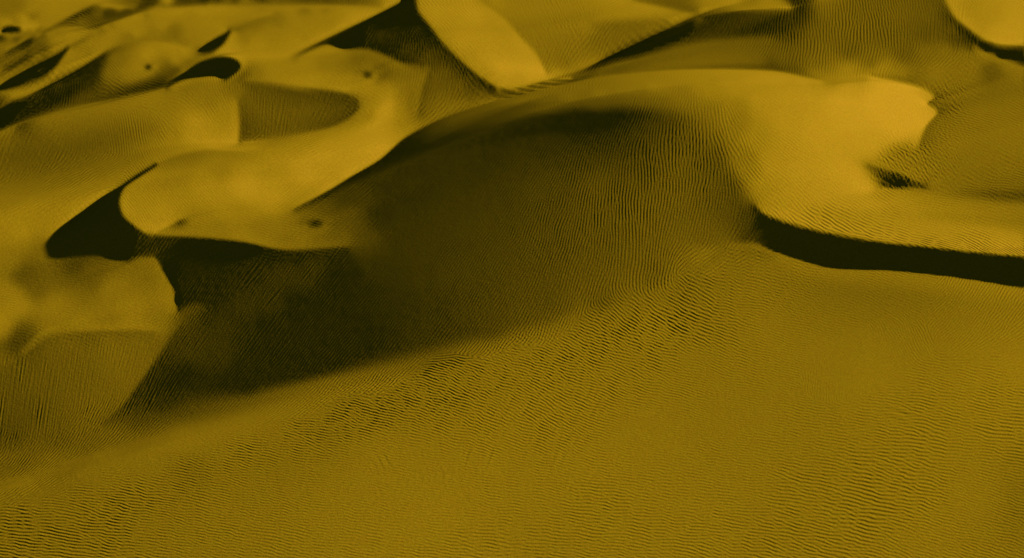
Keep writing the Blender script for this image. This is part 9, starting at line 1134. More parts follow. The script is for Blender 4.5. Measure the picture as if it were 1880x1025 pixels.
9004,1,9010,-1,-2,-2,-2,-2,-2,-2,-2,-2,-2,-2,-2,-2,-1,-1,-1,9008,1,1,1,1,1,2,2,1,1,9021,1,1,9025,1,0,0,-1,-2,-3,-2,-2,
-1,-1,-1,9027,1,1,1,1,1,1,1,1,1,1,1,1,9022,-1,-1,0,-1,-1,-1,-1,-1,-1,-1,-1,0,2,4,5,7,7,6,3,0,-2,-3,-3,-3,-2,0,0,1,2,2,
3,3,3,2,1,0,0,-1,-4,-9,-14,-14,-5,6,11,7,9103,-1,-1,-1,-1,-1,-1,-1,9006,1,1,1,1,2,2,2,2,2,2,2,2,2,2,2,2,2,2,1,2,2,1,1,
1,1,1,1,1,9010,1,1,9119,1,1,2,2,2,1,0,-2,-2,-1,9014,1,9003,-2,-3,-2,-1,0,1,1,1,9098,1,1,1,9444,1,0,-3,0,1,9656,-1,-1,
-1,-1,-1,-2,-2,-1,-1,-1,-1,-1,-1,-2,-1,-1,-1,-1,9008,1,1,1,1,1,1,1,9027,1,1,1,0,1,1,1,1,9020,1,1,0,-2,-3,-4,-4,-3,-2,
0,0,1,1,9052,-1,9006,-1,-1,9003,-1,-1,-1,9004,1,2,3,4,5,4,2,0,-2,-3,-3,-2,-2,0,0,2,3,4,4,3,2,0,-2,-3,-4,-4,-5,-6,-6,
-5,-3,0,0,1,4,6,3,9097,-1,-1,9006,1,1,1,0,0,1,1,0,1,1,1,1,9156,1,1,1,1,1,1,0,0,-1,-1,-1,9018,-1,-2,-2,-1,0,1,1,9030,
-1,9061,-1,9006,1,1,1,9449,-1,9343,-1,9305,-1,-1,-1,-1,-1,-1,-2,-2,-2,-1,-1,-1,-1,-1,-1,-1,9008,1,1,1,1,1,1,1,9025,1,
1,1,1,1,1,9036,-2,-2,-1,0,1,2,1,0,1,9062,-1,9004,1,1,2,2,3,3,3,3,3,1,0,-1,-2,-2,-1,0,2,3,3,4,3,2,0,-2,-4,-6,-6,-6,-6,
-5,-4,-2,-1,0,2,3,4,5,4,0,-2,-1,0,1,1,9095,1,1,1,1,0,0,1,9165,1,1,1,1,1,1,9004,-1,-1,9019,-2,-2,-2,0,0,1,1,9035,-2,
9028,1,9030,1,1,2,2,1,9009,1,1,1,9004,-1,-1,-1,9325,1,9109,-1,9345,-1,9297,-1,-1,9003,-1,-1,-1,9012,1,1,1,1,1,1,9026,
1,1,1,1,1,1,1,9040,1,1,0,0,-2,-2,9006,1,9062,1,2,2,2,3,3,3,3,3,2,1,9006,2,2,2,2,0,0,-3,-4,-6,-7,-7,-7,-5,-3,0,1,2,3,3,
3,3,2,2,1,1,0,0,-2,-3,-1,1,2,1,9087,1,1,1,1,9168,1,1,1,1,1,1,1,9006,-1,-1,9022,-1,-1,-1,9097,1,1,1,2,2,1,9006,1,1,
9005,-1,-1,-1,-1,-1,9438,-1,9640,-1,-1,-1,9011,1,1,1,1,1,1,1,1,9028,1,1,9053,-1,-2,-3,-2,9064,1,1,2,2,3,3,3,2,2,2,1,
9010,-1,-2,-3,-4,-5,-5,-6,-5,-4,-2,0,2,3,4,4,3,2,2,1,9007,1,1,0,-2,-2,0,1,9079,1,1,1,1,1,1,1,1,1,1,9170,1,9035,-1,
9058,1,1,1,1,1,1,9033,1,1,1,1,1,9012,-1,-2,-1,-1,-1,-1,-1,9441,1,0,-1,9645,1,1,1,1,1,9029,1,1,1,1,9053,-1,-1,-1,-1,-1,
-1,-1,-1,0,-1,-1,0,0,1,1,1,9006,1,9050,1,2,2,2,2,2,2,9006,-1,-1,-1,-1,-1,-1,-2,-3,-3,-3,-4,-4,-4,-4,-3,-2,0,2,3,3,4,3,
2,2,1,9013,2,1,0,-3,-2,0,1,9058,-1,-1,-1,-1,-1,9006,1,1,1,1,1,1,1,1,1,0,1,1,1,1,9266,1,1,1,2,1,1,9026,-1,-1,-1,9004,1,
1,1,1,1,9012,-1,-2,-2,-1,-1,-1,9447,1,0,-2,9632,1,1,1,1,9091,-1,-1,-1,-1,-1,-1,-1,9036,-1,-1,-1,-1,9012,1,1,9013,1,1,
1,1,2,2,2,2,2,1,9007,-1,-1,-2,-2,-2,-3,-3,-3,-3,-3,-3,-2,-1,0,0,2,3,3,3,2,2,1,1,1,9018,2,1,-2,-3,-1,9061,1,1,1,1,1,1,
1,1,1,1,1,1,9175,1,1,1,9087,-1,9005,1,2,2,2,2,2,1,1,9005,-1,-1,9019,-1,-1,-1,-1,9003,1,2,2,2,2,1,9012,-1,-1,-2,-2,-1,
9040,1,9413,-1,9760,-1,0,-1,-1,-1,-1,9006,1,1,1,1,1,1,9035,-1,-2,-2,-3,-3,-3,-3,-3,-2,-2,-1,0,0,1,2,2,3,2,2,2,1,9024,
1,1,1,0,-2,-1,9043,-1,-1,-1,-1,9006,1,1,1,1,1,1,1,1,1,9003,1,9275,1,2,2,2,1,1,9007,-1,-1,-1,9017,-1,-1,-1,-2,-1,0,0,2,
2,2,2,2,1,1,9004,1,1,9004,-1,-2,-2,-2,-2,-1,-1,10211,-1,-2,-1,-1,-1,-1,9003,1,1,1,1,1,1,1,1,1,1,9036,-1,-1,-2,-2,-3,
-3,-3,-2,-2,-1,0,0,1,2,2,2,2,1,9036,-1,-2,9037,-1,-1,9006,1,1,1,1,1,1,1,1,1,9273,-1,-2,-3,-4,-4,-4,-3,-2,-2,-1,9006,
-1,-2,-1,-1,-1,-1,0,0,-1,-2,-2,-2,9010,1,9005,-1,-2,-2,-3,-2,0,1,3,3,3,2,1,9005,1,1,9003,-1,-2,-2,-2,-2,-2,-1,-1,9461,
-1,9747,-1,-1,-1,-2,9005,-1,-3,0,3,3,2,1,1,1,1,1,9034,-1,-1,-1,-2,-2,-2,-2,-2,-2,-1,9003,1,2,2,2,1,1,1,9042,-2,-2,
9028,-1,9007,1,1,1,1,1,2,2,2,1,1,1,1,1,9278,1,2,2,4,8,11,14,15,15,15,15,14,12,10,8,6,4,3,2,0,-3,-4,-6,-6,-5,-3,9003,
-1,-2,-3,-2,-1,0,1,9003,-1,-2,-2,-3,-4,-3,-1,3,5,5,4,2,0,0,-1,0,0,1,2,1,0,0,-1,-2,-3,-3,-3,-2,-2,-2,-1,9361,1,9103,-1,
9371,-1,9366,-1,-2,-1,9003,-3,-4,-2,0,3,4,3,3,2,0,-1,-3,-1,2,5,5,2,9033,-1,-1,-2,-2,-2,-2,-2,-1,-1,-1,9003,1,1,1,1,
9052,-1,-1,9021,-1,-1,9005,1,1,1,1,2,2,1,1,1,1,1,9287,-1,-1,-1,-1,-1,-1,-2,-2,-3,-3,-4,-4,-5,-4,-4,-4,-4,-4,-5,-5,-5,
-4,-3,-2,-1,0,0,3,7,10,13,15,16,15,10,6,3,2,1,2,2,4,5,6,7,8,7,3,0,-1,0,0,2,2,2,2,0,-1,-2,-3,-3,-3,-2,-2,-1,9003,1,1,1,
1,1,1,1,9056,1,1,1,2,2,2,2,2,2,2,2,1,1,1,1,1,1,1,1,1,1,1,9267,1,9009,1,9833,-1,-1,-1,-1,-1,9007,1,-1,-4,-5,-3,4,11,13,
9,3,-2,-4,-3,-1,0,0,1,4,5,2,-2,-3,-2,-1,-1,9021,-1,-1,-1,-2,-2,-2,-2,-2,-1,-1,-1,9004,1,1,1,9083,1,1,1,2,2,1,1,1,1,1,
9308,2,3,2,9003,1,2,2,1,9003,-2,-6,-8,-9,-10,-12,-13,-14,-16,-19,-22,-24,-25,-25,-24,-23,-22,-19,-16,-11,-7,-3,9003,
-1,-2,-3,-4,-5,-4,-3,-2,-2,9004,1,1,1,1,1,9021,1,1,1,1,1,1,1,1,1,1,1,1,1,1,1,2,3,3,3,3,4,3,3,3,3,3,3,3,2,2,2,2,2,2,2,
2,2,2,2,2,2,2,2,1,1,9003,-1,-2,-2,-2,-2,-1,-1,-1,-1,-1,-1,-1,-1,-1,-1,-1,-1,-1,9268,2,0,-2,9003,1,0,-1,9837,-1,-1,
9003,-2,-4,0,7,15,18,11,0,-8,-12,-10,-6,-1,0,0,2,3,2,3,0,-2,-2,-1,9017,-1,-1,-1,-1,-1,-1,-1,9008,1,9083,1,1,1,1,2,2,1,
1,1,1,9315,2,2,1,-2,-5,-6,-5,-2,0,2,2,2,2,3,3,3,4,6,6,6,6,6,6,7,8,9,9,9,8,7,6,6,7,7,6,2,0,-3,-3,-3,-4,-3,-2,-1,9003,1,
1,1,1,9021,1,1,1,2,2,2,2,2,2,2,2,2,3,3,3,3,2,2,2,2,2,1,9004,-1,-2,-2,-2,-2,-2,-2,-2,-2,-3,-3,-3,-4,-4,-4,-4,-4,-4,-5,
-5,-5,-5,-5,-4,-4,-4,-4,-4,-3,-2,-2,-1,-1,0,-1,-1,-1,9266,-1,0,1,9003,-1,0,-1,0,1,9003,-3,9451,-1,9389,-1,0,0,1,1,0,1,
7,13,16,11,0,-12,-16,-14,-10,-2,3,4,3,1,0,0,-3,2,0,-2,-2,9101,1,9008,1,2,2,2,2,1,1,1,1,1,9006,-1,-1,-1,-1,-1,9294,1,1,
9013,1,2,3,0,-3,-6,-6,-2,2,3,3,2,1,0,0,1,1,1,2,2,2,2,2,3,3,3,3,3,2,1,9005,-1,-3,-4,-5,-4,-2,-1,0,0,1,2,2,2,1,1,9024,
-1,-1,-1,-1,-1,-2,-2,-2,-2,-2,-2,-3,-3,-4,-4,-4,-4,-4,-5,-4,-4,-4,-4,-4,-4,-3,-3,-3,-3,-3,-2,-2,-2,-1,-1,9010,1,1,0,0,
1,1,2,2,2,2,2,2,1,1,1,1,9269,2,0,-1,9005,1,9007,-1,0,2,9836,1,3,3,3,1,2,7,11,9,1,-11,-17,-17,-11,-2,6,8,6,3,1,9008,1,
-1,-1,9068,-1,9021,1,1,1,1,1,9004,1,0,0,1,2,2,2,1,9312,1,2,1,9013,1,2,2,0,-2,-4,-5,-3,0,3,2,1,9005,1,2,2,2,1,1,1,1,
9007,-1,-1,-2,-3,-4,-4,-4,-3,-1,0,2,2,2,1,1,9044,1,1,1,1,2,2,2,2,2,2,2,2,2,2,2,2,1,1,1,1,1,1,1,1,1,1,1,9287,1,0,-2,
9019,2,9829,1,1,1,2,3,2,0,-1,0,6,10,5,-5,-15,-19,-14,-5,4,9,7,3,1,9009,-1,0,-1,0,1,9061,-1,-1,-1,9016,1,1,9016,-1,-1,
-2,-2,-1,-1,9311,1,2,2,2,9003,-1,9014,-3,-4,-3,0,2,3,2,1,1,9004,1,1,9010,-1,-2,-2,-3,-3,-3,-2,-2,0,0,1,2,2,2,1,9361,1,
9003,-2,0,1,9019,1,9822,1,1,2,2,2,1,1,0,0,-1,-1,1,8,10,1,-10,-15,-14,-8,2,7,8,4,0,-1,-1,9016,1,9019,1,1,1,9020,1,1,1,
1,1,0,0,-1,-1,-1,-2,-2,-1,-1,9013,1,1,1,2,2,1,1,9328,-1,-1,9003,1,2,2,2,9019,-1,-2,-2,0,1,2,1,1,9015,-1,-2,-2,-2,-2,
-2,-2,9003,1,2,1,1,9100,1,1,9261,1,9003,-1,0,-1,0,1,9023,2,9816,1,1,2,1,1,1,9008,5,7,-2,-12,-15,-11,-4,6,8,6,2,-1,-1,
9021,2,9009,1,1,1,1,1,1,9017,-1,-1,0,0,2,2,2,1,0,-1,-2,-2,-2,-2,-2,-1,-1,-1,9008,1,1,1,1,1,1,2,1,9332,-1,-1,-1,0,0,2,
3,2,2,9005,-1,9015,-1,-1,-1,0,0,1,9012,-1,-1,-2,-2,-2,-2,-2,-1,9003,1,1,1,9031,1,1,9003,1,1,1,1,1,1,1,1,1,1,1,1,1,1,1,
1,9051,-1,-1,-1,-1,-1,-1,-1,0,-1,9264,1,9025,-1,0,2,0,-1,9807,1,1,1,1,9012,-1,1,2,-2,-10,-11,-7,0,8,7,3,9003,1,1,9023,
2,0,0,1,1,1,1,9019,-1,-1,-2,-2,-1,1,3,4,3,0,-4,-6,-5,-4,-2,-1,0,0,1,1,2,2,2,2,2,2,2,2,2,1,9084,1,1,9252,-1,-1,0,0,1,3,
3,2,0,0,-1,-1,-1,9019,-1,-1,9009,-1,-1,-1,-1,-1,-1,-1,-1,9018,1,9114,1,9248,1,0,-2,9035,1,9795,1,1,1,1,9009,-1,-1,
9008,-1,-2,-2,-2,-1,0,0,-2,-6,-6,0,6,5,2,9021,1,1,1,1,1,1,1,9007,-2,-1,-1,0,0,-1,-1,9015,2,3,5,7,6,3,-1,-3,-3,-2,0,2,
2,2,2,2,2,2,2,2,1,9084,1,1,1,1,1,9253,-1,-1,0,0,1,2,3,3,2,0,0,-1,-1,9016,1,1,1,0,0,-1,-1,9027,1,1,1,9373,-2,9039,1,0,
-1,9539,-1,9243,1,1,1,1,1,1,9006,-1,9006,1,9003,-1,-1,-2,-2,-2,-1,-1,-1,9005,-1,-3,0,2,1,9004,-1,-1,-1,-1,9005,1,1,1,
1,1,1,1,9014,-1,-2,-2,-1,0,1,0,-3,-2,0,0,-1,9005,1,2,2,2,2,2,3,3,3,3,2,-2,-6,-9,-9,-5,0,2,2,1,9015,-1,-1,-1,9064,1,1,
1,1,1,1,0,1,1,1,1,9253,-1,-1,-1,0,0,2,3,3,2,2,0,0,-1,-1,-1,9018,1,1,0,0,-2,-2,-1,9024,1,1,1,9096,-1,9033,1,9312,-1,
9517,-1,9033,1,9203,1,1,1,1,9019,-1,-1,-2,-2,-2,-2,-1,9009,1,0,-2,9008,1,1,1,1,1,1,1,1,9013,-1,-1,-1,-1,-1,-1,-1,-1,
-1,9008,1,3,3,0,-5,-2,2,1,0,-1,-1,9003,-2,-2,-2,-4,-6,-6,-4,1,5,5,3,1,9009,-1,-1,-2,-2,-2,-1,-1,-1,9064,-1,-1,-1,-1,
-1,9014,-1,9241,-1,-1,-1,-1,-1,0,0,2,2,3,2,1,9003,-1,-1,-1,9017,1,2,2,1,0,-2,-3,-2,-1,9127,-1,9033,1,9246,1,9045,-1,
9015,-1,9521,-1,9222,1,1,1,1,1,1,0,1,1,1,9006,-1,9017,-1,-1,-1,-1,9006,1,1,9010,1,3,2,1,1,1,1,9005,-1,-1,-1,9007,-1,
-1,-1,-1,-2,-2,-2,-1,9003,1,1,2,1,1,9005,1,1,2,1,0,-1,-1,0,2,6,10,9,5,0,-4,-4,-2,0,0,-3,-4,-2,0,-1,-2,-3,-3,-3,-3,-4,
-4,-4,-4,-4,-4,-4,-4,-3,-2,-2,-2,-2,-2,-1,9080,-1,9239,-1,-1,-1,-1,-1,9004,1,2,2,2,2,1,0,-1,-1,9003,-1,-1,9014,1,1,2,
2,1,0,-2,-4,-3,-1,0,1,1,1,9128,-1,9030,-1,-1,-1,-1,9830,-1,9215,1,1,1,1,1,1,1,9006,-1,-1,-1,-1,-1,9013,-1,-1,-1,-1,-1,
-1,9023,1,1,9004,-1,-1,-1,-1,-1,9006,-1,-1,-1,-1,-1,-1,9003,1,2,3,3,2,1,9007,1,2,2,2,1,1,9009,1,0,-3,-6,-7,-7,-4,-2,
9003,1,2,2,3,4,6,7,8,9,10,11,12,13,13,14,13,13,11,10,9,9,8,7,5,3,2,3,2,0,-1,-3,-3,-3,-3,-2,-2,-2,-2,-2,-2,-1,-1,-1,-1,
9045,1,1,1,1,1,1,9245,-1,9005,1,1,2,2,2,2,2,1,9006,-1,-1,-1,9009,1,1,1,1,2,2,2,1,0,0,-2,-4,-4,-3,-1,0,1,2,1,9133,-1,
9019,-1,-1,-1,9008,1,9297,1,9535,-2,9194,-1,0,-1,9012,1,1,1,9007,-1,-1,-1,-1,9018,-1,9039,1,1,9007,2,3,2,2,1,1,1,0,-1,
-2,-2,-2,-1,0,2,2,3,3,3,3,3,2,0,-1,-1,9007,-1,-1,-1,-1,-2,-3,-2,-1,0,2,1,0,-1,-1,-1,9010,-1,-1,-2,-2,-3,-3,-4,-4,-5,
-6,-7,-7,-7,-7,-5,-4,-4,-5,-5,-4,-2,-2,-1,0,0,1,3,6,8,10,9,8,8,7,6,5,3,2,2,1,0,-1,-2,-2,-1,-2,-2,-1,9025,1,1,9246,-1,
-1,-1,-1,-1,9005,1,2,2,2,2,2,2,1,9003,-1,-1,-1,-1,-1,-1,-1,-1,-2,-2,-2,-1,9003,1,1,0,0,1,2,2,2,0,-1,-2,-3,-3,-3,-3,-2,
-2,0,0,1,1,1,9138,-2,0,0,-1,-1,9190,-1,9189,1,9479,-2,9201,1,9077,-1,-2,-3,-5,-5,-4,-4,-3,-3,-1,0,1,2,2,2,1,0,0,-1,-2,
-2,-3,-2,-2,-1,-1,-1,-1,-1,9015,1,1,2,3,1,0,0,1,3,4,4,4,3,3,3,2,2,2,0,0,-1,-1,-2,-2,-2,-1,-1,-1,-1,9003,1,9005,1,0,0,
-1,-1,0,0,1,1,1,0,0,-1,-1,-1,-1,-1,-2,-2,-2,-3,-5,-6,-5,-4,-3,0,2,5,7,8,7,6,4,2,0,-1,-2,-1,-1,-1,-1,-1,9267,1,2,2,2,2,
2,2,1,0,0,-1,-1,-1,-1,-1,9010,1,2,3,5,7,6,-1,-7,-5,-2,-3,-4,-6,-7,-6,-4,-2,9017,-1,-1,9131,-1,-2,0,1,9862,-2,9194,1,
9075,-1,-1,-1,-1,9004,1,2,3,3,3,3,3,3,2,1,9008,1,1,2,1,1,9008,1,1,0,1,1,0,0,-1,-2,-1,9003,-1,-1,-1,-2,-4,-5,-6,-8,-9,
-10,-10,-10,-9,-9,-7,-6,-5,-4,-2,9008,1,1,9015,1,1,1,1,1,0,-2,-2,-3,-3,-3,-3,-2,-2,0,2,2,1,1,1,-1,-2,-2,9003,-1,-3,-4,
-5,-4,-2,1,4,5,6,5,2,1,0,-2,-3,-2,0,0,-1,-1,9248,1,1,1,1,2,2,2,2,1,1,0,0,-1,-1,-2,-2,-1,9021,-1,-2,-3,-3,0,8,14,16,17,
14,9,3,-3,-7,-7,-6,-5,-4,-3,-2,-2,-3,-3,-4,-5,-5,-5,-4,-3,-2,-2,-1,9006,-1,-1,-1,-1,9464,-1,9363,-1,9007,1,9420,1,1,2,
2,2,2,2,2,2,1,9004,-1,-1,-1,9024,-1,-1,-1,-2,-2,-2,-2,-2,-2,-2,-2,-3,-3,-2,0,3,5,4,4,4,4,4,4,3,3,2,2,1,1,2,2,0,-1,0,1,
1,1,2,1,0,1,2,2,1,9026,1,1,1,1,1,0,0,-1,-2,-2,-2,-1,0,2,2,2,1,1,0,0,-2,-2,-3,-4,-3,-1,2,3,4,5,6,5,3,1,-1,-2,-2,-2,-2,
-2,-1,-1,-1,-1,-2,-2,-1,-1,-1,-1,-1,-1,-1,-1,-1,-1,-1,-1,-1,-1,-1,-1,9027,1,1,1,1,1,1,9180,1,1,1,1,1,1,1,1,9003,-1,-1,
-1,-1,-1,9034,-2,-3,-4,-5,-4,-4,-5,-5,-6,-6,-4,0,3,7,11,16,19,23,22,22,20,17,13,9,5,1,-2,-5,-6,-5,-5,-5,-5,-4,-4,-3,
-3,-3,-3,-4,-4,-4,-4,-5,-5,-5,-5,-4,-4,-3,-3,-2,-2,-1,-1,9009,-1,-1,9094,1,9342,-1,9389,1,9129,1,9260,1,1,1,1,1,1,1,1,
1,1,9006,-1,-1,-1,9023,-1,-1,-2,-2,-2,-2,-1,-1,-1,-1,9005,1,2,3,4,5,5,4,2,9014,1,1,1,1,1,0,-1,-2,-2,-3,-1,9044,1,1,1,
0,-1,-2,-3,-3,-3,-3,-3,-2,-1,-1,9003,-1,-2,-2,-2,-2,0,0,2,4,5,6,6,7,6,6,5,5,4,4,4,4,3,3,3,3,3,3,3,3,2,2,2,2,2,1,1,1,
9014,1,2,1,1,1,9180,1,1,0,1,1,1,1,1,9007,-1,-1,-1,9044,2,1,0,0,-1,-1,-2,9003,-2,-2,-3,-4,-5,-5,-5,-5,-6,-6,-7,-7,-7,
-8,-8,-7,-7,-6,-5,-3,0,2,5,8,11,14,16,19,22,24,22,21,20,18,16,13,10,7,5,2,0,-2,-3,-4,-3,-3,-4,-5,-5,-4,-3,-3,-3,-3,-3,
-3,-4,-5,-5,-5,-4,-4,-3,-2,-2,-2,-1,-1,-1,9423,-2,9419,1,9393,-1,-1,-1,-1,-1,-1,9008,1,1,2,2,3,3,3,2,1,0,0,-1,-1,-1,
9017,-1,-1,-1,-1,0,0,1,1,2,9043,-1,-1,-1,0,0,1,2,2,2,2,1,1,9014,-1,-1,-1,-2,-2,-2,-2,-2,-2,-2,-2,-2,-2,-2,-3,-3,-3,-3,
-2,-2,-2,-2,-2,-2,-2,-2,-2,-2,-2,-2,-2,-2,-2,-1,-1,-1,-1,-1,-1,9186,1,1,1,1,1,9038,1,1,2,2,2,2,3,3,3,3,3,3,3,3,2,2,2,
2,2,2,2,2,2,2,2,2,2,1,1,2,2,0,1,9019,-1,-1,-1,-2,-2,-2,-3,-3,-4,-4,-4,-4,-5,-5,-5,-5,-5,-5,-6,-7,-8,-8,-9,-9,-7,-6,-4,
-2,-2,0,1,3,5,8,11,14,17,20,19,18,17,16,14,11,8,5,2,0,-2,-4,-3,-3,-4,-5,-5,-4,-4,-3,-3,-3,-3,-3,-3,-3,-4,-4,-4,-4,-4,
-3,-3,-3,-2,-1,10218,1,1,2,2,2,2,2,1,1,9004,-1,-1,-1,9017,-1,-1,-1,9013,1,0,1,1,1,2,9035,1,1,1,1,9286,1,1,1,1,0,0,-2,
-3,-5,-7,-8,-9,-8,-8,-7,-6,-6,-5,-5,-4,-4,-4,-4,-4,-6,-7,-9,-11,-11,-11,-10,-8,-6,-4,-2,0,2,3,2,2,2,3,3,4,4,4,4,4,3,3,
3,2,2,2,1,9012,1,1,1,1,1,9004,-1,9006,-1,-2,-2,-2,-1,-1,-1,-1,-2,-2,-3,-4,-4,-4,-4,-4,-5,-5,-5,-6,-7,-8,-8,-8,-7,-6,
-4,-3,-2,0,2,4,6,8,11,13,15,18,20,19,18,18,18,16,13,10,7,3,0,-2,-2,-3,-4,-5,-4,-4,-4,-3,-3,-3,-4,-4,-5,-4,-4,-4,-4,-4,
-3,-2,-2,-2,-1,-1,0,-1,-1,9024,-1,9354,1,9367,-1,9089,1,9051,-1,9255,-1,9036,1,2,2,2,2,1,1,9005,-1,9047,-1,0,2,9028,1,
1,1,1,9286,-1,9003,-1,-1,-2,-2,-3,-3,-3,-3,-2,0,1,2,3,4,4,4,4,3,3,2,2,1,1,1,1,1,2,2,3,3,3,2,2,2,1,2,3,4,5,6,6,5,3,1,0,
-1,-4,-7,-9,-11,-12,-12,-12,-13,-12,-9,-7,-4,-2,0,2,4,4,5,5,5,5,4,3,2,2,9004,1,2,1,1,9033,-1,-1,-2,-2,-2,-2,-2,-2,-3,
-3,-3,-3,-4,-4,-4,-5,-5,-6,-6,-6,-6,-6,-7,-7,-6,-5,-4,-2,0,3,6,10,13,17,19,19,20,19,18,17,14,12,9,7,4,0,-2,-2,-2,-3,
-4,-4,-5,-5,-5,-5,-4,-4,-4,-4,-4,-4,-4,-5,-5,-5,-5,-6,-6,-6,-6,-6,-6,-5,-5,-6,-5,-5,-6,-6,-6,-6,-6,-5,-5,-5,-5,-5,-5,
-5,-5,-5,-5,-5,-6,-6,-5,-5,-6,-6,-6,-6,-6,-6,-6,-6,-5,-5,-5,-5,-5,-5,-5,-4,-4,-4,-4,-3,-3,-3,-3,-3,-3,-2,-2,-1,-1,-1,
-1,9297,-2,0,-1,0,2,9509,-1,9283,1,1,1,1,1,1,9004,-1,-1,-1,-1,9053,-1,-1,0,-1,2,9022,1,9304,1,2,2,2,1,9004,-1,9009,-1,
-2,-2,-2,-2,-2,-2,-1,9013,1,2,2,2,3,3,3,4,3,2,2,3,3,4,4,3,4,4,2,-1,-4,-8,-9,-10,-11,-11,-10,-8,-6,-5,-3,-2,0,2,3,5,6,
6,6,5,5,5,5,5,5,5,5,5,5,4,4,4,4,4,3,3,3,3,3,3,2,2,1,1,1,1,1,1,1,1,1,1,9019,-1,-1,-1,-1,-1,-1,-1,-2,-3,-3,-4,-4,-5,-5,
-5,-6,-7,-7,-7,-7,-7,-7,-8,-7,-6,-6,-5,-5,-4,-3,-2,0,2,4,6,9,11,14,16,18,19,21,22,24,24,23,23,22,22,22,21,20,20,20,19,
19,19,19,19,18,18,17,16,15,15,16,17,17,17,17,18,18,19,19,19,19,20,20,19,19,19,19,19,19,19,19,19,18,17,17,16,15,14,14,
13,13,12,11,10,9,8,8,7,6,5,2,1,9299,1,9786,1,1,1,1,9072,-2,9256,1,1,9048,-1,9018,1,1,1,1,9012,-1,-1,-1,-1,-1,-1,9004,
1,1,1,1,9023,1,1,1,9004,-1,0,0,2,2,3,3,3,2,1,1,2,2,3,3,2,2,2,2,2,2,1,0,-1,-2,-3,-4,-5,-6,-6,-7,-7,-8,-8,-9,-9,-10,-10,
-10,-10,-10,-10,-11,-12,-13,-13,-12,-11,-9,-8,-6,-5,-4,-2,0,0,2,3,4,5,6,5,5,5,5,5,4,3,3,2,2,2,2,2,2,2,2,1,1,1,9021,-1,
-1,-1,-1,-1,-1,-2,-2,-2,-2,-3,-3,-3,-3,-4,-4,-5,-5,-6,-6,-6,-6,-5,-5,-6,-6,-6,-7,-7,-7,-6,-6,-5,-5,-4,-4,-5,-6,-8,-8,
-9,-8,-8,-9,-9,-9,-8,-8,-8,-8,-8,-7,-7,-6,-6,-6,-6,-6,-6,-5,-5,-5,-4,-4,-4,-4,-4,-4,-3,-3,-3,-2,-2,-2,-2,-2,-2,-2,-1,
9299,-1,9443,-1,9303,-1,9029,1,9073,-1,9007,1,1,1,2,2,0,0,-1,2,1,9330,-1,-1,-1,-1,9006,1,1,9033,-1,-1,9003,1,9021,1,1,
1,1,1,1,2,2,2,2,2,2,2,2,2,2,3,3,3,3,3,3,4,3,3,3,2,2,2,2,2,2,2,2,2,1,1,2,1,0,-2,-4,-6,-7,-8,-9,-10,-11,-12,-13,-13,-11,
-10,-8,-7,-5,-4,-3,-1,0,2,4,5,5,6,6,6,6,5,5,4,4,4,3,3,3,3,3,2,2,2,2,2,2,2,2,1,1,9003,-1,-1,-1,9020,-1,9343,-1,0,-2,0,
2,9838,-1,-1,9006,1,1,1,1,1,1,9008,-1,0,-4,-2,9008,-1,9018,-1,-1,9256,-1,-1,9037,-1,-1,-1,-1,9113,1,1,1,2,2,2,2,2,3,3,
3,3,3,3,3,2,2,3,3,3,3,2,2,1,2,2,1,0,0,-2,-3,-6,-8,-9,-10,-11,-12,-13,-14,-16,-15,-14,-13,-10,-8,-6,-4,-2,0,2,3,4,6,6,
6,6,5,5,4,4,3,3,3,3,3,3,2,2,2,1,1,1,1,1,1,1,2,2,2,2,2,2,1,1,1,1,1,2,2,2,2,2,2,2,2,2,2,2,2,2,2,2,2,2,2,2,2,2,2,2,2,1,1,
1,1,1,1,1,9302,-1,0,-3,0,-1,9491,-1,9336,-1,-1,-1,-1,-1,9003,1,1,1,2,2,2,1,9017,-1,0,0,-1,-2,-1,-1,9314,-1,-1,-1,-1,
9148,1,2,2,2,2,3,3,3,3,4,4,3,3,2,2,2,3,3,3,3,3,3,3,3,3,1,-1,-4,-7,-9,-10,-12,-13,-14,-15,-14,-12,-10,-8,-6,-5,-3,-3,
-3,-3,-4,-4,-4,-4,-5,-4,-4,-3,-3,-4,-4,-4,-4,-5,-5,-5,-6,-6,-6,-6,-6,-6,-6,-7,-7,-7,-7,-7,-8,-8,-9,-9,-9,-9,-9,-9,-8,
-8,-7,-7,-7,-6,-6,-5,-4,-3,-3,-2,-1,0,-1,9296,-1,9567,-1,9255,-1,-1,-1,-1,-1,9003,1,1,2,2,2,2,1,9026,-2,-2,-1,9008,-1,
-1,-1,-1,-1,-1,9300,-1,9171,1,1,1,1,9005,1,2,2,2,3,3,3,3,3,3,2,2,2,2,3,4,4,4,3,3,3,3,3,3,3,3,3,3,3,3,3,3,3,3,3,3,4,3,
3,3,3,3,3,3,3,3,3,3,3,3,3,3,2,2,2,2,2,2,2,2,2,2,2,2,2,2,1,9003,-1,10111,-1,-1,-1,-1,-1,9003,1,2,2,2,2,2,2,2,1,9028,-1,
-1,9004,2,2,1,1,9301,-1,-1,-1,-1,9239,1,1,1,1,1,1,10118,-1,-1,-2,-1,-1,0,1,2,2,3,3,3,2,2,1,1,9036,1,1,2,1,9003,-1,
9543,1,1,1,10116,-1,-1,-1,-1,-1,0,0,2,3,3,3,3,3,2,1,9005,-1,-1,-1,0,0,-1,-1,-1,-1,-1,-1,-1,9021,1,1,9004,-1,-1,-1,
9297,-1,-1,10363,-2,-2,-2,-1,0,1,2,3,4,4,3,3,2,1,9003,-1,-2,-2,-2,-2,-3,-2,-2,-2,-2,-2,-1,-1,-1,-1,9003,-1,-1,9004,-1,
-1,-1,-1,-1,-2,-2,-1,-1,-2,-2,-2,-1,-1,-1,-1,-2,-2,-2,-2,-1,0,0,1,1,1,1,1,1,1,0,-1,-1,10646,1,1,0,0,-2,-2,-2,0,2,4,5,
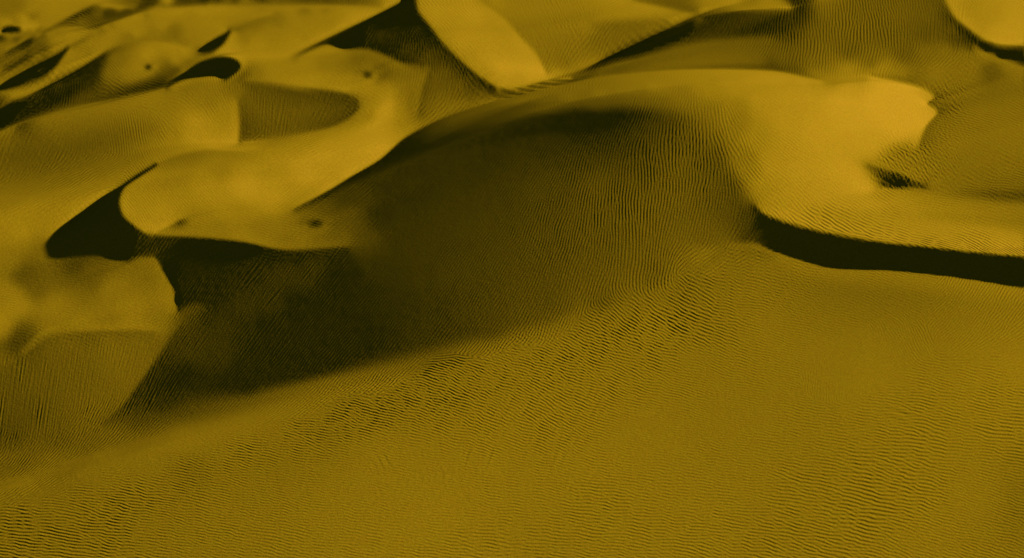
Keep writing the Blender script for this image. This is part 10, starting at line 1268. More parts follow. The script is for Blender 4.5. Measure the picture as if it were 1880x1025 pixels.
5,4,3,2,0,-1,-2,-3,-4,-5,-5,-5,-5,-5,-4,-4,-3,-3,-2,-2,-2,-2,-2,-2,-2,-1,-1,-1,-1,9004,1,2,3,3,4,4,4,5,5,6,6,6,6,7,7,
7,7,7,6,5,5,4,4,3,3,2,2,1,9007,-1,-1,10633,-1,9011,1,0,-2,-3,-3,0,2,4,5,4,1,-1,-4,-5,-6,-7,-6,-5,-3,-1,0,3,5,6,7,8,8,
8,8,8,8,7,6,6,6,5,4,4,3,3,2,1,0,0,-1,-2,-2,-3,-3,-3,-3,-3,-3,-3,-3,-3,-3,-3,-3,-3,-3,-4,-4,-4,-3,-3,-2,-2,-2,-1,9003,
-1,-1,9253,1,9033,-1,10364,-2,-3,-3,0,5,7,6,3,0,-2,-2,0,2,4,5,5,4,3,2,0,0,-1,-2,-2,-2,-2,-2,-3,-3,-2,-3,-2,-2,-2,-2,
-2,-2,-1,-1,-1,-1,-1,-1,10658,1,0,0,1,1,1,9021,1,5,7,7,4,9003,-2,-3,-4,-4,-4,-3,-2,-2,-1,-1,9063,-1,9863,-1,9734,1,1,
2,2,2,2,2,2,2,2,2,2,2,1,1,1,1,9022,1,1,1,1,1,1,1,2,3,4,2,0,-3,-5,-7,-7,-5,-2,0,1,2,2,1,1,9066,-1,10606,-1,-1,-1,-1,-2,
-2,-2,-2,-2,-2,-2,-2,-2,-2,-2,-1,-1,9010,1,1,1,1,1,9008,-2,-4,-6,-6,-3,2,4,4,2,1,9069,1,0,-1,10599,-1,-1,-1,-1,-1,-2,
-2,-2,-2,-1,-1,-1,9016,1,1,2,1,1,9008,-1,-1,-2,-2,-3,-3,-3,-1,1,4,3,2,9074,-1,10620,1,1,1,1,1,9013,-1,-1,-2,-1,-1,0,0,
1,2,2,2,0,0,-1,9074,-1,-1,9179,-1,9064,1,1,1,9615,-1,9751,1,1,1,1,1,1,9104,1,0,-2,9143,1,1,9718,-1,9860,1,0,-1,-1,
9134,1,1,1,1,1,9012,-1,9003,-1,9035,-1,9011,1,10522,-1,9122,1,1,1,1,1,1,1,1,1,10595,-1,0,1,9107,1,1,1,1,2,2,2,2,2,2,1,
1,9005,-1,-1,-1,-1,-1,-1,-1,-1,10593,-1,9090,1,1,1,1,1,1,1,1,9012,-1,-1,-1,-1,-1,-1,-1,-2,-2,-2,-2,-1,-1,-1,-1,-1,-1,
-1,10595,1,1,0,-1,9103,-1,-1,-1,0,-1,-1,-1,-2,-2,-2,-2,-1,-1,-1,-1,-1,9024,1,1,1,1,10575,1,1,0,-1,-2,-1,0,1,9093,-1,
-1,-1,-1,-1,-1,-1,-1,-1,-1,-1,-1,9010,1,1,1,1,1,1,1,1,1,1,1,1,1,1,10590,1,0,0,-2,-1,9112,1,1,10609,-1,-2,-1,0,1,1,
10722,-1,128501,1,1,1,1,1,1,1,1,9011,1,1,1,1,1,1,79606,]

def cubic_up(a):
    """double the resolution along axis 0 (n -> 2n-1) with cubic interpolation"""
    p = np.concatenate([2*a[:1]-a[1:2], a, 2*a[-1:]-a[-2:-1]])
    m = (-p[:-3] + 9*p[1:-2] + 9*p[2:-1] - p[3:]) / 16
    o = np.empty((2*a.shape[0]-1,) + a.shape[1:]); o[0::2] = a; o[1::2] = m
    return o
def up2(a): return cubic_up(cubic_up(a).T).T

def decode(txt):
    a = []
    for t in txt:
        if t > 9000: a.extend([0]*(t-9000))
        else: a.append(t)
    a = np.array(a, float); p = 0
    h, w = 33, 55
    q = a[p:p+h*w].reshape(h, w); p += h*w
    z = np.cumsum(np.cumsum(q, 0), 1) * 0.04
    for Q in [0.04, 0.045, 0.05, 0.065]:
        z = up2(z); h, w = z.shape
        z = z + a[p:p+h*w].reshape(h, w) * Q; p += h*w
    return z[:NV, :NU]

def ground(u, v):
    dep = PITCH + np.arctan((v-512.5)/F); y = CH/np.tan(dep); fw = y*CP + CH*SP
    return (u-940)/F*fw, y
def project(x, y, z):
    fw = y*CP + (CH-z)*SP; up = -(CH-z)*CP + y*SP
    return 940 + F*x/fw, 512.5 - F*up/fw

def sample_cubic(a, y, x):
    """separable Catmull-Rom / B-spline mix on regular output lines y (rows), x (cols)"""
    def wmat(t, n):
        i = np.clip(np.floor(t).astype(int), 0, n-2); f = t - i
        w = [(-f+2*f**2-f**3)/2, (2-5*f**2+3*f**3)/2, (f+4*f**2-3*f**3)/2, (-f**2+f**3)/2]
        b = [(1-f)**3/6, (3*f**3-6*f**2+4)/6, (-3*f**3+3*f**2+3*f+1)/6, f**3/6]
        w = [.7*p+.3*q for p, q in zip(w, b)]
        return [np.clip(i-1+k, 0, n-1) for k in range(4)], w
    iy, wy = wmat(y, a.shape[0]); ix, wx = wmat(x, a.shape[1])
    r = sum(a[iy[k]]*wy[k][:, None] for k in range(4))
    return sum(r[:, ix[k]]*wx[k][None] for k in range(4))
def bil(a, y, x):
    H, W = a.shape; y = np.clip(y, 0, H-1.001); x = np.clip(x, 0, W-1.001)
    j = y.astype(int); i = x.astype(int); fy = y-j; fx = x-i
    return a[j, i]*(1-fy)*(1-fx)+a[j+1, i]*fy*(1-fx)+a[j, i+1]*(1-fy)*fx+a[j+1, i+1]*fy*fx

# ------------------------------------------------------------------ ground lines
STEP = 1.2
def lines(lo, hi, lo2, hi2, cap=1e9):
    core = list(np.arange(lo, hi, STEP)); s = STEP; x = core[-1]
    while x < hi2: s = min(s*1.12, 220); x += s; core.append(x)
    s = STEP; x = core[0]; pre = []
    while x > lo2: s = min(s*1.12, 220); x -= s; pre.append(x)
    pre.reverse(); return np.array(pre+core), len(pre), len(pre)+len(np.arange(lo, hi, STEP))
us, cu0, cu1 = lines(-60, 1940, -4200, 6000)
vs, cv0, cv1 = lines(-10, 1120, -155, 3000)
table = decode(RELIEF)                                # in picture-widths/1880 units of relief
rows = np.arange(NV)*CS+V0; cols = np.arange(NU)*CS+U0
zt = sample_cubic(table, np.clip((vs-V0)/CS, 0, NV-1), np.clip((us-U0)/CS, 0, NU-1))
UU, VV = np.meshgrid(us, vs)
X, Y = ground(UU, VV)
Z = zt*np.sqrt(Y**2+CH**2)/F

# ------------------------------------------------------------------ wind ripples
# where: picture place of the patch (u, v), crest direction in degrees, spacing, steepness
RIPPLES = [(1150,400,92,6,0.15),(1100,300,80,5.5,0.12),(1200,300,92,6.5,0.15),(1250,260,92,7,0.13),(1200,500,85,6,0.15),
(1050,520,72,5.5,0.14),(1000,400,75,5.5,0.11),(950,340,55,4.2,0.05),(850,400,50,4,0.03),(900,500,60,5,0.1),
(800,560,60,5,0.1),(700,630,55,4.8,0.1),(600,670,52,4.5,0.08),(800,300,45,4,0.01),(700,400,50,4,0.01),
(720,500,52,4,0.03),(1000,600,65,5.5,0.13),(900,620,58,5.2,0.12),(1300,330,85,6,0.12),(1290,420,82,5.5,0.1),
(1150,220,70,5,0.09),(1200,190,70,5,0.07),(1050,190,60,4.5,0.06),(950,200,50,4,0.04),(1020,240,55,4,0.02),
(900,240,50,4,0.01),(1300,220,95,6,0.1),(1350,260,115,6.5,0.12),(1400,330,135,6.5,0.12),(1400,220,140,5.5,0.07),
(1450,200,150,5,0.04),(1450,280,150,5.5,0.1),(1550,260,150,5,0.08),(1520,330,148,6,0.12),(1600,220,155,4.5,0.03),
(1640,180,160,4.5,0.01),(1500,160,160,4,0.01),(1350,150,150,4,0.01),(1150,150,30,4,0.01),(1440,390,140,7,0.13),
(1520,400,150,6.5,0.162),(1600,440,165,6,0.162),(1700,455,168,5.5,0.162),(1800,460,150,6,0.162),(1870,465,145,6,0.162),
(1600,360,150,5.5,0.08),(1580,330,150,5,0.03),(1700,400,170,4.5,0.054),(1850,420,170,4,0.054),(1800,380,175,4.5,0.05),
(1700,340,175,4.5,0.05),(1850,535,62,6,0.12),(1780,520,65,5.5,0.08),(1850,590,50,6,0.1),(1760,580,45,5,0.05),
(1870,650,10,6,0.07),(1650,540,160,4.5,0.03),(1550,520,175,4.5,0.03),(1430,480,172,5,0.08),(1350,470,12,5.5,0.12),
(1290,480,30,6,0.14),(1280,530,150,7,0.16),(1240,570,155,6.5,0.16),(1330,520,170,6,0.13),(1300,600,160,6.5,0.13),
(1380,560,175,5.5,0.09),(1200,640,160,6,0.12),(1280,680,168,5,0.08),(1450,600,175,4.5,0.05),(1650,620,120,5,0.05),
(1550,700,90,4,0.02),(1600,650,40,5,0.04),(1150,590,150,6,0.17),(1050,640,160,5.5,0.17),(950,670,165,5.5,0.17),
(850,700,160,5.5,0.16),(750,730,165,5.5,0.15),(1100,680,160,5.5,0.14),(1000,740,155,6,0.12),(900,760,160,6,0.1),
(650,750,165,5.5,0.16),(550,790,168,5.5,0.14),(450,820,168,5.5,0.14),(350,860,168,5.5,0.15),(250,890,170,6,0.15),
(150,920,172,6,0.16),(50,960,176,6.5,0.16),(20,1010,178,6.5,0.16),(200,980,174,6,0.12),(350,930,172,5.5,0.1),
(150,870,10,4.5,0.03),(250,840,20,4,0.02),(350,805,20,4,0.01),(450,780,25,4,0.02),(550,740,40,4.5,0.06),
(620,700,50,4.8,0.1),(700,690,52,5,0.12),(450,740,50,4.2,0.06),(200,770,60,5,0.15),(130,810,55,5,0.15),
(60,840,50,5,0.13),(20,880,35,5,0.11),(100,870,35,4.5,0.09),(250,770,50,4.5,0.1),(350,740,50,4,0.04),
(500,900,174,5,0.08),(650,880,176,5,0.06),(800,880,178,5,0.06),(950,890,179,5.5,0.08),(700,980,178,6,0.07),
(900,1000,180,7,0.09),(500,1000,174,6,0.08),(1100,950,176,6.5,0.1),(1250,900,177,6,0.07),(1200,800,178,4.8,0.05),
(1350,760,178,4.5,0.05),(1350,860,177,5.5,0.07),(1300,980,175,6.5,0.09),(1500,800,178,6,0.08),(1480,900,174,7,0.09),
(1600,760,178,6,0.08),(1700,740,174,6.5,0.09),(1680,820,171,7.5,0.1),(1800,720,172,6,0.09),(1850,790,176,7,0.1),
(1800,850,174,6,0.07),(1850,960,165,6,0.09),(1650,900,170,7.5,0.09),(1580,950,172,8,0.09),(1480,980,170,7,0.1),
(1700,1000,165,6,0.07),(1800,930,165,5,0.05),(1600,860,172,7.5,0.09),(250,240,92,4.6,0.12),(200,250,100,4.6,0.07),
(310,240,120,4.8,0.12),(340,200,130,4.5,0.06),(400,200,120,4.6,0.09),(420,150,95,4.6,0.11),(400,260,120,4.5,0.06),
(150,250,90,4,0.02),(200,170,10,4,0.01),(300,180,10,4,0.01),(80,230,10,4,0.01),(50,290,60,4,0.02),(190,130,135,4.8,0.1),
(210,150,135,4.8,0.1),(140,170,80,4.5,0.07),(240,110,140,4,0.02),(300,100,150,4,0.01),(100,100,20,4,0.01),
(300,30,120,4,0.01),(500,60,120,4,0.02),(200,310,25,5,0.1),(100,340,25,5,0.09),(30,370,25,4.5,0.06),(150,320,25,5,0.1),
(300,330,130,4.8,0.08),(270,380,125,4.8,0.07),(400,310,135,4.5,0.05),(500,340,140,4,0.01),(60,420,30,4,0.01),
(260,330,130,4.8,0.1),(560,250,20,4.6,0.08),(620,240,15,4.2,0.04),(480,258,15,4.6,0.08),(700,220,160,4,0.02),
(660,190,150,4.2,0.06),(650,160,150,4,0.03),(560,130,150,4,0.01),(440,430,175,4,0.03),(500,450,170,4,0.04),
(600,430,165,4,0.03),(250,600,178,5,0.07),(150,600,175,5,0.06),(50,600,170,5,0.04),(200,560,178,4.5,0.04),
(100,520,178,4,0.02),(200,510,178,4,0.03),(270,460,50,4.8,0.08),(350,580,60,5,0.07),(310,500,55,4,0.02),
(800,60,140,4.3,0.06),(830,100,135,4.8,0.09),(860,140,130,4.8,0.08),(790,90,90,4.8,0.09),(770,110,85,4.6,0.08),
(900,100,140,4,0.02),(950,120,150,4,0.01),(800,20,140,4.2,0.06),(900,160,160,4.2,0.04),(1060,90,55,5,0.08),
(1090,70,55,5.2,0.1),(1020,125,60,4.8,0.08),(1120,60,60,4.8,0.06),(1150,40,10,4.2,0.03),(810,195,45,5,0.11),
(850,182,40,4.5,0.08),(780,215,45,5,0.1),(1450,60,92,5.8,0.13),(1550,50,92,6,0.14),(1500,110,85,6,0.14),
(1620,60,95,5.8,0.12),(1400,90,60,5,0.07),(1300,90,50,4.2,0.02),(1250,60,50,4,0.01),(1400,40,80,5,0.04),
(1600,120,80,5.8,0.12),(1660,110,60,5.5,0.12),(1720,105,40,5,0.1),(1650,80,100,5.6,0.1),(1500,140,80,5,0.06),
(1350,120,45,4.6,0.05),(1500,20,95,5.5,0.1),(1600,15,100,5.2,0.1),(1800,40,140,4.5,0.04),(1850,60,145,4.2,0.03),
(1760,20,130,4.8,0.07),(1830,140,160,4,0.02),(1750,180,165,4.5,0.04),(1850,220,160,4.5,0.04),(1800,300,172,4.5,0.05),
(1700,150,160,4.5,0.04),(1780,250,165,4.5,0.04),(480,190,90,4.5,0.0),(540,195,90,4.5,0.0),(600,195,90,4.5,0.0),
(510,225,90,4.5,0.0),(60,700,90,4.5,0.01),(160,700,90,4.5,0.01),(240,660,90,4.5,0.01),(60,780,80,4.5,0.02),
(360,500,60,4.3,0.02),(450,540,60,4.3,0.02),(540,500,60,4.3,0.02),(400,620,60,4.3,0.02),(500,600,60,4.3,0.02),
(320,680,60,4.3,0.02),(700,60,60,4.3,0.01),(720,90,80,4.3,0.03),(1020,40,120,4.3,0.01),(1060,30,120,4.3,0.01),
(980,40,120,4.3,0.01),(1740,60,90,4.3,0.02),(1700,50,90,4.5,0.04),(1360,400,80,4.5,0.03),(1345,430,60,4.5,0.03),
(820,140,80,4.5,0.03),(800,165,80,4.5,0.02),]
STREAKS = [(50,700,78,7.2,0.068),(150,700,76,7.2,0.068),(250,660,72,7.2,0.068),(30,780,78,7.2,0.068),(180,640,78,6.4,0.068),
(100,780,76,7.2,0.061),(230,710,62,6.4,0.068),(320,620,55,6.4,0.033),(400,560,52,6.4,0.033),(500,520,50,6.4,0.033),
(580,480,52,6.4,0.033),(450,640,52,6.4,0.026),(350,680,52,6.4,0.026),(560,580,50,6.4,0.019),(400,480,55,6.4,0.019),
(480,210,82,5.6000000000000005,0.052),(540,200,75,5.6000000000000005,0.062),(600,200,60,5.6000000000000005,0.062),
(450,220,88,4.800000000000001,0.042),(1020,30,115,6.4,0.052),(1050,60,115,6.4,0.052),(980,60,118,6.4,0.042),
(1000,100,118,6.4,0.042),(1700,60,92,5.6000000000000005,0.052),(1750,60,95,5.6000000000000005,0.073),
(1780,75,85,4.800000000000001,0.062),(1350,400,78,5.6000000000000005,0.073),(1370,420,60,5.6000000000000005,0.073),
(1330,380,85,5.6000000000000005,0.062),(1400,430,50,5.6000000000000005,0.062),(1640,325,78,4.800000000000001,0.166),
(1670,335,72,4.800000000000001,0.166),(1610,325,88,4.800000000000001,0.104),(830,150,78,5.6000000000000005,0.042),
(790,170,78,5.6000000000000005,0.042),(700,60,60,5.6000000000000005,0.031),(20,320,60,6.4,0.042),(60,310,60,6.4,0.031),
(940,90,140,5.6000000000000005,0.031),(600,350,35,6.4,0.052),(560,370,35,6.4,0.042),(800,500,60,6.4,0.0),
(1100,400,60,6.4,0.0),(1000,800,60,6.4,0.0),(300,800,60,6.4,0.0),(600,760,60,6.4,0.0),(150,870,60,6.4,0.0),
(1500,600,60,6.4,0.0),(1600,420,60,6.4,0.0),(1500,380,60,6.4,0.0),(1280,400,60,6.4,0.0),(1280,480,60,6.4,0.0),
(1400,480,60,6.4,0.0),(1560,300,60,6.4,0.0),(1640,360,60,6.4,0.0),(1640,290,60,6.4,0.0),(1720,330,60,6.4,0.0),
(1500,200,60,6.4,0.0),(1000,200,60,6.4,0.0),(1600,80,60,6.4,0.0),(1650,50,60,6.4,0.0),(1820,50,60,6.4,0.0),
(1850,110,60,6.4,0.0),(1700,110,60,6.4,0.0),(1100,60,60,6.4,0.0),(880,60,60,6.4,0.0),(1300,50,60,6.4,0.0),
(640,240,60,6.4,0.0),(550,300,60,6.4,0.0),(400,200,60,6.4,0.0),(540,140,60,6.4,0.0),(400,340,60,6.4,0.0),
(450,420,60,6.4,0.0),(180,560,60,6.4,0.0),(100,500,60,6.4,0.0),(200,600,60,6.4,0.0),(30,600,60,6.4,0.0),
(140,430,60,6.4,0.0),(100,350,60,6.4,0.0),(200,250,60,6.4,0.0),(200,100,60,6.4,0.0),(400,60,60,6.4,0.0),
(620,620,60,6.4,0.0),(700,150,60,6.4,0.0),(860,220,60,6.4,0.0),(840,190,60,6.4,0.0),(600,60,60,6.4,0.0),
(1800,200,60,6.4,0.0),(60,860,60,6.4,0.0),(720,200,60,6.4,0.0),]
ROUGH = [(1230,585,150,6,0.1),(1180,610,150,6,0.11),(1120,635,150,6,0.11),(1050,650,155,6,0.11),(980,665,155,6,0.1),
(900,690,160,6,0.1),(830,705,160,6,0.1),(760,725,165,6,0.1),(680,755,165,6,0.09),(600,780,165,5.5,0.07),
(1000,700,150,6,0.07),(900,740,155,6,0.06),(500,800,165,5,0.05),(400,835,165,5,0.045),(1260,540,160,7,0.075),
(1150,680,160,6,0.06),(1670,295,140,7,0.21),(1650,310,140,7,0.21),(1700,290,140,7,0.196),(1735,285,145,6,0.105),
(1740,190,150,7,0.154),(1715,215,120,6,0.08399999999999999),(1720,245,140,6,0.11199999999999999),(1760,240,140,6,0.055999999999999994),
(1700,235,100,5,0.08399999999999999),(1460,525,150,6,0.07),(1600,620,150,5,0.025),(1650,600,150,5,0.035),
(0,20,150,6,0.0),(0,110,150,6,0.0),(0,200,150,6,0.0),(0,290,150,6,0.0),(0,380,150,6,0.0),(0,470,150,6,0.0),
(0,560,150,6,0.0),(0,650,150,6,0.0),(0,740,150,6,0.0),(0,830,150,6,0.0),(0,920,150,6,0.0),(0,1010,150,6,0.0),
(120,20,150,6,0.0),(120,110,150,6,0.0),(120,200,150,6,0.0),(120,290,150,6,0.0),(120,380,150,6,0.0),(120,470,150,6,0.0),
(120,560,150,6,0.0),(120,650,150,6,0.0),(120,740,150,6,0.0),(120,830,150,6,0.0),(120,920,150,6,0.0),(120,1010,150,6,0.0),
(240,20,150,6,0.0),(240,110,150,6,0.0),(240,200,150,6,0.0),(240,290,150,6,0.0),(240,380,150,6,0.0),(240,470,150,6,0.0),
(240,560,150,6,0.0),(240,650,150,6,0.0),(240,740,150,6,0.0),(240,830,150,6,0.0),(240,920,150,6,0.0),(240,1010,150,6,0.0),
(360,20,150,6,0.0),(360,110,150,6,0.0),(360,200,150,6,0.0),(360,290,150,6,0.0),(360,380,150,6,0.0),(360,470,150,6,0.0),
(360,560,150,6,0.0),(360,650,150,6,0.0),(360,740,150,6,0.0),(360,920,150,6,0.0),(360,1010,150,6,0.0),
(480,20,150,6,0.0),(480,110,150,6,0.0),(480,200,150,6,0.0),(480,290,150,6,0.0),(480,380,150,6,0.0),(480,470,150,6,0.0),
(480,560,150,6,0.0),(480,650,150,6,0.0),(480,740,150,6,0.0),(480,920,150,6,0.0),(480,1010,150,6,0.0),
(600,20,150,6,0.0),(600,110,150,6,0.0),(600,200,150,6,0.0),(600,290,150,6,0.0),(600,380,150,6,0.0),(600,470,150,6,0.0),
(600,560,150,6,0.0),(600,650,150,6,0.0),(600,830,150,6,0.0),(600,920,150,6,0.0),(600,1010,150,6,0.0),
(720,20,150,6,0.0),(720,110,150,6,0.0),(720,200,150,6,0.0),(720,290,150,6,0.0),(720,380,150,6,0.0),(720,470,150,6,0.0),
(720,560,150,6,0.0),(720,650,150,6,0.0),(720,830,150,6,0.0),(720,920,150,6,0.0),(720,1010,150,6,0.0),
(840,20,150,6,0.0),(840,110,150,6,0.0),(840,200,150,6,0.0),(840,290,150,6,0.0),(840,380,150,6,0.0),(840,470,150,6,0.0),
(840,560,150,6,0.0),(840,650,150,6,0.0),(840,830,150,6,0.0),(840,920,150,6,0.0),(840,1010,150,6,0.0),
(960,20,150,6,0.0),(960,110,150,6,0.0),(960,200,150,6,0.0),(960,290,150,6,0.0),(960,380,150,6,0.0),(960,470,150,6,0.0),
(960,560,150,6,0.0),(960,830,150,6,0.0),(960,920,150,6,0.0),(960,1010,150,6,0.0),(1080,20,150,6,0.0),
(1080,110,150,6,0.0),(1080,200,150,6,0.0),(1080,290,150,6,0.0),(1080,380,150,6,0.0),(1080,470,150,6,0.0),
(1080,560,150,6,0.0),(1080,740,150,6,0.0),(1080,830,150,6,0.0),(1080,920,150,6,0.0),(1080,1010,150,6,0.0),
(1200,20,150,6,0.0),(1200,110,150,6,0.0),(1200,200,150,6,0.0),(1200,290,150,6,0.0),(1200,380,150,6,0.0),
(1200,470,150,6,0.0),(1200,740,150,6,0.0),(1200,830,150,6,0.0),(1200,920,150,6,0.0),(1200,1010,150,6,0.0),
(1320,20,150,6,0.0),(1320,110,150,6,0.0),(1320,200,150,6,0.0),(1320,290,150,6,0.0),(1320,380,150,6,0.0),
(1320,470,150,6,0.0),(1320,560,150,6,0.0),(1320,650,150,6,0.0),(1320,740,150,6,0.0),(1320,830,150,6,0.0),
(1320,920,150,6,0.0),(1320,1010,150,6,0.0),(1440,20,150,6,0.0),(1440,110,150,6,0.0),(1440,200,150,6,0.0),
(1440,290,150,6,0.0),(1440,380,150,6,0.0),(1440,470,150,6,0.0),(1440,650,150,6,0.0),(1440,740,150,6,0.0),
(1440,830,150,6,0.0),(1440,920,150,6,0.0),(1440,1010,150,6,0.0),(1560,20,150,6,0.0),(1560,110,150,6,0.0),
(1560,200,150,6,0.0),(1560,290,150,6,0.0),(1560,380,150,6,0.0),(1560,470,150,6,0.0),(1560,560,150,6,0.0),
(1560,740,150,6,0.0),(1560,830,150,6,0.0),(1560,920,150,6,0.0),(1560,1010,150,6,0.0),(1680,20,150,6,0.0),
(1680,110,150,6,0.0),(1680,380,150,6,0.0),(1680,470,150,6,0.0),(1680,560,150,6,0.0),(1680,650,150,6,0.0),
(1680,740,150,6,0.0),(1680,830,150,6,0.0),(1680,920,150,6,0.0),(1680,1010,150,6,0.0),(1800,20,150,6,0.0),
(1800,110,150,6,0.0),(1800,200,150,6,0.0),(1800,290,150,6,0.0),(1800,380,150,6,0.0),(1800,470,150,6,0.0),
(1800,560,150,6,0.0),(1800,650,150,6,0.0),(1800,740,150,6,0.0),(1800,830,150,6,0.0),(1800,920,150,6,0.0),
(1800,1010,150,6,0.0),]
MEGA = [(1040,730,62,16,0.02),(980,770,62,16,0.025),(920,800,60,16,0.025),(860,820,75,16,0.025),(800,835,100,14,0.023),
(760,860,120,14,0.018),(1000,700,65,14,0.018),(1080,860,60,18,0.013),(1100,880,55,18,0.013),(780,900,60,16,0.013),
(1560,880,160,16,0.027),(1650,770,168,14,0.032),(0,20,150,6,0.0),(0,110,150,6,0.0),(0,200,150,6,0.0),
(0,290,150,6,0.0),(0,380,150,6,0.0),(0,470,150,6,0.0),(0,560,150,6,0.0),(0,650,150,6,0.0),(0,740,150,6,0.0),
(0,830,150,6,0.0),(0,920,150,6,0.0),(0,1010,150,6,0.0),(120,20,150,6,0.0),(120,110,150,6,0.0),(120,200,150,6,0.0),
(120,290,150,6,0.0),(120,380,150,6,0.0),(120,470,150,6,0.0),(120,560,150,6,0.0),(120,650,150,6,0.0),(120,740,150,6,0.0),
(120,830,150,6,0.0),(120,920,150,6,0.0),(120,1010,150,6,0.0),(240,20,150,6,0.0),(240,110,150,6,0.0),(240,200,150,6,0.0),
(240,290,150,6,0.0),(240,380,150,6,0.0),(240,470,150,6,0.0),(240,560,150,6,0.0),(240,650,150,6,0.0),(240,740,150,6,0.0),
(240,830,150,6,0.0),(240,920,150,6,0.0),(240,1010,150,6,0.0),(360,20,150,6,0.0),(360,110,150,6,0.0),(360,200,150,6,0.0),
(360,290,150,6,0.0),(360,380,150,6,0.0),(360,470,150,6,0.0),(360,560,150,6,0.0),(360,650,150,6,0.0),(360,740,150,6,0.0),
(360,830,150,6,0.0),(360,920,150,6,0.0),(360,1010,150,6,0.0),(480,20,150,6,0.0),(480,110,150,6,0.0),(480,200,150,6,0.0),
(480,290,150,6,0.0),(480,380,150,6,0.0),(480,470,150,6,0.0),(480,560,150,6,0.0),(480,650,150,6,0.0),(480,740,150,6,0.0),
(480,830,150,6,0.0),(480,920,150,6,0.0),(480,1010,150,6,0.0),(600,20,150,6,0.0),(600,110,150,6,0.0),(600,200,150,6,0.0),
(600,290,150,6,0.0),(600,380,150,6,0.0),(600,470,150,6,0.0),(600,560,150,6,0.0),(600,650,150,6,0.0),(600,740,150,6,0.0),
(600,830,150,6,0.0),(600,920,150,6,0.0),(600,1010,150,6,0.0),(720,20,150,6,0.0),(720,110,150,6,0.0),(720,200,150,6,0.0),
(720,290,150,6,0.0),(720,380,150,6,0.0),(720,470,150,6,0.0),(720,560,150,6,0.0),(720,650,150,6,0.0),(720,740,150,6,0.0),
(720,1010,150,6,0.0),(840,20,150,6,0.0),(840,110,150,6,0.0),(840,200,150,6,0.0),(840,290,150,6,0.0),(840,380,150,6,0.0),
(840,470,150,6,0.0),(840,560,150,6,0.0),(840,650,150,6,0.0),(840,740,150,6,0.0),(840,1010,150,6,0.0),
(960,20,150,6,0.0),(960,110,150,6,0.0),(960,200,150,6,0.0),(960,290,150,6,0.0),(960,380,150,6,0.0),(960,470,150,6,0.0),
(960,560,150,6,0.0),(960,920,150,6,0.0),(960,1010,150,6,0.0),(1080,20,150,6,0.0),(1080,110,150,6,0.0),
(1080,200,150,6,0.0),(1080,290,150,6,0.0),(1080,380,150,6,0.0),(1080,470,150,6,0.0),(1080,560,150,6,0.0),
(1080,650,150,6,0.0),(1080,1010,150,6,0.0),(1200,20,150,6,0.0),(1200,110,150,6,0.0),(1200,200,150,6,0.0),
(1200,290,150,6,0.0),(1200,380,150,6,0.0),(1200,470,150,6,0.0),(1200,560,150,6,0.0),(1200,650,150,6,0.0),
(1200,740,150,6,0.0),(1200,830,150,6,0.0),(1200,920,150,6,0.0),(1200,1010,150,6,0.0),(1320,20,150,6,0.0),
(1320,110,150,6,0.0),(1320,200,150,6,0.0),(1320,290,150,6,0.0),(1320,380,150,6,0.0),(1320,470,150,6,0.0),
(1320,560,150,6,0.0),(1320,650,150,6,0.0),(1320,740,150,6,0.0),(1320,830,150,6,0.0),(1320,920,150,6,0.0),
(1320,1010,150,6,0.0),(1440,20,150,6,0.0),(1440,110,150,6,0.0),(1440,200,150,6,0.0),(1440,290,150,6,0.0),
(1440,380,150,6,0.0),(1440,470,150,6,0.0),(1440,560,150,6,0.0),(1440,650,150,6,0.0),(1440,740,150,6,0.0),
(1440,830,150,6,0.0),(1440,920,150,6,0.0),(1440,1010,150,6,0.0),(1560,20,150,6,0.0),(1560,110,150,6,0.0),
(1560,200,150,6,0.0),(1560,290,150,6,0.0),(1560,380,150,6,0.0),(1560,470,150,6,0.0),(1560,560,150,6,0.0),
(1560,650,150,6,0.0),(1560,740,150,6,0.0),(1560,1010,150,6,0.0),(1680,20,150,6,0.0),(1680,110,150,6,0.0),
(1680,200,150,6,0.0),(1680,290,150,6,0.0),(1680,380,150,6,0.0),(1680,470,150,6,0.0),(1680,560,150,6,0.0),
(1680,650,150,6,0.0),(1680,920,150,6,0.0),(1680,1010,150,6,0.0),(1800,20,150,6,0.0),(1800,110,150,6,0.0),
(1800,200,150,6,0.0),(1800,290,150,6,0.0),(1800,380,150,6,0.0),(1800,470,150,6,0.0),(1800,560,150,6,0.0),
(1800,650,150,6,0.0),(1800,740,150,6,0.0),(1800,830,150,6,0.0),(1800,920,150,6,0.0),(1800,1010,150,6,0.0),
]
rng = np.random.default_rng(7)
c = (slice(cv0, cv1), slice(cu0, cu1))
pu, pv = project(X[c], Y[c], Z[c])
# ---- painted fields -> smooth maps on a 20-unit raster
def field(samples, power=3.0, r0=18):
    gu, gv = np.meshgrid(np.arange(-80, 1980, 20.), np.arange(-60, 1120, 20.))
    S = np.array(samples, float); th = np.radians(S[:, 2])
    vals = [np.cos(2*th), np.sin(2*th), np.log(S[:, 3]), S[:, 4]]
    acc = [0]*4; wt = 0
    for k in range(len(S)):
        w = ((gu-S[k, 0])**2+((gv-S[k, 1])*1.4)**2+r0**2)**(-power/2*1.15); wt = wt+w
        for j in range(4): acc[j] = acc[j]+w*vals[j][k]
    acc = [q/wt for q in acc]
    def at(a): return bil(a, (pv+60)/20, (pu+80)/20)
    C, Sn, L, A = [at(q) for q in acc]
    return np.arctan2(Sn, C)/2, np.exp(L), A
def smooth_noise(shape, cell, seed):
    r = np.random.default_rng(seed); g = r.standard_normal((int(shape[0]/cell)+4, int(shape[1]/cell)+4))
    return sample_cubic(g, np.arange(shape[0])/cell+1, np.arange(shape[1])/cell+1)
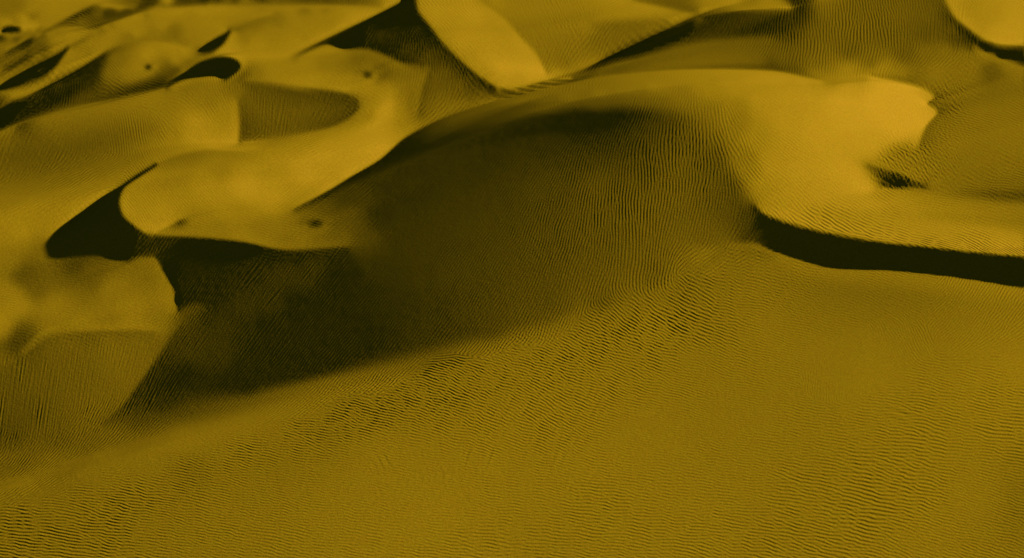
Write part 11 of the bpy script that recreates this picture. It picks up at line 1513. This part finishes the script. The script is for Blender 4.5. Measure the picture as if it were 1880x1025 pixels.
def bank(theta, lam, seed, ang_bw, nth, lams, passes, bw=.16, gain=1.6):
    """oriented band-pass filtering of noise; orientation and spacing vary over the ground"""
    # crest direction (ct, st) in the picture (v down) -> wave vector, then to ground-grid indices
    kx = np.sin(theta)/lam; ky = np.cos(theta)/lam       # normal to the crest, cycles per unit
    dvv = np.gradient(pv, axis=0)/STEP; dvu = np.gradient(pv, axis=1)/STEP
    dvv = np.clip(dvv, .3, 2.5); dvu = np.clip(dvu, -1.5, 1.5)
    kx2 = (kx + ky*dvu)*STEP; ky2 = ky*dvv*STEP
    kk = np.hypot(kx2, ky2); th = np.arctan2(ky2, kx2) % np.pi
    lk = np.log(1/np.clip(kk, 1e-4, .45)); H, W = kk.shape
    Hp, Wp = [int(2**math.ceil(math.log2(n)) if False else n+(-n) % 32) for n in (H, W)]
    fy = np.fft.fftfreq(Hp)[:, None]; fx = np.fft.rfftfreq(Wp)[None]
    fr = np.hypot(fx, fy); fr[0, 0] = 1e-9; fth = np.arctan2(fy, fx) % np.pi
    lb = np.log(np.array(lams)/STEP); dl = lb[1]-lb[0]
    src = np.random.default_rng(seed).standard_normal((Hp, Wp)).astype(np.float32)
    fxf = np.fft.fftfreq(Wp)[None]; frf = np.hypot(fxf, fy); frf[0, 0] = 1e-9
    for ps in range(passes):
        last = ps == passes-1
        FS = np.fft.fft2(src) if last else np.fft.rfft2(src)
        out = np.zeros((H, W), np.complex64 if last else np.float32)
        rr, tt = (frf, np.arctan2(fy, fxf)) if last else (fr, fth)
        lr = np.log(1/rr)
        for b in range(nth):
            t0 = b*np.pi/nth; d = np.abs(th-t0); d = np.minimum(d, np.pi-d)
            wt_ = np.clip(1-d/(np.pi/nth), 0, 1)
            if not (wt_ > 0).any(): continue
            if last:                                      # analytic signal, wave vector towards the sun
                t1 = t0 if math.cos(t0)-.35*math.sin(t0) > 0 else t0-np.pi
                df = np.abs(tt-t1); df = np.minimum(df, 2*np.pi-df)
            else:
                df = np.abs(tt-t0); df = np.minimum(df, np.pi-df)
            ga = np.exp(-df**2/(2*ang_bw**2))
            for l0 in lb:
                wl = np.clip(1-np.abs(np.clip(lk, lb[0], lb[-1])-l0)/dl, 0, 1)*wt_
                if not (wl > .01).any(): continue
                g = ga*np.exp(-(lr-l0)**2/(2*bw**2)); g = g/math.sqrt((g**2).mean()+1e-12)
                r = np.fft.ifft2(FS*g)[:H, :W] if last else np.fft.irfft2(FS*g, s=(Hp, Wp))[:H, :W]
                out += (wl*r).astype(out.dtype)
        if last: return out/np.sqrt((np.abs(out)**2).mean())*1.2, kk
        src = np.zeros((Hp, Wp), np.float32); src[:H, :W] = np.tanh(gain*out/out.std())
def world_len(theta, lam):
    """ground length of one ripple"""
    kx = np.sin(theta)/lam; ky = np.cos(theta)/lam
    sc = F/np.sqrt(Y[c]**2+CH**2); sd = CH/np.sqrt(Y[c]**2+CH**2)
    return 1/np.hypot(kx*sc, ky*sc*sd)
th, lam, amp = field(RIPPLES)
lam = np.maximum(lam*.95, 4.5)
ca, kk = bank(th, lam, 3, math.radians(16), 16, [3.9, 4.8, 5.9, 7.2], 2)
A = np.tanh(np.abs(ca)); ph = np.angle(ca); rip = A*(np.sin(ph)+.22*np.sin(2*ph))*1.25
env = np.clip(1+.10*smooth_noise(rip.shape, 46, 5)+.10*smooth_noise(rip.shape, 16, 6), .4, 1.5)
wl = np.minimum(world_len(th, lam), 3.0)
edge = np.ones_like(rip)
n = 30; ramp = np.linspace(0, 1, n)
edge[:n] *= ramp[:, None]; edge[-n:] *= ramp[::-1, None]; edge[:, :n] *= ramp[None]; edge[:, -n:] *= ramp[None, ::-1]
# ripples stay low where the sun only grazes the slope
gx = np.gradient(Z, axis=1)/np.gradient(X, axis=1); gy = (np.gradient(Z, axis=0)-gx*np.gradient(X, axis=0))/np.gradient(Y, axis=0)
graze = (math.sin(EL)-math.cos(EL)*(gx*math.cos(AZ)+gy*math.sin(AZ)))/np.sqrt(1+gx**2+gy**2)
front = np.clip((pv-(760-.28*pu))/60, 0, 1)          # coarser ripples on the near sheet
amp = np.minimum(np.maximum(amp, .022)*(1+.45*front)*1.3, np.maximum(1.05*graze[c], 0)+.035)
R = rip*env*amp*wl/(2*math.pi)*edge
# broken, pitted ground (trampled or gusty patches) and faint mega-ripples
th3, lam3, amp3 = field(ROUGH, 5.0, 14)
cr, _ = bank(th3, lam3, 21, math.radians(27), 12, [4.5, 6.5, 9], 1, bw=.26)
pr = np.angle(cr); pit = np.tanh(np.abs(cr)**1.3)*(np.sin(pr)+.3*np.sin(2*pr))
R += pit*np.maximum(amp3, 0)*np.minimum(world_len(th3, lam3), 2.5)/(2*math.pi)*edge
th4, lam4, amp4 = field(MEGA, 5.0, 20)
cm, _ = bank(th4, lam4, 31, math.radians(14), 12, [12, 18, 26], 1, bw=.2)
am = np.abs(cm); pm = np.angle(cm)
R += np.maximum(am-.7, 0)*(np.sin(pm)+.35*np.sin(2*pm))*np.maximum(amp4, 0)*np.minimum(world_len(th4, lam4), 5)/(2*math.pi)*edge
# slip-face streaks
th2, lam2, amp2 = field(STREAKS, 4.0, 14)
st, _ = bank(th2, lam2, 11, math.radians(3.2), 24, [6, 9, 13], 1, bw=.35)
R += .55*(st.real*(1+.5*smooth_noise(st.shape, 25, 8)))*np.maximum(amp2, 0)*np.minimum(world_len(th2, lam2), 4)/(2*math.pi)*edge

Zbase = Z.copy()
Z[c] += R
# ------------------------------------------------------------------ far ground to the horizon
far_d = [Y[0, 0]*k for k in (1.25, 1.7, 2.5, 4, 8, 20, 60)]
NR = len(far_d)
x0, y0, z0 = X[0], Y[0], Z[0]
FX = np.array([x0*d/y0[0] for d in far_d][::-1]); FY = np.array([np.full_like(x0, d) for d in far_d][::-1])
FZ = np.array([z0*max(0, 1-.25*(k+1))+12*min(1, .25*(k+1)) for k in range(NR)][::-1])
X = np.vstack([FX, X]); Y = np.vstack([FY, Y]); Z = np.vstack([FZ, Z])

# ------------------------------------------------------------------ sand material
def sand(name):
    m = bpy.data.materials.new(name); m.use_nodes = True; nt = m.node_tree; N = nt.nodes; L = nt.links
    bs = N['Principled BSDF']; bs.inputs['Roughness'].default_value = .95; bs.inputs['Specular IOR Level'].default_value = .0
    geo = N.new('ShaderNodeNewGeometry')
    def noise(scale, det, rough=.5):
        n = N.new('ShaderNodeTexNoise'); n.inputs['Scale'].default_value = scale; n.inputs['Detail'].default_value = det
        n.inputs['Roughness'].default_value = rough; L.new(geo.outputs['Position'], n.inputs['Vector']); return n.outputs['Fac']
    def mixc(f, a, b):
        x = N.new('ShaderNodeMix'); x.data_type = 'RGBA'; L.new(f, x.inputs[0])
        for i, k in ((6, a), (7, b)):
            if isinstance(k, tuple): x.inputs[i].default_value = k
            else: L.new(k, x.inputs[i])
        return x.outputs[2]
    def ramp(f, lo, hi):
        r = N.new('ShaderNodeMapRange'); L.new(f, r.inputs[0]); r.inputs[1].default_value = lo; r.inputs[2].default_value = hi; return r.outputs[0]
    def tint(c):                                          # painted highlight: redder, paler colour on sun-facing slopes
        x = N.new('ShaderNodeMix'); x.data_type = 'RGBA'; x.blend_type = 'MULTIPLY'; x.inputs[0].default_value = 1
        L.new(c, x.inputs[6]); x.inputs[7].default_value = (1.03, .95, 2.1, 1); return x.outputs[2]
    big = ramp(noise(.35, 6, .75), .36, .64)
    base = mixc(big, (.61, .402, .007, 1), (.63, .372, .008, 1))
    grain = ramp(noise(2.6, 5, .85), .32, .68)
    base2 = mixc(grain, (.38, .246, .005, 1), (.88, .535, .014, 1))
    mx = N.new('ShaderNodeMix'); mx.data_type = 'RGBA'; mx.inputs[0].default_value = .5
    at = N.new('ShaderNodeAttribute'); at.attribute_name = 'sunlit_tint'
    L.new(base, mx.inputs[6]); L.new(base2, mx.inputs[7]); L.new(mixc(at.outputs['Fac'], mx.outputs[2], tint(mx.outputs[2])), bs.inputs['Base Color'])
    bp = N.new('ShaderNodeBump'); bp.inputs['Strength'].default_value = .6; bp.inputs['Distance'].default_value = .05
    L.new(noise(2.4, 4, .7), bp.inputs['Height']); L.new(bp.outputs[0], bs.inputs['Normal'])
    return m
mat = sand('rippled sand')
H, W = X.shape
# plan of the dunes: outlines in picture units, first match wins
PLAN = [
 ('sand_plain', 'open foreground sand sheet covered in fine wind ripples', 'sand',
  [(-400, 900), (0, 850), (130, 800), (230, 755), (400, 735), (600, 697), (850, 652), (1100, 580), (1250, 510), (1345, 449), (1420, 460), (1540, 491), (1640, 495), (1740, 505), (1880, 529), (2400, 600), (2400, 3000), (-400, 3000)]),
 ('sand_dune', 'great central dune with dark rippled flank and glowing right shoulder', 'dune',
  [(230, 755), (325, 590), (325, 570), (318, 520), (285, 470), (285, 432), (400, 440), (450, 446), (540, 460), (560, 440), (530, 390), (600, 352), (740, 256), (820, 212), (905, 185), (1000, 160), (1100, 142), (1300, 127), (1430, 131), (1510, 148), (1600, 140), (1695, 163), (1715, 176), (1702, 190), (1720, 205), (1685, 270), (1640, 290), (1595, 302), (1620, 342), (1720, 346), (1880, 366), (2400, 400), (2400, 620), (1880, 540), (1540, 500), (1345, 460), (1100, 590), (600, 705)]),
 ('sand_dune', 'rounded golden dune tongue with black slip face on its left', 'dune',
  [(95, 445), (100, 425), (135, 402), (285, 300), (360, 277), (454, 276), (546, 262), (640, 238), (690, 190), (740, 150), (788, 126), (775, 165), (766, 212), (905, 185), (740, 256), (600, 352), (530, 390), (560, 440), (540, 460), (450, 446), (285, 432), (285, 472), (232, 480), (112, 468)]),
 ('sand_dune', 'low left terrace dune with streaked face dropping to the foreground', 'dune',
  [(-400, 900), (-400, 500), (0, 480), (60, 440), (95, 445), (112, 468), (232, 480), (285, 470), (318, 520), (325, 570), (325, 590), (230, 755), (130, 800), (0, 850)]),
 ('sand_dune', 'broad pale dune at the left edge with a sharp square cut slip face', 'dune',
  [(-400, 500), (-400, 300), (0, 240), (100, 205), (200, 184), (300, 160), (380, 139), (412, 147), (438, 118), (560, 165), (640, 172), (690, 190), (640, 238), (546, 262), (454, 276), (360, 277), (285, 300), (135, 402), (95, 445), (60, 440), (0, 480)]),
 ('sand_dune', 'steep dune with bright diagonal crest climbing out of the upper edge', 'dune',
  [(528, 104), (600, 72), (680, 34), (745, 0), (770, -300), (1220, -300), (1240, 20), (1160, 80), (1090, 120), (1050, 145), (1000, 155), (905, 185), (820, 212), (766, 212), (775, 165), (788, 126), (740, 150), (690, 190), (640, 172), (560, 165), (500, 150)]),
 ('sand_dune', 'long shaded dune with upright ripples behind the central crest', 'dune',
  [(1050, 145), (1090, 120), (1160, 80), (1240, 46), (1330, 20), (1450, 12), (1480, -60), (1735, -60), (1752, 30), (1790, 64), (1795, 84), (1690, 95), (1600, 140), (1510, 148), (1430, 131), (1300, 127), (1100, 142)]),
 ('sand_dune', 'bright dune in the upper right corner above its black shadow', 'dune',
  [(1735, -300), (2400, -300), (2400, 130), (1880, 118), (1810, 92), (1795, 84), (1790, 64), (1752, 30)]),
 ('sand_hollow', 'shallow rough sand basin at the right edge', 'sand',
  [(1795, 84), (1880, 118), (2400, 130), (2400, 400), (1880, 366), (1720, 346), (1620, 342), (1595, 302), (1685, 270), (1720, 205), (1702, 190), (1715, 176), (1600, 140), (1690, 95)]),
 ('sand_dune', 'smooth dune with a rounded black hollow just under its crest', 'dune',
  [(370, 89), (423, 55), (500, 28), (560, 8), (700, 8), (745, 0), (600, 72), (528, 104), (500, 150), (438, 118), (412, 147), (380, 139), (304, 159)]),
 ('sand_dune', 'rounded dune beyond the broad pale dune at the left', 'dune',
  [(-400, 300), (-400, 230), (0, 200), (102, 148), (184, 102), (230, 82), (310, 79), (370, 89), (304, 159), (200, 184), (0, 240)]),
]
REST = ('far_dunes', 'small crowded dunes receding toward the upper left', 'dunes')
fu, fv = project(X[NR:], Y[NR:], Zbase)
fu = (fu[1:, 1:]+fu[:-1, :-1])/2; fv = (fv[1:, 1:]+fv[:-1, :-1])/2
owner = np.full((H-1, W-1), len(PLAN), int); part = owner[NR:]
def inside(poly, a, b):
    r = np.zeros(a.shape, bool); p = np.array(poly, float)
    for (x1, y1), (x2, y2) in zip(p, np.roll(p, -1, 0)):
        if y1 == y2: continue
        r ^= ((y1 > b) != (y2 > b)) & (a < (x2-x1)*(b-y1)/(y2-y1)+x1)
    return r
for k in range(len(PLAN)-1, -1, -1): part[inside(PLAN[k][3], fu, fv)] = k
co_ = np.stack([X, Y, Z], -1).reshape(-1, 3).astype(np.float32)
along = np.stack([np.gradient(X, axis=1), np.gradient(Y, axis=1), np.gradient(Z, axis=1)], -1)
across = np.stack([np.gradient(X, axis=0), np.gradient(Y, axis=0), np.gradient(Z, axis=0)], -1)
nrm = np.cross(along, across)
nrm *= (np.sign(nrm[..., 2])/np.linalg.norm(nrm, axis=-1))[..., None]
nrm = nrm.reshape(-1, 3).astype(np.float32)
sunlit_tint = np.clip((np.vstack([np.zeros((NR, W)), graze])-.3)/.3, 0, 1).ravel().astype(np.float32)  # mask of the painted highlight hue, grows as the slope faces the sun
idx = np.arange(H*W, dtype=np.int64).reshape(H, W)
quads = np.stack([idx[1:, :-1], idx[1:, 1:], idx[:-1, 1:], idx[:-1, :-1]], -1)
for k, (name, label, cat) in enumerate([p[:3] for p in PLAN]+[REST]):
    q = quads[owner == k]
    if not len(q): continue
    vi, inv = np.unique(q.ravel(), return_inverse=True)
    me = bpy.data.meshes.new(name)
    me.vertices.add(len(vi)); me.vertices.foreach_set('co', co_[vi].ravel())
    me.loops.add(len(inv)); me.loops.foreach_set('vertex_index', inv.astype(np.int32))
    me.polygons.add(len(q)); me.polygons.foreach_set('loop_start', np.arange(0, q.size, 4, dtype=np.int32))
    me.polygons.foreach_set('use_smooth', np.ones(len(q), bool))
    me.update(calc_edges=True); me.materials.append(mat)
    me.normals_split_custom_set_from_vertices(nrm[vi])
    at = me.attributes.new('sunlit_tint', 'FLOAT', 'POINT'); at.data.foreach_set('value', sunlit_tint[vi])
    ob = bpy.data.objects.new(name, me); bpy.context.collection.objects.link(ob)
    ob['kind'] = 'structure'; ob['label'] = label; ob['category'] = cat


# ------------------------------------------------------------------ camera, sun, sky
cam = bpy.data.cameras.new('camera'); co = bpy.data.objects.new('camera', cam)
bpy.context.collection.objects.link(co); bpy.context.scene.camera = co
cam.sensor_width = 36; cam.lens = 36*F/1880; cam.clip_start = 1; cam.clip_end = 200000
co.location = (0, 0, CH); co.rotation_euler = (math.pi/2-PITCH, 0, 0)
sun = bpy.data.lights.new('sun', 'SUN'); so = bpy.data.objects.new('sun', sun); bpy.context.collection.objects.link(so)
sun.energy = 5.0; sun.angle = math.radians(0.9); sun.color = (1, .9, .74)
from mathutils import Vector
so.rotation_euler = Vector((math.cos(EL)*math.cos(AZ), math.cos(EL)*math.sin(AZ), math.sin(EL))).to_track_quat('Z', 'Y').to_euler()
so.location = (300, 200, 200)
w = bpy.data.worlds.new('World'); bpy.context.scene.world = w; w.use_nodes = True
bg = w.node_tree.nodes['Background']; sky = w.node_tree.nodes.new('ShaderNodeTexSky'); sky.sky_type = 'NISHITA'
sky.sun_disc = False; sky.sun_elevation = EL; sky.sun_rotation = math.atan2(math.cos(AZ), math.sin(AZ)); sky.dust_density = 0.3; sky.ozone_density = 3.0
w.node_tree.links.new(sky.outputs[0], bg.inputs[0]); bg.inputs[1].default_value = .018
s = bpy.context.scene; s.render.engine = 'CYCLES'
s.view_settings.view_transform = 'Standard'; s.view_settings.look = 'None'; s.view_settings.exposure = 0
s.cycles.max_bounces = 1; s.cycles.diffuse_bounces = 0
